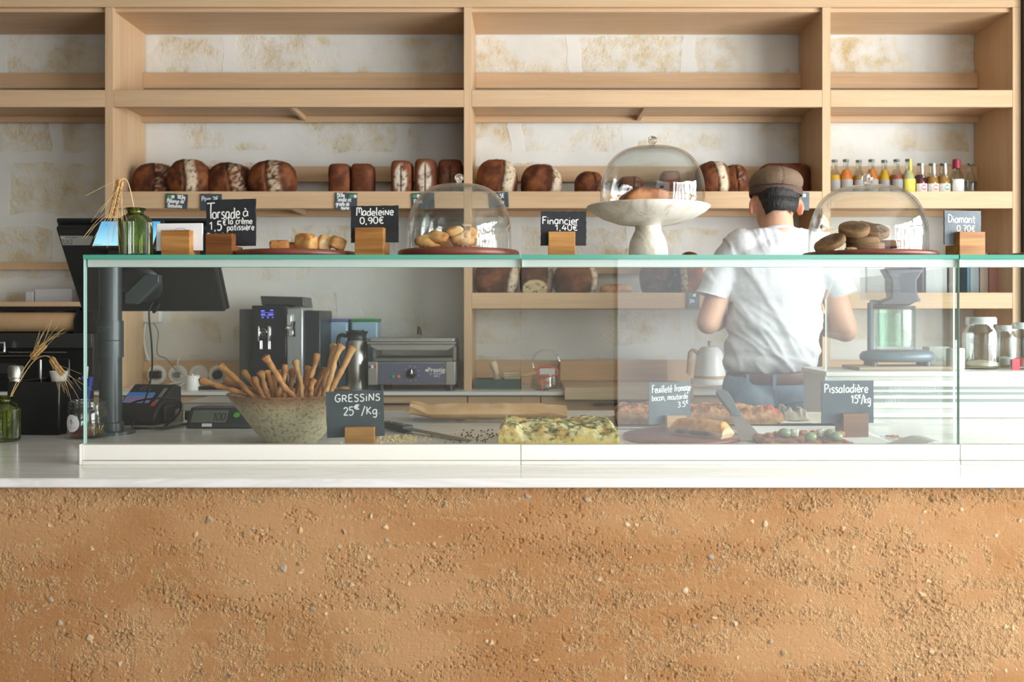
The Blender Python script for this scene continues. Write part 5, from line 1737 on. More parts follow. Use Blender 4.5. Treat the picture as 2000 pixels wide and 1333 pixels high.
MB().bb(.006, .012, -.0056, -.005, .066, .086).build('blue_stripe', M('violet_stripe', (110, 96, 196), .5), o, False)
def pen(label, base, tip, r, mat, tipmat=None):
    base, tip = Vector(base), Vector(tip)
    o = thing('pen', label, 'pen', base, 0, 'pens in the black organiser')
    v = tip - base
    MB().tube([Vector((0, 0, 0)), v * .8, v], [r, r, r * .9], 12).build('barrel', mat, o)
    MB().tube([v * .78, v * .99, v * 1.0], [r * 1.15, r * 1.2, r * .7], 12).build('cap', tipmat or mat, o)
    return o
pen('thin metal pen standing behind the organiser lid', Vector((PX(79, 2.83), 2.83, ZC + .006)), q(79, 703, 2.83), .0034, STEEL)
pen('blue pen with yellow clip leaning at the end of the organiser', Vector((PX(160, 2.79), 2.80, ZC + .006)), q(177, 737, 2.80), .0052, M('blue_pen', (66, 88, 190), .35), M('blue_pen_cap', (58, 84, 206), .3))
pen('white pen leaning next to the blue pen', Vector((PX(158, 2.81), 2.82, ZC + .006)), q(170, 716, 2.82), .0035, WHITE)
pen('clear pen standing beside the black lighter', Vector((PX(136, 2.81), 2.82, ZC + .006)), q(132, 722, 2.81), .003, GREY)
o = MB().lathe([(0, 0), (.024, 0), (.025, .002), (.026, .09), (.0245, .09), (.0235, .003), (0, .003)], 40).build('drinking_glass', JARG)
o.location = (PX(2, 2.66), 2.66, ZC); tag(o, 'clear drinking glass behind the vase at the end of the marble', 'glass')

# tip jar with coins
JD = 2.615
jr = thing('tip_jar', 'open glass jar of coins with a round white sticker', 'jar', (PX(170.5, JD), JD, ZC), .15)
R = .0503
MB().lathe([(0, .002), (R - .006, .001), (R - .001, .004), (R, .009), (R, .066), (R - .0012, .071), (R - .004, .075), (R - .004, .079), (R - .0022, .081), (R - .004, .083), (R - .0045, .090), (R - .0025, .092), (R - .0025, .097), (R - .005, .098), (R - .0075, .097), (R - .0075, .076), (R - .0035, .068), (R - .0035, .010), (R - .007, .006), (0, .006)], 72).build('glass_body', JARG, jr, ang=50)
m = MB()
NS = 40
wrap = lambda x, z, rr: (rr * math.sin(x / rr - .56), -rr * math.cos(x / rr - .56), z + .0415)
rings = [[(f * .0225 * math.cos(2 * math.pi * i / NS), f * .0225 * math.sin(2 * math.pi * i / NS)) for i in range(NS)] for f in (.33, .66, 1)]
pts = [(0, 0)] + [p for r_ in rings for p in r_]
m.add([wrap(x, z, R + .0004) for x, z in pts], [(0, 1 + i, 1 + (i + 1) % NS) for i in range(NS)] + [(1 + j * NS + i, 1 + (j + 1) * NS + i, 1 + (j + 1) * NS + (i + 1) % NS, 1 + j * NS + (i + 1) % NS) for j in range(2) for i in range(NS)])
stk = m.build('round_sticker', M('sticker_white', (232, 234, 238), .5), jr)
m = MB()
rng = random.Random(8)
m.tube([wrap(x, z, R + .0007) for x, z in [(0, -.008), (.0015, -.004), (0, .0), (.001, .005)]], .0003, 5)
for i in range(15):
    x, z = rng.uniform(-.005, .005), rng.uniform(-.002, .009)
    m.tube([wrap(x, z, R + .0007), wrap(x + .0012, z + .0018, R + .0007)], [.0004, .0008], 5)
mm = MB(); squiggle(mm, -.014, -.0125, .026, .0020, 0, .00022, 4)
mm2 = MB(); squiggle(mm2, -.007, .0155, .012, .0014, 0, .0002, 5)
for q_ in (mm, mm2):
    q_.v = [wrap(x, z, R + .0007) for x, y, z in q_.v]
    m.add(q_.v, q_.f)
m.build('printed_sprig', M('navy_print', (52, 58, 104), .6), stk)
GOLD = M('brass_coin', (206, 172, 84), .3, 1.0); COPPER = M('copper_coin', (176, 98, 66), .35, 1.0)
coin_lab = [('copper', c) for c in range(9)] + [('brass', c) for c in range(7)]
cps = [(-.03, -.02, .007, 1.3, .2), (-.020, -.034, .010, 1.2, .1), (-.006, -.036, .012, 1.25, -.2), (.008, -.034, .013, 1.2, .1), (-.028, .01, .009, .2, .1), (-.012, -.01, .009, .1, .2), (.006, .01, .0088, 0, .1), (-.014, .024, .0085, .1, 0), (.016, .026, .0085, 0, 0),
       (.024, -.034, .014, 1.3, -.3), (.034, -.018, .022, 1.2, -.7), (.036, -.004, .028, 1.0, -1.0), (.016, -.020, .026, .9, .2), (.022, -.006, .020, .4, .3), (.028, .012, .013, .3, .4), (.010, -.004, .018, .3, 0)]
for i, ((kind, _), (x, y, z, tilt, az)) in enumerate(zip(coin_lab, cps)):
    r_ = .0105 if kind == 'copper' else .0115
    o = MB().lathe([(0, -.0009), (r_ - .0004, -.0009), (r_, -.0005), (r_, .0005), (r_ - .0004, .0009), (r_ - .0016, .0009), (r_ - .0018, .0006), (0, .0006)], 32).build('coin', COPPER if kind == 'copper' else GOLD, ang=40)
    c_, s_ = math.cos(.15), math.sin(.15)
    o.location = (jr.location.x + x * c_ - y * s_, JD + x * s_ + y * c_, ZC + max(z, .007 + r_ * abs(math.sin(tilt)) * .95))
    o.rotation_euler = (tilt, 0, az)
    tag(o, 'copper coin in the bottom of the tip jar' if kind == 'copper' else 'brass coloured coin in the tip jar', 'coin', kind + ' coins in the tip jar')

# ------------------------------------------------------------------ bottles on the upper shelf
BOTG = glass('clear_bottle_glass', (.80, .83, .80), bump=(40, .3, .003), gain=1.3)


def bottle(label, px, d, H, R, liquid, fill, capc, labc=None, seal=None, ring=None, swing=True, neck=.011, group='drink bottles on the upper shelf'):
    t = thing('drink_bottle', label, 'bottle', (PX(px, d), d, ZB), 0, group)
    sh_, nk = H * .62, H * .78
    pr = [(0, .002), (R - .004, 0), (R, .004), (R, sh_ * .86), (R * .93, sh_ * .98), (R * .66, nk * .90), (neck * 1.1, nk), (neck, nk * 1.06), (neck, H * .93), (neck * 1.25, H * .935), (neck * 1.25, H * .97), (neck * .9, H * .97), (neck * .8, H * .93)]
    MB().lathe(pr, 32).build('glass_body', BOTG, t, ang=50)
    if liquid:
        zt = H * fill
        def rad(z): return float(np.interp(z, [0, sh_ * .86, sh_ * .98, nk * .9, nk, H], [R, R, R * .93, R * .66, neck * 1.1, neck])) - .0022
        zs = np.linspace(.004, zt, 14)
        MB().lathe([(0, .0035)] + [(rad(z), z) for z in zs] + [(0, zt)], 32).build('drink', liquid, t)
    if capc is not None:
        MB().lathe([(0, H * .955), (neck * 1.12, H * .955), (neck * 1.15, H * .995), (neck * .7, H), (0, H)] if swing else [(neck * 1.12, H * .78), (neck * 1.45, H * .78), (neck * 1.4, H * .99), (neck * 1.1, H), (0, H)], 24).build('cap', capc, t)
    if labc is not None:
        z0, z1 = H * .14, H * (.46 if ring is not None else .52)
        n = 17
        an = np.linspace(-1.15, 1.15, n) + .25
        rr = R + .0006
        V = [(rr * math.sin(a), -rr * math.cos(a), z0) for a in an] + [(rr * math.sin(a), -rr * math.cos(a), z1) for a in an]
        lb_ = MB().add(V, [(i, i + 1, n + i + 1, n + i) for i in range(n - 1)]).build('paper_label', labc, t)
        if ring is not None:
            m_ = MB()
            K = 24
            for (r0, mi) in ((.012, 0), (.0062, 1)):
                rr = R + (.0009 if mi == 0 else .0012)
                V = [((rr) * math.sin(.25), -rr * math.cos(.25), H * .36)] + [(rr * math.sin(.25 + r0 * math.cos(a) / R), -rr * math.cos(.25 + r0 * math.cos(a) / R), H * .36 + r0 * math.sin(a)) for a in np.linspace(0, 2 * math.pi, K, endpoint=False)]
                m_.add(V, [(0, 1 + i, 1 + (i + 1) % K) for i in range(K)], mi)
            m_.build('label_emblem', [ring, WHITE], lb_)
    if seal is not None:
        MB().tube(crom([(.004, -neck * 1.25 - .0006, H * .985), (.005, -neck * 1.3 - .001, H * .8), (.006, -R * .5, H * .70), (.007, -R * .8, H * .62)], 4), [.0045] * 13, 6, flat=(0, 1, 0)).build('seal_strip', seal, t)
    return t


def drink(name, rgb): return M(name, rgb, .25, 0, .5)
OJ, RED_, YEL, AMB, CLR, PNK = drink('orange_juice', (236, 128, 44)), drink('dark_red_drink', (92, 22, 34)), drink('yellow_juice', (236, 182, 30)), drink('amber_drink', (184, 130, 56)), drink('pale_drink', (214, 206, 166)), drink('brick_red_juice', (176, 84, 58))
GL_, YL_, WL_ = M('grey_label', (150, 150, 146), .6), M('yellow_label', (240, 226, 96), .6), M('white_label_paper', (232, 230, 224), .6)
GCAP = M('grey_stopper', (112, 112, 106), .5)
HB = PZ(312, 4.30) - ZB
bl = [(1630, 4.30, YEL, .5, GCAP, GL_, None, None, 'juice bottle with grey label standing hard against the shelf upright', True, HB), (1652, 4.29, OJ, .62, GCAP, GL_, None, None, 'bright orange juice bottle with grey label near the shelf upright', True, HB), (1677, 4.31, AMB, .5, GCAP, GL_, None, None, 'bottle with amber drink and pale neck between two orange ones', True, HB),
      (1702, 4.29, OJ, .66, GCAP, GL_, None, None, 'orange juice bottle behind the knob of the cookie dome', True, HB), (1727, 4.31, YEL, .66, GCAP, GL_, None, None, 'bright yellow juice bottle with grey label', True, HB), (1751, 4.29, PNK, .5, GCAP, GL_, None, None, 'brick red juice bottle with grey label', True, HB),
      (1774, 4.28, CLR, .60, GCAP, YL_, M('yellow_seal', (236, 222, 60), .5), None, 'pale bottle with bright yellow label and yellow seal', True, HB), (1797, 4.28, RED_, .56, GCAP, WL_, WHITE, M('pink_ring', (206, 84, 130), .6), 'dark red drink bottle with a pink ring on its label', False, HB * .90), (1820, 4.28, AMB, .52, GCAP, WL_, WHITE, M('orange_ring', (222, 120, 70), .6), 'amber drink bottle with an orange ring on its label', False, HB * .90),
      (1842, 4.28, AMB, .54, GCAP, WL_, WHITE, M('green_ring', (104, 166, 74), .6), 'amber drink bottle with a green ring on its label', False, HB * .90)]
for px, d, lq, fl, cp, lb_, sl_, rg, lab, sw_, H in bl:
    bottle(lab, px, d, H, .0285, lq, min(fl + .13, .76), cp, lb_, sl_, rg, True)
bottle('clear bottle with a dark red capsule over its neck', 1868, 4.29, HB * 1.0, .030, CLR, .5, M('dark_red_capsule', (134, 30, 50), .4), WL_, None, None, False, .012)
bottle('empty clear bottle last in the row by the end upright', 1895, 4.32, HB * .93, .026, None, 0, M('greenish_stopper', (110, 106, 84), .4), None, None, None, True)

# ------------------------------------------------------------------ things on the back worktop
def onw(px, d): return (PX(px, d), d, ZW)

# coffee machine
d0 = 4.12
cmc = thing('coffee_machine', 'black and silver automatic coffee machine on the back worktop', 'coffee machine', onw(527, d0))
K = d0 / F_PX
X_ = lambda px: (px - 527) * K
Z_ = lambda py: PZ(py, d0) - ZW
CBLK, CGREY, CSIL = M('coffee_black_gloss', (34, 38, 42), .2), M('coffee_dark_grey', (74, 78, 80), .35), M('coffee_silver', (186, 192, 194), .3, .6)
MB().bb(X_(491), X_(560), 0, .26, 0, Z_(597)).build('front_body', CBLK, cmc, bevel=.006)
MB().bb(X_(463), X_(490.5), .03, .27, 0, Z_(604)).build('side_tank', CGREY, cmc, bevel=.005)
MB().bb(X_(560.5), X_(592), -.006, .2, 0, Z_(603)).build('silver_panel', CSIL, cmc, bevel=.005)
MB().bb(X_(593), X_(624), .02, .27, 0, Z_(607)).build('milk_side', M('coffee_side_black', (44, 50, 54), .35), cmc, bevel=.005)
MB().prism([(X_(505), Z_(596.5)), (X_(561), Z_(596.5)), (X_(589), Z_(601.5)), (X_(586), Z_(580)), (X_(502), Z_(578))], .05, .22).build('bean_hopper', M('hopper_smoke', (58, 60, 58), .25), cmc, bevel=.004)
ds = MB().bb(X_(508), X_(536), -.002, .0, Z_(622), Z_(602)).build('display', M('coffee_display', (22, 24, 70), .2), cmc, False)
m = MB()
for i, (x, z, w_) in enumerate([(510, 607, 7), (528, 606, 6), (510, 614, 8), (524, 614, 10), (512, 620, 3), (522, 620, 3), (532, 620, 2)]):
    m.bb(X_(x), X_(x + w_), -.0024, -.002, Z_(z + 1.6), Z_(z - .6))
m.bb(X_(510), X_(535), -.0024, -.002, Z_(611.2), Z_(610.5)); m.bb(X_(510), X_(535), -.0024, -.002, Z_(617.4), Z_(616.7))
m.build('display_text', emis('display_glow', (120, 130, 255), 1.0), ds, False)
MB().bb(X_(507), X_(534), -.028, 0, Z_(664), Z_(638)).build('spout_block', CBLK, cmc, bevel=.004)
MB().bb(X_(507), X_(510.5), -.032, -.005, Z_(667), Z_(637)).bb(X_(526.5), X_(532), -.034, -.005, Z_(667), Z_(637)).build('spout_trim', CHROME, cmc, bevel=.002)
for px in (510.5, 513.5, 526.5, 529.5):
    MB().lathe([(.0022, 0), (.0032, 0), (.0034, .034), (0, .034)], 12, (X_(px), -.018, Z_(682))).build('spout', CHROME, cmc)
m = MB(); m.tube([(X_(518) + .013 * math.cos(a), -.0292, Z_(649) + .013 * math.sin(a)) for a in np.linspace(0, 6.29, 30)], .0013, 6)
write(m, 'jura', X_(518) - .009, Z_(650.5), .009, -.0292, .0005, .9); m.build('emblem', CHROME, cmc)
MB().bb(X_(563), X_(572), -.028, -.006, Z_(636), Z_(614)).bb(X_(566), X_(575), -.022, -.006, Z_(657), Z_(645)).lathe([(0, 0), (.008, 0), (.008, .02), (0, .022)], 20, (X_(563), -.006, Z_(641)), 'y').build('milk_valve', CHROME, cmc, bevel=.002)
MB().bb(X_(573), X_(578), -.010, -.006, Z_(658), Z_(628)).build('valve_slot', CBLK, cmc, bevel=.002)
MB().bb(X_(494), X_(590), -.07, -.007, 0, .035).build('drip_tray', CBLK, cmc, bevel=.004)

# canisters
for px0, px1, py, lid, dd, lab in ((632, 684, 623, M('lilac_lid', (112, 112, 176), .4), 4.42, 'pale blue canister with lilac lid beside the coffee machine'), (689, 742, 623, M('green_lid', (54, 150, 78), .4), 4.42, 'pale blue canister with green lid behind the steel flask')):
    t = thing('storage_canister', lab, 'canister', onw((px0 + px1) / 2, dd), 0, 'canisters on the back worktop')
    w_, h_ = (px1 - px0) * dd / F_PX / 2, PZ(py, dd) - ZW
    MB().bb(-w_ + .002, w_ - .002, -.055, .055, 0, h_ - .0125).build('body', M('pale_blue_plastic', (158, 190, 212), .3), t, bevel=.008, seg=3)
    MB().bb(-w_, w_, -.057, .057, h_ - .012, h_).build('lid', lid, t, bevel=.004)

# vacuum flask
dd = 4.2
t = thing('vacuum_flask', 'steel vacuum flask with black collar between the canisters and the grill', 'flask', onw(697, dd))
r_ = 21 * dd / F_PX
h_ = PZ(645, dd) - ZW
MB().lathe([(0, 0), (r_, 0), (r_ * 1.02, .004), (r_ * 1.02, h_ - .052), (r_ * .9, h_ - .042), (0, h_ - .042)], 48).build('body', STEEL, t, ang=50)
MB().lathe([(r_ * .93, h_ - .0415), (r_ * .86, h_ - .03), (r_ * .9, h_ - .018), (r_ * 1.06, h_ - .006), (r_ * 1.02, h_ - .005), (r_ * .8, h_ - .012), (0, h_ - .012)], 48).build('collar', DGREY, t)
MB().lathe([(0, h_ - .0115), (r_ * .7, h_ - .0115), (r_ * .66, h_), (0, h_)], 40).build('lid', BLACK, t)
MB().tube(crom([(-r_ * .9, 0, h_ - .026), (-r_ * 1.5, 0, h_ - .022), (-r_ * 1.75, 0, h_ - .05), (-r_ * 1.6, 0, h_ - .15), (-r_ * 1.02, 0, h_ - .17)], 6), .009, 12).build('handle', DGREY, t)

def flat_text(name, curve, parent):
    tmp = bpy.data.objects.new('tmp', curve)
    COL.objects.link(tmp)
    bpy.context.view_layer.update()
    me = bpy.data.meshes.new_from_object(tmp.evaluated_get(bpy.context.evaluated_depsgraph_get()))
    bpy.data.objects.remove(tmp)
    o = bpy.data.objects.new(name, me)
    COL.objects.link(o)
    o.parent = parent
    return o


# contact grill
dd = 4.09
gr = thing('contact_grill', 'stainless contact grill with grey control panel on the back worktop', 'grill', onw(804, dd))
K = dd / F_PX
X_ = lambda px: (px - 804) * K
Z_ = lambda py: PZ(py, dd) - ZW
GST = M('grill_steel', (172, 170, 164), .35, .45)
MB().bb(X_(719), X_(889), .006, .30, Z_(752), Z_(708)).build('body', GST, gr, bevel=.003)
MB().bb(X_(719), X_(737), -.004, .0055, Z_(752), Z_(707)).bb(X_(871), X_(889), -.004, .0055, Z_(752), Z_(707)).build('front_cheek', GST, gr, bevel=.002)
pn = MB().bb(X_(740), X_(868), 0, .0055, Z_(749), Z_(709.5)).build('control_panel', M('slate_blue_panel', (98, 100, 122), .45), gr, False)
MB().bb(X_(738), X_(870), -.001, .0055, Z_(751.5), Z_(749.2)).build('panel_trim', STEEL, gr)
kb_ = MB().lathe([(0, -.002), (.020, -.002), (.019, .010), (.015, .013), (0, .014)], 36, (X_(804.5), 0, Z_(730)), 'y').build('dial', BLACK, pn, ang=40)
MB().lathe([(0, .0142), (.0055, .0142), (.0055, .026), (0, .027)], 20, (X_(805), 0, Z_(730)), 'y').tube([(X_(805), -.015, Z_(729)), (X_(804.5), -.0155, Z_(722))], .0022, 6).tube([(X_(805), -.015, Z_(730)), (X_(811), -.0155, Z_(727))], .0018, 6).build('dial_pointer', CHROME, pn)
m = MB()
for k_ in range(9):
    a = 4.0 - k_ * .72
    m.bb(X_(804.5) + .030 * math.cos(a) - .0016, X_(804.5) + .030 * math.cos(a) + .0016, -.0005, 0, Z_(730) + .030 * math.sin(a) - .0012, Z_(730) + .030 * math.sin(a) + .0012)
m.build('dial_marks', WHITE, pn, False)
MB().lathe([(0, 0), (.0072, 0), (.006, .004), (0, .005)], 24, (X_(767.5), 0, Z_(736)), 'y').build('green_lamp', M('green_lamp', (64, 170, 120), .3), pn)
MB().lathe([(0, 0), (.0072, 0), (.006, .004), (0, .005)], 24, (X_(778.5), 0, Z_(736)), 'y').build('orange_lamp', M('orange_lamp', (226, 134, 40), .3), pn)
tx = bpy.data.curves.new('brand_lettering', 'FONT'); tx.body = 'Prestige'; tx.size = .026; tx.extrude = .0003; tx.offset = .0004; tx.materials.append(WHITE)
to = flat_text('brand_lettering', tx, pn); to.location = (X_(835), -.0006, Z_(727)); to.rotation_euler = (math.pi / 2, 0, 0)
MB().lathe([(0, 0), (.005, 0), (.005, .0006), (0, .0006)], 20, (X_(833), 0, Z_(724)), 'y').build('brand_dot', WHITE, pn)
tx = bpy.data.curves.new('small_lettering', 'FONT'); tx.body = 'by  ROLLER\n      GRILL'; tx.size = .010; tx.extrude = .0003; tx.materials.append(WHITE)
to = flat_text('small_lettering', tx, pn); to.location = (X_(839), -.0006, Z_(732)); to.rotation_euler = (math.pi / 2, 0, 0)
MB().bb(X_(720.5), X_(725), -.0048, -.004, Z_(719.5), Z_(714)).build('flag_blue', M('flag_blue', (52, 74, 140), .6), gr, False)
MB().bb(X_(725), X_(730), -.0048, -.004, Z_(719.5), Z_(714)).build('flag_white', WHITE, gr, False)
MB().bb(X_(730), X_(734.5), -.0048, -.004, Z_(719.5), Z_(714)).build('flag_red', M('flag_red', (206, 60, 66), .6), gr, False)
MB().bb(X_(728), X_(881), .02, .26, Z_(707.5), Z_(700)).build('lower_plate', M('cast_iron', (128, 130, 126), .5, .5), gr, bevel=.003)
up_ = MB().prism([(X_(719), Z_(669)), (X_(889), Z_(669)), (X_(886), Z_(678)), (X_(874), Z_(685)), (X_(736), Z_(685)), (X_(724), Z_(678))], -.002, .28).build('upper_plate', GST, gr, bevel=.003)
MB().bb(X_(722), X_(887), .0, .26, Z_(668.5), Z_(661)).build('lid_top', GST, gr, bevel=.004)
MB().tube([(X_(718), -.006, Z_(671)), (X_(890), -.006, Z_(671))], .005, 12).build('front_bar', CHROME, gr)
MB().bb(X_(721), X_(727), .1, .28, Z_(707), Z_(678)).bb(X_(882), X_(888), .1, .28, Z_(707), Z_(678)).build('hinge_arm', GST, gr)
MB().tube(crom([(X_(816), .02, Z_(663)), (X_(816.5), .0, Z_(645)), (X_(818.5), -.01, Z_(637)), (X_(821), 0, Z_(645)), (X_(822), .02, Z_(663))], 6), .0045, 10).build('lift_handle', CHROME, gr)
for px in (742, 878):
    for y in (.03, .25):
        MB().lathe([(0, 0), (.017, 0), (.015, Z_(752.2)), (0, Z_(752.2))], 20, (X_(px), y, 0)).build('foot', BLACK, gr)

# sockets, white cylinder, cords
SD = 4.4775
for px, plug, lab in ((306, True, 'round white socket with a black charger nearest the upright'), (348, False, 'second round white socket from the upright with a grey cord'), (389, False, 'empty round white socket behind the white candle jar'), (427, True, 'round white socket with a round black plug beside the coffee machine')):
    t = thing('wall_socket', lab, 'socket', (PX(px, SD), SD, PZ(732, SD)), 0, 'round sockets on the backsplash')
    MB().lathe([(0, .0), (.043, 0), (.043, .006), (.040, .009), (.026, .010), (.024, .004), (0, .004)], 48, (0, 0, 0), 'y').build('plate', WHITE, t, ang=40)
    if plug:
        if px == 306:
            MB().bb(-.020, .028, -.040, -.0105, -.016, .018).build('charger', BLACK, t, bevel=.004)
        else:
            MB().lathe([(0, .0045), (.020, .0045), (.019, .035), (.012, .042), (0, .042)], 28, (0, 0, 0), 'y').build('plug', DGREY, t, ang=40)
    elif px == 348:
        MB().lathe([(0, .0045), (.014, .0045), (.013, .03), (0, .032)], 24, (0, 0, 0), 'y').build('plug', GREY, t, ang=40)
t = thing('double_socket', 'white double socket box on the stone wall under the till screen', 'socket', (PX(298, 4.51), 4.5098, PZ(619, 4.5)))
MB().bb(-.046, .046, -.030, 0, -.026, .026).build('box', WHITE, t, bevel=.004)
MB().bb(-.040, -.002, -.032, -.0301, -.021, .021).bb(.002, .040, -.032, -.0301, -.021, .021).build('insert', M('socket_insert', (214, 214, 208), .4), t, bevel=.002)
WCORD, GCORD = M('white_cord', (226, 226, 220), .5), M('grey_cord', (110, 108, 104), .5)
cable('white cord hanging down the upright from the double socket', [q(284, 632, 4.48), q(281, 660, 4.485), q(285, 690, 4.47), q(292, 706, 4.465)], .0045, WCORD)
cable('thin grey cord from the double socket to the second round socket', [q(300, 632, 4.47), q(309, 650, 4.47), q(307, 690, 4.46), q(325, 702, 4.44), q(345, 725, 4.43)], .0022, GCORD)
cable('white cords tangled on the worktop before the round sockets', [Vector((PX(262, 4.3), 4.3, ZW + .006)), q(285, 754, 4.28), q(300, 750, 4.25), q(330, 757, 4.22), Vector((PX(352, 4.3), 4.3, ZW + .008)), q(365, 742, 4.40), q(352, 734, 4.43)], .0042, WCORD)
cable('second white cord lying across the first on the worktop', [Vector((PX(255, 4.24), 4.24, ZW + .006)), Vector((PX(290, 4.2), 4.2, ZW + .008)), Vector((PX(320, 4.22), 4.22, ZW + .014)), q(345, 748, 4.36), q(385, 742, 4.43)], .0038, WCORD)
cable('short white cord stub curling up from the second round socket', [q(349, 722, 4.465), q(347, 708, 4.455), q(352, 698, 4.46)], .0035, WCORD)
t = MB().lathe([(0, 0), (.027, 0), (.029, .003), (.029, .058), (.026, .061), (.004, .061), (.003, .066), (0, .066)], 40).build('candle_jar', WHITE, ang=50)
t.location = onw(376, 4.16); tag(t, 'plain white cylinder jar before the sockets', 'jar')
t = MB().bb(-.085, .085, -.05, .05, 0, .014).build('dark_tray', BLACK, bevel=.004); t.location = (PX(432, 4.2), 4.2, ZW); tag(t, 'flat black tray in front of the coffee machine plug', 'tray')
t = thing('wooden_spoon', 'wooden spoon lying on the worktop before the steel flask', 'spoon', onw(640, 4.1))
MB().tube([(0, 0, .008), (.05, 0, .008)], .005, 10).build('handle', OAKL, t)
MB().ell((.068, 0, .010), (.022, .016, .009)).build('bowl', OAKL, t)

# green tray with pestle and napkins
dd = 4.18
t = MB().bb(PX(927, dd), PX(1018, dd), 0, .11, 0, .004).bb(PX(927, dd), PX(1018, dd), 0, .004, .0042, .042).bb(PX(927, dd), PX(1018, dd), .106, .11, .0042, .042).bb(PX(927, dd), PX(927, dd) + .004, .0042, .1058, .0042, .042).bb(PX(1018, dd) - .004, PX(1018, dd), .0042, .1058, .0042, .042).build('green_tray', M('dark_green_tray', (64, 84, 78), .5), smooth=False)
t.location = (0, dd, ZW); tag(t, 'dark green box tray on the worktop past the middle upright', 'tray')
t = thing('wooden_pestle', 'pale wooden pestle leaning in the dark green tray', 'pestle', (PX(976, 4.22), 4.25, ZW + .0145), rot=(-.05, -.30, 0))
MB().lathe([(0, -.006), (.015, -.002), (.020, .014), (.019, .032), (.012, .050), (.012, .064), (.017, .080), (.018, .094), (.012, .104), (0, .107)], 36).build('handle', M('pale_turned_wood', (222, 204, 178), .5), t)
for i in range(7):
    o = MB().box((0, 0, .0045), (.070 - .002 * (i % 2), .085, .009)).build('paper_napkin', M('cream_napkin', (206, 192, 160), .8), bevel=.002)
    o.location = (PX(1000, 4.2) + .003 * math.sin(i * 2.1), 4.235, ZW + .0045 + i * .0095); o.rotation_euler = (0, 0, .06 * math.sin(i * 3))
    tag(o, 'folded cream paper napkin in the stack in the green tray', 'napkin', 'napkin stack in the green tray')

# clear jug, peeler, boards
CLEARP = glass('clear_plastic', (.93, .93, .92), rough=.05, gain=1.6)
t = thing('plastic_tub', 'clear plastic tub with round rim standing against the pastry board', 'tub', (PX(1066, 4.25), 4.25, ZW))
MB().lathe([(0, .003), (.062, .002), (.066, .006), (.062, .060), (.056, .064), (.053, .061), (.058, .010), (0, .008)], 56).build('tub', CLEARP, t)
MB().tube([(.057 * math.cos(a), -.03, .112 + .053 * math.sin(a)) for a in np.linspace(0, 2 * math.pi, 48)], .0045, 10).build('round_rim', CLEARP, t)
MB().bb(-.03, .012, -.0668, -.0660, .020, .034).build('orange_label', M('orange_label', (232, 140, 92), .6), t)
t = thing('vegetable_peeler', 'red rimmed peeler with wooden handle before the clear plastic tub', 'peeler', q(1068, 732, 4.14) - Vector((0, 0, .0)))
t.location.z = ZW + .0765
MB().tube([(.045 * math.cos(a), -.004, .020 * math.sin(a)) for a in np.linspace(0, 2 * math.pi, 40)], .0042, 10).build('red_rim', M('coral_red_plastic', (226, 96, 88), .4), t)
MB().bb(-.030, .034, -.008, -.004, -.012, .014).build('blade', M('pale_steel', (214, 214, 210), .35, .4), t, bevel=.001)
MB().tube([(-.044, -.004, -.004), (-.07, -.004, -.010), (-.106, -.004, -.016)], [.007, .010, .008], 12).build('handle', OAKL, t)
MB().tube([(-.02, .004, -.022), (-.02, .0, -.0745)], .004, 8).build('stand', M('coral_stand', (214, 140, 110), .5), t)
MB().lathe([(0, -.0765), (.03, -.0765), (.03, -.0745), (0, -.0745)], 24, (-.02, 0, 0)).build('stand_foot', CLEARP, t)
PB = wood('pale_pastry_board', (224, 200, 166), (206, 180, 144), 0, .5, 16)
t = thing('pastry_board', 'wide pale wooden pastry board hooked over the worktop edge', 'board', (PX(1230, 4.03), 4.03, ZW))
MB().bb(-.265, .255, -.0, .40, .0005, .0185).build('board', PB, t, bevel=.002)
MB().bb(-.265, .255, -.018, -.0005, -.030, .0185).build('front_batten', PB, t, bevel=.002)
t = MB().bb(-.24, .24, 0, .018, 0, .095).build('bread_board', wood('tan_board', (214, 178, 138), (196, 158, 116), 0, .5, 16), bevel=.003)
t.location = (PX(1200, 4.4), 4.42, ZW + .0187); t.rotation_euler = (-.08, 0, 0); tag(t, 'long tan board standing against the backsplash behind the pastry board', 'board')

# kettle
dd = 4.24
kt = thing('gooseneck_kettle', 'white electric kettle with wooden handle beside the man', 'kettle', (PX(1386, dd), dd, ZW + .0187))
KW = M('kettle_white', (238, 238, 236), .3)
zk = lambda py: PZ(py, dd) - ZW - .0187
MB().lathe([(0, 0), (.078, 0), (.080, .003), (.080, .020), (.074, .024), (0, .024)], 56).build('base', KW, kt, ang=40)
MB().lathe([(.066, .0245), (.0665, .0245), (.0665, .036), (0, .036)], 56).build('wood_ring', OAKL, kt, ang=40)
MB().lathe([(0, .0362), (.066, .0362), (.0655, .05), (.058, zk(696)), (.050, zk(686)), (.036, zk(678)), (0, zk(677))], 56).build('body', KW, kt, ang=40)
MB().lathe([(0, zk(676.8)), (.005, zk(676.8)), (.0085, zk(670)), (.009, zk(667)), (0, zk(666))], 24).build('lid_knob', OAKL, kt)
MB().tube(crom([(-.050, -.01, zk(691)), (-.070, -.012, zk(684.5)), (-.084, -.012, zk(689)), (-.088, -.012, zk(705)), (-.092, -.012, zk(727)), (-.096, -.012, zk(731))], 6), [.008] * 12 + [.010] * 19, 12).build('handle', OAKL, kt)
MB().tube(crom([(.055, .02, .06), (.09, .03, .09), (.095, .03, .15), (.12, .035, .19), (.135, .035, .185)], 6), .006, 10).build('spout', KW, kt)

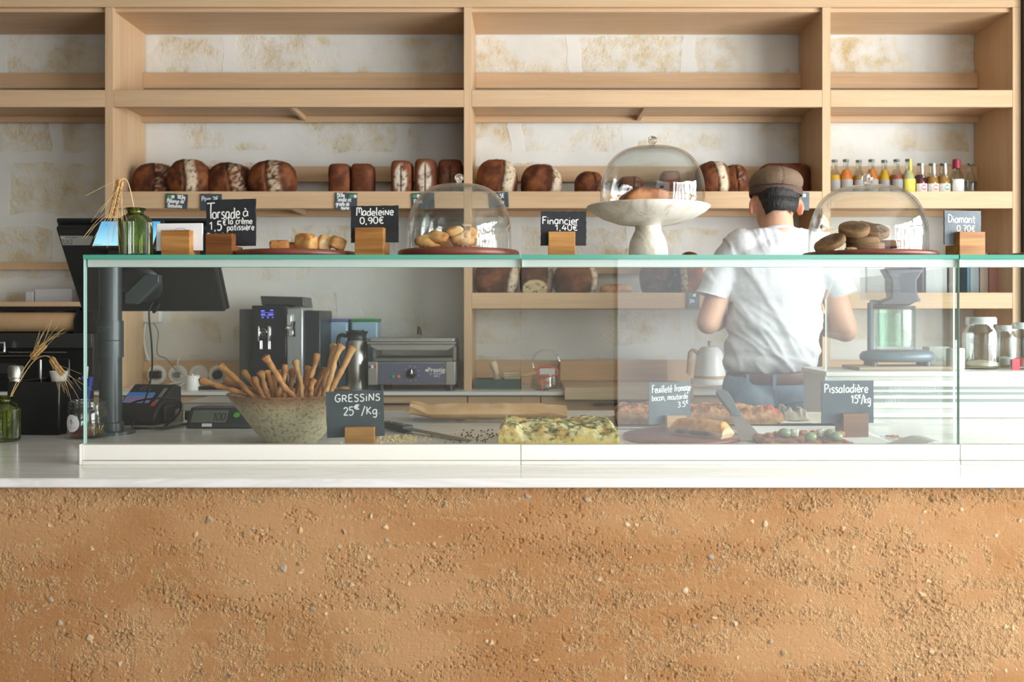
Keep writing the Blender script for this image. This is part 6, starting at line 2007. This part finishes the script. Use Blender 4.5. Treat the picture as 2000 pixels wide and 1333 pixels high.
# ------------------------------------------------------------------ left bay: kraft roll, black oven
ov = thing('black_oven', 'black oven with silver handle below the kraft roll behind the till', 'oven', (PX(40, 4.05), 4.05, ZW))
xr = UX[1][0] - .012 - PX(40, 4.05)
zo = PZ(652, 4.05) - ZW
MB().bb(-.42, xr, .02, .40, .006, zo).build('body', BLACKM, ov, bevel=.006)
MB().bb(-.42, xr - .09, 0, .0195, .0, zo - .10).build('door', M('oven_glass', (30, 31, 33), .15), ov, bevel=.004)
MB().bb(-.42, xr, .0, .0195, zo - .06, zo).build('control_strip', M('oven_strip', (50, 52, 50), .35), ov, bevel=.003)
MB().bb(-.42, xr - .10, -.004, .0, zo - .078, zo - .074).bb(-.42, xr - .16, -.004, .0, zo - .092, zo - .089).build('silver_trim', STEEL, ov, False)
MB().bb(-.42, -.02, -.004, .0, .075, .115).build('grey_panel', DGREY, ov, False)
hx = PX(18, 4.05) - PX(40, 4.05)
MB().tube([(hx - .12, -.035, zo - .038), (hx, -.035, zo - .038), (hx, -.035, zo - .072)], .006, 10).tube([(hx, -.035, zo - .072), (hx, -.0045, zo - .072)], .006, 10).build('handle', CHROME, ov)
for y in (.06, .34):
    for x in (-.38, xr - .03):
        MB().lathe([(0, -.0), (.015, 0), (.015, .0058), (0, .0058)], 16, (x, y, 0)).build('foot', BLACK, ov)
kp = thing('kraft_roll', 'roll of brown kraft paper in a black holder on top of the black oven', 'paper roll', (PX(40, 4.12), 4.16, ZW + zo))
R_ = .0415
zr_ = R_ + .004
MB().lathe([(.014, -.5), (R_, -.5), (R_, PX(150, 4.14) - PX(40, 4.12)), (.014, PX(150, 4.14) - PX(40, 4.12)), (.014, -.5)], 64, (0, 0, zr_), 'x').build('paper', noisy('kraft', [(.3, (190, 152, 112)), (.7, (204, 168, 128))], 6, 3, .7, rnd=False), kp, ang=40)
xe = PX(150, 4.14) - PX(40, 4.12)
MB().prism([(-.055, 0), (.06, 0), (.06, zr_ * 2 + .016), (-.020, zr_ * 2 + .016), (-.055, zr_ * 1.2)], xe + .002, xe + .012, plane='yz').build('side_bracket', BLACK, kp, False)
MB().bb(-.5, xe + .012, -.02, .05, zr_ * 2 + .002, zr_ * 2 + .016).build('cutter_bar', BLACK, kp, bevel=.002)
MB().tube([(-.5, 0, zr_), (xe + .003, 0, zr_)], .012, 16).build('core', BLACKM, kp)
# papers on the shelf of the left bay
zs0 = PZ(590, D1)
for i, (px0, px1, hh_, lab) in enumerate([(60, 76, .048, 'thin upright white carton on the low shelf behind the till'), (78, 150, .060, 'pale grey paper stack box on the low shelf behind the till')]):
    o = MB().bb(-(px1 - px0) * 4.4 / F_PX / 2, (px1 - px0) * 4.4 / F_PX / 2, -.05, .05, 0, hh_).build('paper_box', M('pale_grey_card', (196, 196, 200), .7), bevel=.003)
    o.location = (PX((px0 + px1) / 2, 4.4), 4.4, zs0); tag(o, lab, 'box')

# ------------------------------------------------------------------ white louvred ledge unit at the back of the counter, things on it
LX0, LZ = PX(1614, 3.09), 1.097
lg = thing('louvred_ledge', 'white louvred ledge unit at the rear of the counter below the blender', 'ledge unit', (LX0, 3.09, ZC))
LH = LZ - ZC
LWH = M('ledge_white', (232, 232, 226), .35)
SHD = M('slot_shade_grey', (150, 162, 158), .5)
MB().bb(0, 1.2, .012, .255, 0, LH - .017).build('carcass', LWH, lg, False)
MB().bb(-.006, 1.2, -.012, .262, LH - .0165, LH).build('top_board', LWH, lg, bevel=.003)
for z0, z1 in ((.098, .1195), (.081, .089), (.060, .072), (.030, .050), (0.002, .020)):
    MB().bb(0, 1.2, .003, .0118, z0, z1).build('slat', LWH, lg, bevel=.002)
MB().bb(0, 1.2, .0100, .0119, .05, .098).build('slot_shade', SHD, lg, False)  # grey sheet painted as the shade inside the slots


def onl(px, d): return (PX(px, d), d, LZ)


bb_ = MB().bb(-.15, .15, -.075, .075, 0, .012).build('wooden_board', wood('grey_wood_board', (186, 170, 150), (160, 144, 124), 0, .5, 18), bevel=.003)
bb_.location = onl(1750, 3.20); bb_.rotation_euler = (0, 0, .05); tag(bb_, 'grey wooden board under the blender on the louvred ledge', 'board')
bd = thing('countertop_blender', 'grey blender with a clear jug and dark hopper on the ledge', 'blender', (PX(1752, 3.2), 3.20, LZ + .0125))
K = 3.2 / F_PX
X_ = lambda px: (px - 1752) * K
Z_ = lambda py: PZ(py, 3.2) - LZ - .0125
BG, BGD = M('blender_blue_grey', (92, 108, 118), .3), M('blender_dark', (56, 62, 72), .35)
MB().lathe([(0, .012), (.105, .012), (.118, .020), (.120, .032), (.112, .044), (.085, .050), (0, .050)], 64, sy=.55).build('base', BG, bd, ang=60)
for px in (-.085, .085):
    for y in (-.025, .025):
        MB().lathe([(0, 0), (.014, 0), (.012, .0135), (0, .0135)], 20, (px, y, 0)).build('foot', BGD, bd)
MB().lathe([(0, .0505), (.060, .0505), (.062, .056), (.062, Z_(606)), (.058, Z_(604)), (.058, .062), (0, .060)], 56, (X_(1748), 0, 0)).build('jug', glass('greenish_jug', (.86, .93, .89), gain=1.4), bd, ang=50)
MB().lathe([(0, .0625), (.042, .0625), (.042, Z_(612)), (0, Z_(612))], 40, (X_(1738), 0, 0)).build('jug_filling', glass('pale_green_inner', (.80, .90, .84), gain=1.2), bd)
MB().lathe([(.0, Z_(603.5)), (.064, Z_(603.5)), (.066, Z_(601)), (.064, Z_(598)), (0, Z_(598))], 48, (X_(1746), 0, 0)).build('jug_lid', BGD, bd, ang=40)
MB().prism([(X_(1714), Z_(597.5)), (X_(1770), Z_(597.5)), (X_(1790), Z_(586)), (X_(1785), Z_(566)), (X_(1785), Z_(548)), (X_(1799), Z_(526)), (X_(1722), Z_(526)), (X_(1735), Z_(548)), (X_(1735), Z_(582)), (X_(1714), Z_(590))], -.028, .028).build('hopper', BGD, bd, bevel=.005)
MB().tube([(X_(1700), 0, .045), (X_(1700), 0, Z_(592))], .010, 14).tube([(X_(1700), 0, Z_(592)), (X_(1714), 0, Z_(592))], .010, 14).build('column', BG, bd)
MB().bb(X_(1770), X_(1794), -.018, .018, Z_(590), Z_(583)).build('latch', BG, bd, bevel=.002)
MB().bb(X_(1686), X_(1733.5), -.032, -.030, Z_(585), Z_(525)).bb(X_(1686), X_(1687.5), -.0298, .03, Z_(585), Z_(525)).bb(X_(1686), X_(1733.5), .030, .032, Z_(585), Z_(525)).bb(X_(1686), X_(1733.5), -.0298, .0298, Z_(587), Z_(585.2)).build('clear_beaker', CLEARP, bd, False)
o = thing('milk_carton', 'pale carton lying on the ledge behind the blender', 'carton', onl(1828, 3.30))
MB().bb(-.035, .035, -.028, .028, 0, .07).build('carton', M('carton_white', (226, 228, 222), .6), o, bevel=.003)
m = MB(); write(m, 'lait', -.012, .022, .016, -.0284, .0010, 1.0); m.build('lettering', M('green_print', (150, 180, 150), .6), o)
o = thing('sugar_canister', 'small white ridged canister at the case joint on the ledge', 'canister', onl(1866, 3.2))
rp = []
for i in range(14):
    rp += [(.027 + (.0015 if i % 2 else 0), .004 + i * .0045)]
MB().lathe([(0, 0), (.026, 0)] + rp + [(.024, .068), (0, .068)], 40).build('body', WHITE, o, ang=60)
MB().lathe([(0, .0685), (.010, .0685), (.012, .088), (.006, .094), (0, .094)], 24).build('knob', M('white_knob', (222, 220, 210), .4), o)


def sjar(label, px, d, R, H, fillmat=None, fh=.05, group='glass jars on the ledge'):
    t = thing('storage_jar', label, 'jar', onl(px, d), 0, group)
    MB().lathe([(0, .003), (R - .006, .001), (R, .007), (R, H * .68), (R * .97, H * .74), (R * .80, H * .82), (R * .80, H * .86), (R * .76, H * .86), (R * .76, H * .82), (R * .93, H * .73), (R * .96, H * .67), (R * .96, .010), (0, .008)], 56).build('glass_body', JARG, t, ang=50)
    MB().lathe([(R * .74, H * .862), (R * .84, H * .862), (R * .84, H * .97), (R * .78, H), (0, H)], 48).build('lid', M('pale_metal_lid', (206, 214, 212), .3, .4), t, ang=40)
    if fillmat:
        MB().lathe([(0, .0085), (R * .93, .011), (R * .93, fh), (0, fh + .008)], 40).build('contents', fillmat, t, ang=40)


sjar('big square shouldered glass jar with pale lid on the ledge', 1916, 3.22, .056, .168, M('pale_pods', (216, 206, 172), .8), .022)
sjar('narrower glass jar behind the big one on the ledge', 1962, 3.30, .036, .140, M('pale_flour', (224, 226, 220), .8), .03)
sjar('glass jar with a red label at the far end of the ledge', 1995, 3.2, .034, .150, M('jam_red', (196, 90, 90), .6), .03)
t = MB().bb(-.012, .012, -.002, 0, 0, .036).build('red_label', M('red_label', (196, 56, 74), .5)); t.location = (PX(1984, 3.155), 3.155, LZ); tag(t, 'small red card standing before the last jar on the ledge', 'card')

# boxes and books on the lower shelf of the last bay
ZS2 = ZS
bk = [(1655, 1690, .150, (222, 226, 226), 'pale storage box on the lower shelf beside the man\'s sleeve', 'storage_box', 'box'), (1693, 1728, .150, (206, 212, 214), 'second pale storage box on the lower shelf behind the blender', 'storage_box', 'box'),
      (1800, 1806, .19, (72, 86, 84), 'thin dark green folder on the lower shelf past the blender', 'folder', 'folder'), (1808, 1850, .18, (196, 202, 202), 'grey white storage box next to the dark folder on the lower shelf', 'storage_box', 'box'), (1853, 1868, .17, (140, 136, 126), 'taupe box beside the case joint on the lower shelf', 'storage_box', 'box'),
      (1889, 1894, .19, (52, 108, 132), 'thin teal book on the lower shelf past the case joint', 'book', 'book'), (1895, 1912, .19, (132, 146, 150), 'grey blue book next to the thin teal one', 'book', 'book'), (1914, 1930, .2, (170, 150, 134), 'tan book between the grey blue and the terracotta ones', 'book', 'book'),
      (1932, 1962, .2, (176, 112, 92), 'thick terracotta coloured book on the lower shelf', 'book', 'book'), (1963, 1974, .18, (196, 194, 190), 'pale book last on the lower shelf', 'book', 'book')]
for px0, px1, h_, c_, lab, nm, cat in bk:
    dd = 4.28
    w2 = (px1 - px0) * dd / F_PX / 2 - .0004
    mt = M(nm + '_cover', c_, .6)
    if nm == 'book':
        t = thing(nm, lab, cat, (PX((px0 + px1) / 2, dd), dd, ZS2), 0, 'books on the lower shelf')
        MB().bb(-w2, w2, 0, .002, 0, h_).bb(-w2, -w2 + .0015, .0021, .14, 0, h_).bb(w2 - .0015, w2, .0021, .14, 0, h_).build('cover', mt, t, False)
        MB().bb(-w2 + .0016, w2 - .0016, .0022, .137, .002, h_ - .003).build('pages', M('book_pages', (232, 226, 210), .8), t, False)
    else:
        o = MB().bb(-w2, w2, 0, .13, 0, h_).build(nm, mt, bevel=.002); o.location = (PX((px0 + px1) / 2, dd), dd, ZS2)
        tag(o, lab, cat, 'boxes on the lower shelf')

# ------------------------------------------------------------------ the man
def remeshed(name, mb, voxel, mat, parent=None, smooth=6, disp=None, cut=None, col=None):
    """fuse overlapping rounded volumes into one continuous skin, then shape its surface"""
    me = bpy.data.meshes.new('tmp')
    me.from_pydata(mb.v, [], mb.f)
    o = bpy.data.objects.new('tmp', me)
    COL.objects.link(o)
    r = o.modifiers.new('r', 'REMESH'); r.mode = 'VOXEL'; r.voxel_size = voxel
    if smooth:
        s_ = o.modifiers.new('s', 'SMOOTH'); s_.factor = .5; s_.iterations = smooth
    bpy.context.view_layer.update()
    ev = o.evaluated_get(bpy.context.evaluated_depsgraph_get())
    m2 = bpy.data.meshes.new_from_object(ev)
    n = len(m2.vertices)
    V = np.zeros(n * 3); m2.vertices.foreach_get('co', V); V = V.reshape(-1, 3)
    N = np.zeros(n * 3); m2.vertices.foreach_get('normal', N); N = N.reshape(-1, 3)
    F = [tuple(p.vertices) for p in m2.polygons]
    bpy.data.objects.remove(o); bpy.data.meshes.remove(me); bpy.data.meshes.remove(m2)
    if disp is not None:
        V = disp(V, N)
    c = col(V) if col is not None else None
    if cut is not None:
        keep = cut(V)
        F = [f for f in F if all(keep[i] for i in f)]
        used = sorted({i for f in F for i in f}); mp = {a: b for b, a in enumerate(used)}
        V = V[used]; F = [tuple(mp[i] for i in f) for f in F]
        if c is not None:
            c = c[used]
    return link(name, V, F, mat, parent, ang=80, col=c)


MD = 3.70
mx_ = PX(1516, MD)
man = thing('person', 'man in white T-shirt and brown flat cap standing with his back to us', 'person', (mx_, MD, 0))
k = MD / F_PX


def m3(px, py, dy=0.0):
    return Vector((PX(px, MD) - mx_, dy, PZ(py, MD)))


def skin_mat():
    n = NT('skin'); b = n.pr(.5, 0, .4)
    v = n.coord((1, 1, 1))
    c = n.ramp(n.noise(v, 9, 4, .6), [(.3, srgb(208, 158, 130)), (.7, srgb(224, 178, 150))])
    at = n.n('ShaderNodeAttribute', attribute_name='col')
    n.l(n.mix(1.0, c, at.outputs['Color'], 'MULTIPLY'), b.inputs['Base Color'])
    b.inputs['Subsurface Weight'].default_value = .12
    b.inputs['Subsurface Radius'].default_value = (.012, .005, .003)
    b.inputs['Subsurface Scale'].default_value = .6
    return n.m


SKIN = skin_mat()
HC = m3(1517, 392)                       # head centre, head bent forward (+y)
b = MB()
b.ell(HC + Vector((0, .015, .02)), (.083, .096, .105), rot=(-.25, 0, 0))
b.ell(HC + Vector((0, .045, -.045)), (.066, .070, .075), rot=(-.25, 0, 0))           # jaw
b.ell(HC + Vector((0, .078, -.085)), (.032, .028, .028))                               # chin
b.capsule(HC + Vector((0, .125, -.02)), HC + Vector((0, .138, -.052)), .010, .016, 12)   # nose
b.ell(HC + Vector((0, .115, -.078)), (.026, .012, .010))                                # lips
b.ell(HC + Vector((-.033, .10, -.006)), (.016, .014, .012)); b.ell(HC + Vector((.033, .10, -.006)), (.016, .014, .012))
neck0, neck1 = m3(1516, 462, -.02), HC + Vector((0, .0, -.045))
b.capsule(neck0, neck1, .062, .057)
b.capsule(neck0 + Vector((-.045, 0, -.045)), neck0 + Vector((.045, 0, -.045)), .05, .05)
# trunk under the shirt, hips, legs
b.ell(m3(1514, 520, -.005), (.165, .098, .12)); b.ell(m3(1510, 610, 0), (.145, .092, .16)); b.ell(m3(1508, 710), (.150, .100, .13))
for s_ in (-1, 1):
    hip = m3(1508, 745) + Vector((s_ * .085, 0, 0))
    knee = Vector((hip.x + s_ * .01, .012, .50)); ank = Vector((hip.x + s_ * .015, -.01, .09))
    b.capsule(hip, knee, .088, .056); b.capsule(knee, ank, .055, .040)
    b.ell(ank + Vector((0, .06, -.045)), (.042, .12, .036))
# arms
SHL, SHR = m3(1428, 506), m3(1604, 502)
ELL, ELR = m3(1382, 630, -.02), m3(1645, 645, -.035)
WRL, WRR = m3(1446, 618, .245), m3(1592, 622, .245)
for sh_, el, wr in ((SHL, ELL, WRL), (SHR, ELR, WRR)):
    b.capsule(sh_, el, .050, .045); b.capsule(el, el.lerp(wr, .35), .043, .044); b.capsule(el.lerp(wr, .35), wr, .045, .029)
for (wr, s_) in ((WRL, 1), (WRR, -1)):
    palm = wr + Vector((s_ * .01, .058, -.008))
    b.ell(palm, (.040, .050, .017), rot=(-.12, 0, s_ * -.15))
    for i, (off, L) in enumerate(((-.029, .066), (-.010, .076), (.009, .072), (.027, .058))):
        a0 = palm + Vector((off, .040, 0)); a1 = a0 + Vector((off * .12, L * .5, -.012)); a2 = a1 + Vector((0, L * .38, -.028))
        b.capsule(a0, a1, .0098, .0090, 10); b.capsule(a1, a2, .0090, .0078, 10)
    t0 = palm + Vector((s_ * .030, -.015, .0)); t1 = t0 + Vector((s_ * .026, .034, -.008)); t2 = t1 + Vector((s_ * .006, .030, -.012))
    b.capsule(t0, t1, .013, .0105, 10); b.capsule(t1, t2, .0105, .0088, 10)
# ears
for s_ in (-1, 1):
    b.ell(HC + Vector((s_ * .0905, .012, -.022)), (.010, .021, .034), rot=(-.2, 0, s_ * .35))
    b.ell(HC + Vector((s_ * .0885, .018, -.044)), (.007, .012, .014))


def skincol(V):
    c = np.ones((len(V), 3))
    d_ = np.abs(np.abs(V[:, 0] - HC.x) - .09)
    ear_ = smst(.02, .0, d_) * smst(.05, .03, np.abs(V[:, 2] - (HC.z - .022))) * (np.abs(V[:, 0] - HC.x) > .078)
    return c * (1 - ear_[:, None]) + np.array([1.05, .72, .66]) * ear_[:, None]


body = remeshed('body', b, .0065, SKIN, man, 4, col=skincol)
# face details
for s_ in (-1, 1):
    e = MB().ell(HC + Vector((s_ * .033, .108, -.006)), (.0125, .0095, .0085)).build('eye', WHITE, man)
    MB().ell(HC + Vector((s_ * .033, .116, -.007)), (.005, .003, .005)).build('iris', M('dark_iris', (50, 34, 24), .2), e)
MB().ell(HC + Vector((0, .1262, -.077)), (.023, .004, .004)).build('mouth', M('lip_colour', (176, 98, 88), .5), man)

# hair: short dark, tapering to the nape
h = MB()
h.ell(HC + Vector((0, .012, .022)), (.0865, .1, .106), rot=(-.25, 0, 0))
h.ell(HC + Vector((0, -.012, -.02)), (.078, .083, .06), rot=(-.1, 0, 0))


def haircut(V):
    x, z = np.abs(V[:, 0] - HC.x), V[:, 2] - HC.z
    low = np.interp(x, [0, .030, .052, .066, .078, .09], [-.047, -.046, -.060, -.030, .010, .02])
    back = V[:, 1] < .035 + HC.y
    return ((z > low) & back) | (z > .055)


def hairdisp(V, N):
    st_ = fbm(V * np.array([1, 1, .18]), 420, 2, 4)
    return V + N * (.0016 * st_ + .0008)[:, None]


remeshed('hair', h, .0032, noisy('black_hair', [(.3, (20, 18, 18)), (.7, (44, 40, 38))], 260, 3, .45, stretch=(1, 1, .2), bump=.5, bscale=500, rnd=False), man, 2, hairdisp, haircut)

# flat cap
CAPW = noisy('brown_tweed', [(.3, (104, 84, 68)), (.7, (136, 114, 94))], 340, 3, .9, bump=.4, bscale=500, rnd=False)
CAPB = noisy('cap_band', [(.3, (84, 66, 56)), (.7, (104, 84, 72))], 300, 3, .9, rnd=False)
cz0, cz1 = PZ(380, MD), PZ(326, MD)
cc = Vector((HC.x + .002, HC.y + .022, 0))
cp = MB()
cp.ell(Vector((cc.x, cc.y - .002, cz0 + .046)), (.0985, .116, .057), rot=(-.10, .05, 0))
cp.ell(Vector((cc.x, cc.y + .03, cz0 + .044)), (.094, .100, .045), rot=(-.2, 0, 0))


def capdisp(V, N):
    a = np.arctan2(V[:, 1] - cc.y, V[:, 0] - cc.x)
    seam = np.exp(-((np.mod(a + math.pi / 2 + .02, math.pi / 3 * 1.0) - 0) / .03) ** 2) + np.exp(-((np.mod(a + math.pi / 2 + .02, math.pi / 3) - math.pi / 3) / .03) ** 2)
    return V + N * (-.0022 * seam + .0022 * fbm(V, 22, 3, 5))[:, None]


cap = remeshed('flat_cap', cp, .005, CAPW, man, 5, capdisp, lambda V: V[:, 2] > cz0 + .012)
bnd = MB()
n = 64
V, F = [], []
for j, (z, sc_) in enumerate(((-.003, 1.0), (-.002, 1.012), (.010, 1.022), (.021, 1.02), (.022, 1.0))):
    for i in range(n):
        a = 2 * math.pi * i / n
        V.append((cc.x + .0945 * sc_ * math.cos(a), cc.y + .004 + .110 * sc_ * math.sin(a), cz0 + z + .010 * math.sin(a) * -.4 - .006 * math.cos(a) * .6))
for j in range(4):
    for i in range(n):
        F.append((j * n + i, j * n + (i + 1) % n, (j + 1) * n + (i + 1) % n, (j + 1) * n + i))
bnd.add(V, F).build('cap_band', CAPB, cap)
MB().tube([Vector((cc.x - .001, cc.y - .114 * math.cos(t_) * 1.0, cz0 + .022 + .083 * math.sin(t_))) for t_ in np.linspace(0.02, 1.3, 14)], .0012, 6).build('cap_seam', CAPB, cap)
pk = MB()
V, F = [], []
for j in range(6):
    f = j / 5
    for i in range(21):
        a = math.radians(25 + 130 * i / 20)
        r_ = 1 + .5 * f * math.sin(math.radians(180) * i / 20) ** .6
        V.append((cc.x + .094 * math.cos(a) * (1 + .05 * f), cc.y + .110 * math.sin(a) * r_, cz0 + .006 - .022 * f * math.sin(math.pi * i / 20)))
for j in range(5):
    for i in range(20):
        F.append((j * 21 + i, j * 21 + i + 1, (j + 1) * 21 + i + 1, (j + 1) * 21 + i))
pko = pk.add(V, F).build('cap_peak', CAPB, cap)
sm = pko.modifiers.new('t', 'SOLIDIFY'); sm.thickness = .004

# T-shirt
s = MB()
s.ell(m3(1512, 520, 0), (.192, .120, .125)); s.ell(m3(1513, 565, 0), (.186, .122, .14))
s.ell(m3(1511, 625, .0), (.178, .120, .16)); s.ell(m3(1508, 680, .0), (.172, .121, .12)); s.ell(m3(1506, 706, .0), (.174, .122, .07))
s.capsule(m3(1452, 486, -.005), m3(1578, 484, -.005), .078, .078)
s.capsule(m3(1430, 506), m3(1404, 548, -.008), .068, .062); s.capsule(m3(1602, 502), m3(1626, 546, -.016), .068, .062)
s.capsule(m3(1404, 548, -.008), m3(1384, 592, -.016), .062, .056); s.capsule(m3(1626, 546, -.016), m3(1646, 590, -.026), .062, .056)
s.capsule(m3(1488, 470, -.01), m3(1544, 470, -.01), .070, .070)
zhem = PZ(727, MD)
PCL, PCR = m3(1387, 579, -.014), m3(1641, 577, -.024)


def flatten(V):
    """hem, sleeve ends and neckline end on clean planes"""
    V = V.copy()
    V[:, 2] = np.maximum(V[:, 2], zhem + .004 * np.sin(V[:, 0] * 30))
    for pc_, sg in ((PCL, -1), (PCR, 1)):
        ax = Vector((sg * .30, -.05, -1)).normalized()
        dd_ = (V - np.array(pc_)) @ np.array(ax)
        m_ = (dd_ > 0) & (V[:, 0] * sg > pc_.x * sg - .075) & (V[:, 2] > PZ(625, MD)) & (V[:, 2] < PZ(540, MD))
        V[m_] -= dd_[m_][:, None] * np.array(ax)
    cz = PZ(449, MD) - .25 * (V[:, 1] + .06)
    m_ = (V[:, 2] > cz) & (np.abs(V[:, 0] - HC.x) < .12)
    V[m_, 2] = cz[m_]
    return V


def shirtdisp(V, N):
    x, z, y = V[:, 0], V[:, 2], V[:, 1]
    low = smst(1.42, 1.10, z)
    mid = smst(1.56, 1.40, z)

    def ridge(dx, dz, fu, fv, seed, sharp):
        u, v = x * dx + z * dz, x * -dz + z * dx
        q_ = fbm(np.stack([u * fu, v * fv, y * 2.5], 1), 1.0, 2, seed)
        return np.clip(1 - np.abs(q_) * sharp, 0, 1) ** 1.5

    f1 = ridge(.50, -.86, 2.6, 15, 5, 4.0) * .0085 * (.35 + .65 * mid)            # long pulls towards the hip
    f2 = ridge(.80, -.60, 3.2, 19, 9, 4.0) * .0070 * low
    f3 = ridge(.95, -.25, 3.0, 24, 19, 4.0) * .0060 * smst(1.18, 1.08, z)         # gathers above the hem
    f4 = ridge(.25, -.97, 4.0, 22, 29, 4.0) * .0050 * smst(1.46, 1.54, z)         # shoulders
    hemf = .004 * np.sin(x * 60 + 3 * fbm(V, 7, 2, 3)) * smst(1.12, 1.06, z)
    return flatten(V + N * (f1 + f2 + f3 + f4 + hemf + .0015 * fbm(V, 18, 3, 41))[:, None])


TEE = noisy('white_cotton', [(.3, (212, 214, 218)), (.7, (222, 224, 228))], 60, 2, .85, rnd=False, bump=.05, bscale=700)
tee = remeshed('t_shirt', s, .006, TEE, man, 8, shirtdisp)
colr = [(HC.x + .068 * math.cos(a), -.012 + .066 * math.sin(a), PZ(449, MD) - .25 * (-.012 + .066 * math.sin(a) + .06) + .001) for a in np.linspace(0, 2 * math.pi, 40)]
MB().tube(colr, .006, 8).build('collar', TEE, tee)

# jeans
JEAN = noisy('blue_denim', [(.3, (112, 138, 164)), (.55, (144, 168, 190)), (.75, (170, 190, 206))], 7, 5, .85, rnd=False, bump=.15, bscale=600)
j = MB()
j.ell(m3(1508, 752), (.158, .112, .10)); j.capsule(m3(1470, 735), m3(1546, 735), .090, .090)
for s_ in (-1, 1):
    j.ell(m3(1508, 790) + Vector((s_ * .075, -.025, 0)), (.088, .098, .11))
    hip = m3(1508, 760) + Vector((s_ * .085, 0, 0)); knee = Vector((hip.x + s_ * .01, .012, .50)); ank = Vector((hip.x + s_ * .015, -.01, .07))
    j.capsule(hip, knee, .100, .073); j.capsule(knee, ank, .073, .064)
zw = PZ(731, MD)
jo = remeshed('jeans', j, .008, JEAN, man, 6, lambda V, N: V + N * (.003 * fbm(V, 12, 3, 3))[:, None], lambda V: (V[:, 2] < zw) & (V[:, 2] > .045))
sm = jo.modifiers.new('thickness', 'SOLIDIFY'); sm.thickness = .002; sm.offset = 1


def ringband(name, z0, z1, rx, ry, mat, par, cx=0.0):
    V, F = [], []
    n = 56
    for (z, s_) in ((z0, .985), (z0 + .003, 1), (z1 - .003, 1), (z1, .985)):
        for i in range(n):
            a = 2 * math.pi * i / n
            V.append((cx + rx * s_ * math.cos(a), ry * s_ * math.sin(a), z))
    for jj in range(3):
        for i in range(n):
            F.append((jj * n + i, jj * n + (i + 1) % n, (jj + 1) * n + (i + 1) % n, (jj + 1) * n + i))
    return MB().add(V, F).build(name, mat, par)


cxj = m3(1508, 740).x
belt = ringband('belt', PZ(748, MD), PZ(727, MD), .168, .117, noisy('brown_leather', [(.3, (110, 84, 76)), (.7, (134, 104, 92))], 14, 4, .5), man, cxj)
for px in (1450, 1497, 1560):
    x = m3(px, 740).x
    yb_ = -.1185 * math.sqrt(max(0, 1 - ((x - cxj) / .166) ** 2))
    MB().bb(x - .006, x + .006, yb_ - .003, yb_, PZ(757, MD), PZ(729, MD)).build('belt_loop', JEAN, jo)
m = MB()
m.tube(crom([m3(1496, 758, -.121), m3(1497, 780, -.128), m3(1498, 800, -.122)], 5), .0022, 6)
for a_ in ((1430, 783, 1490, 790), (1506, 790, 1566, 778)):
    m.tube(crom([m3(a_[0], a_[1], -.095), m3((a_[0] + a_[2]) / 2, a_[3] + 3, -.128), m3(a_[2], a_[3], -.124)], 6), .0014, 6)
m.build('seams', M('denim_seam', (84, 108, 136), .8), jo)
for s_ in (-1, 1):
    sx = m3(1508, 760).x + s_ * .10
    MB().ell((sx, .045, .040), (.050, .135, .040)).build('shoe', M('dark_shoe', (40, 38, 38), .5), man)
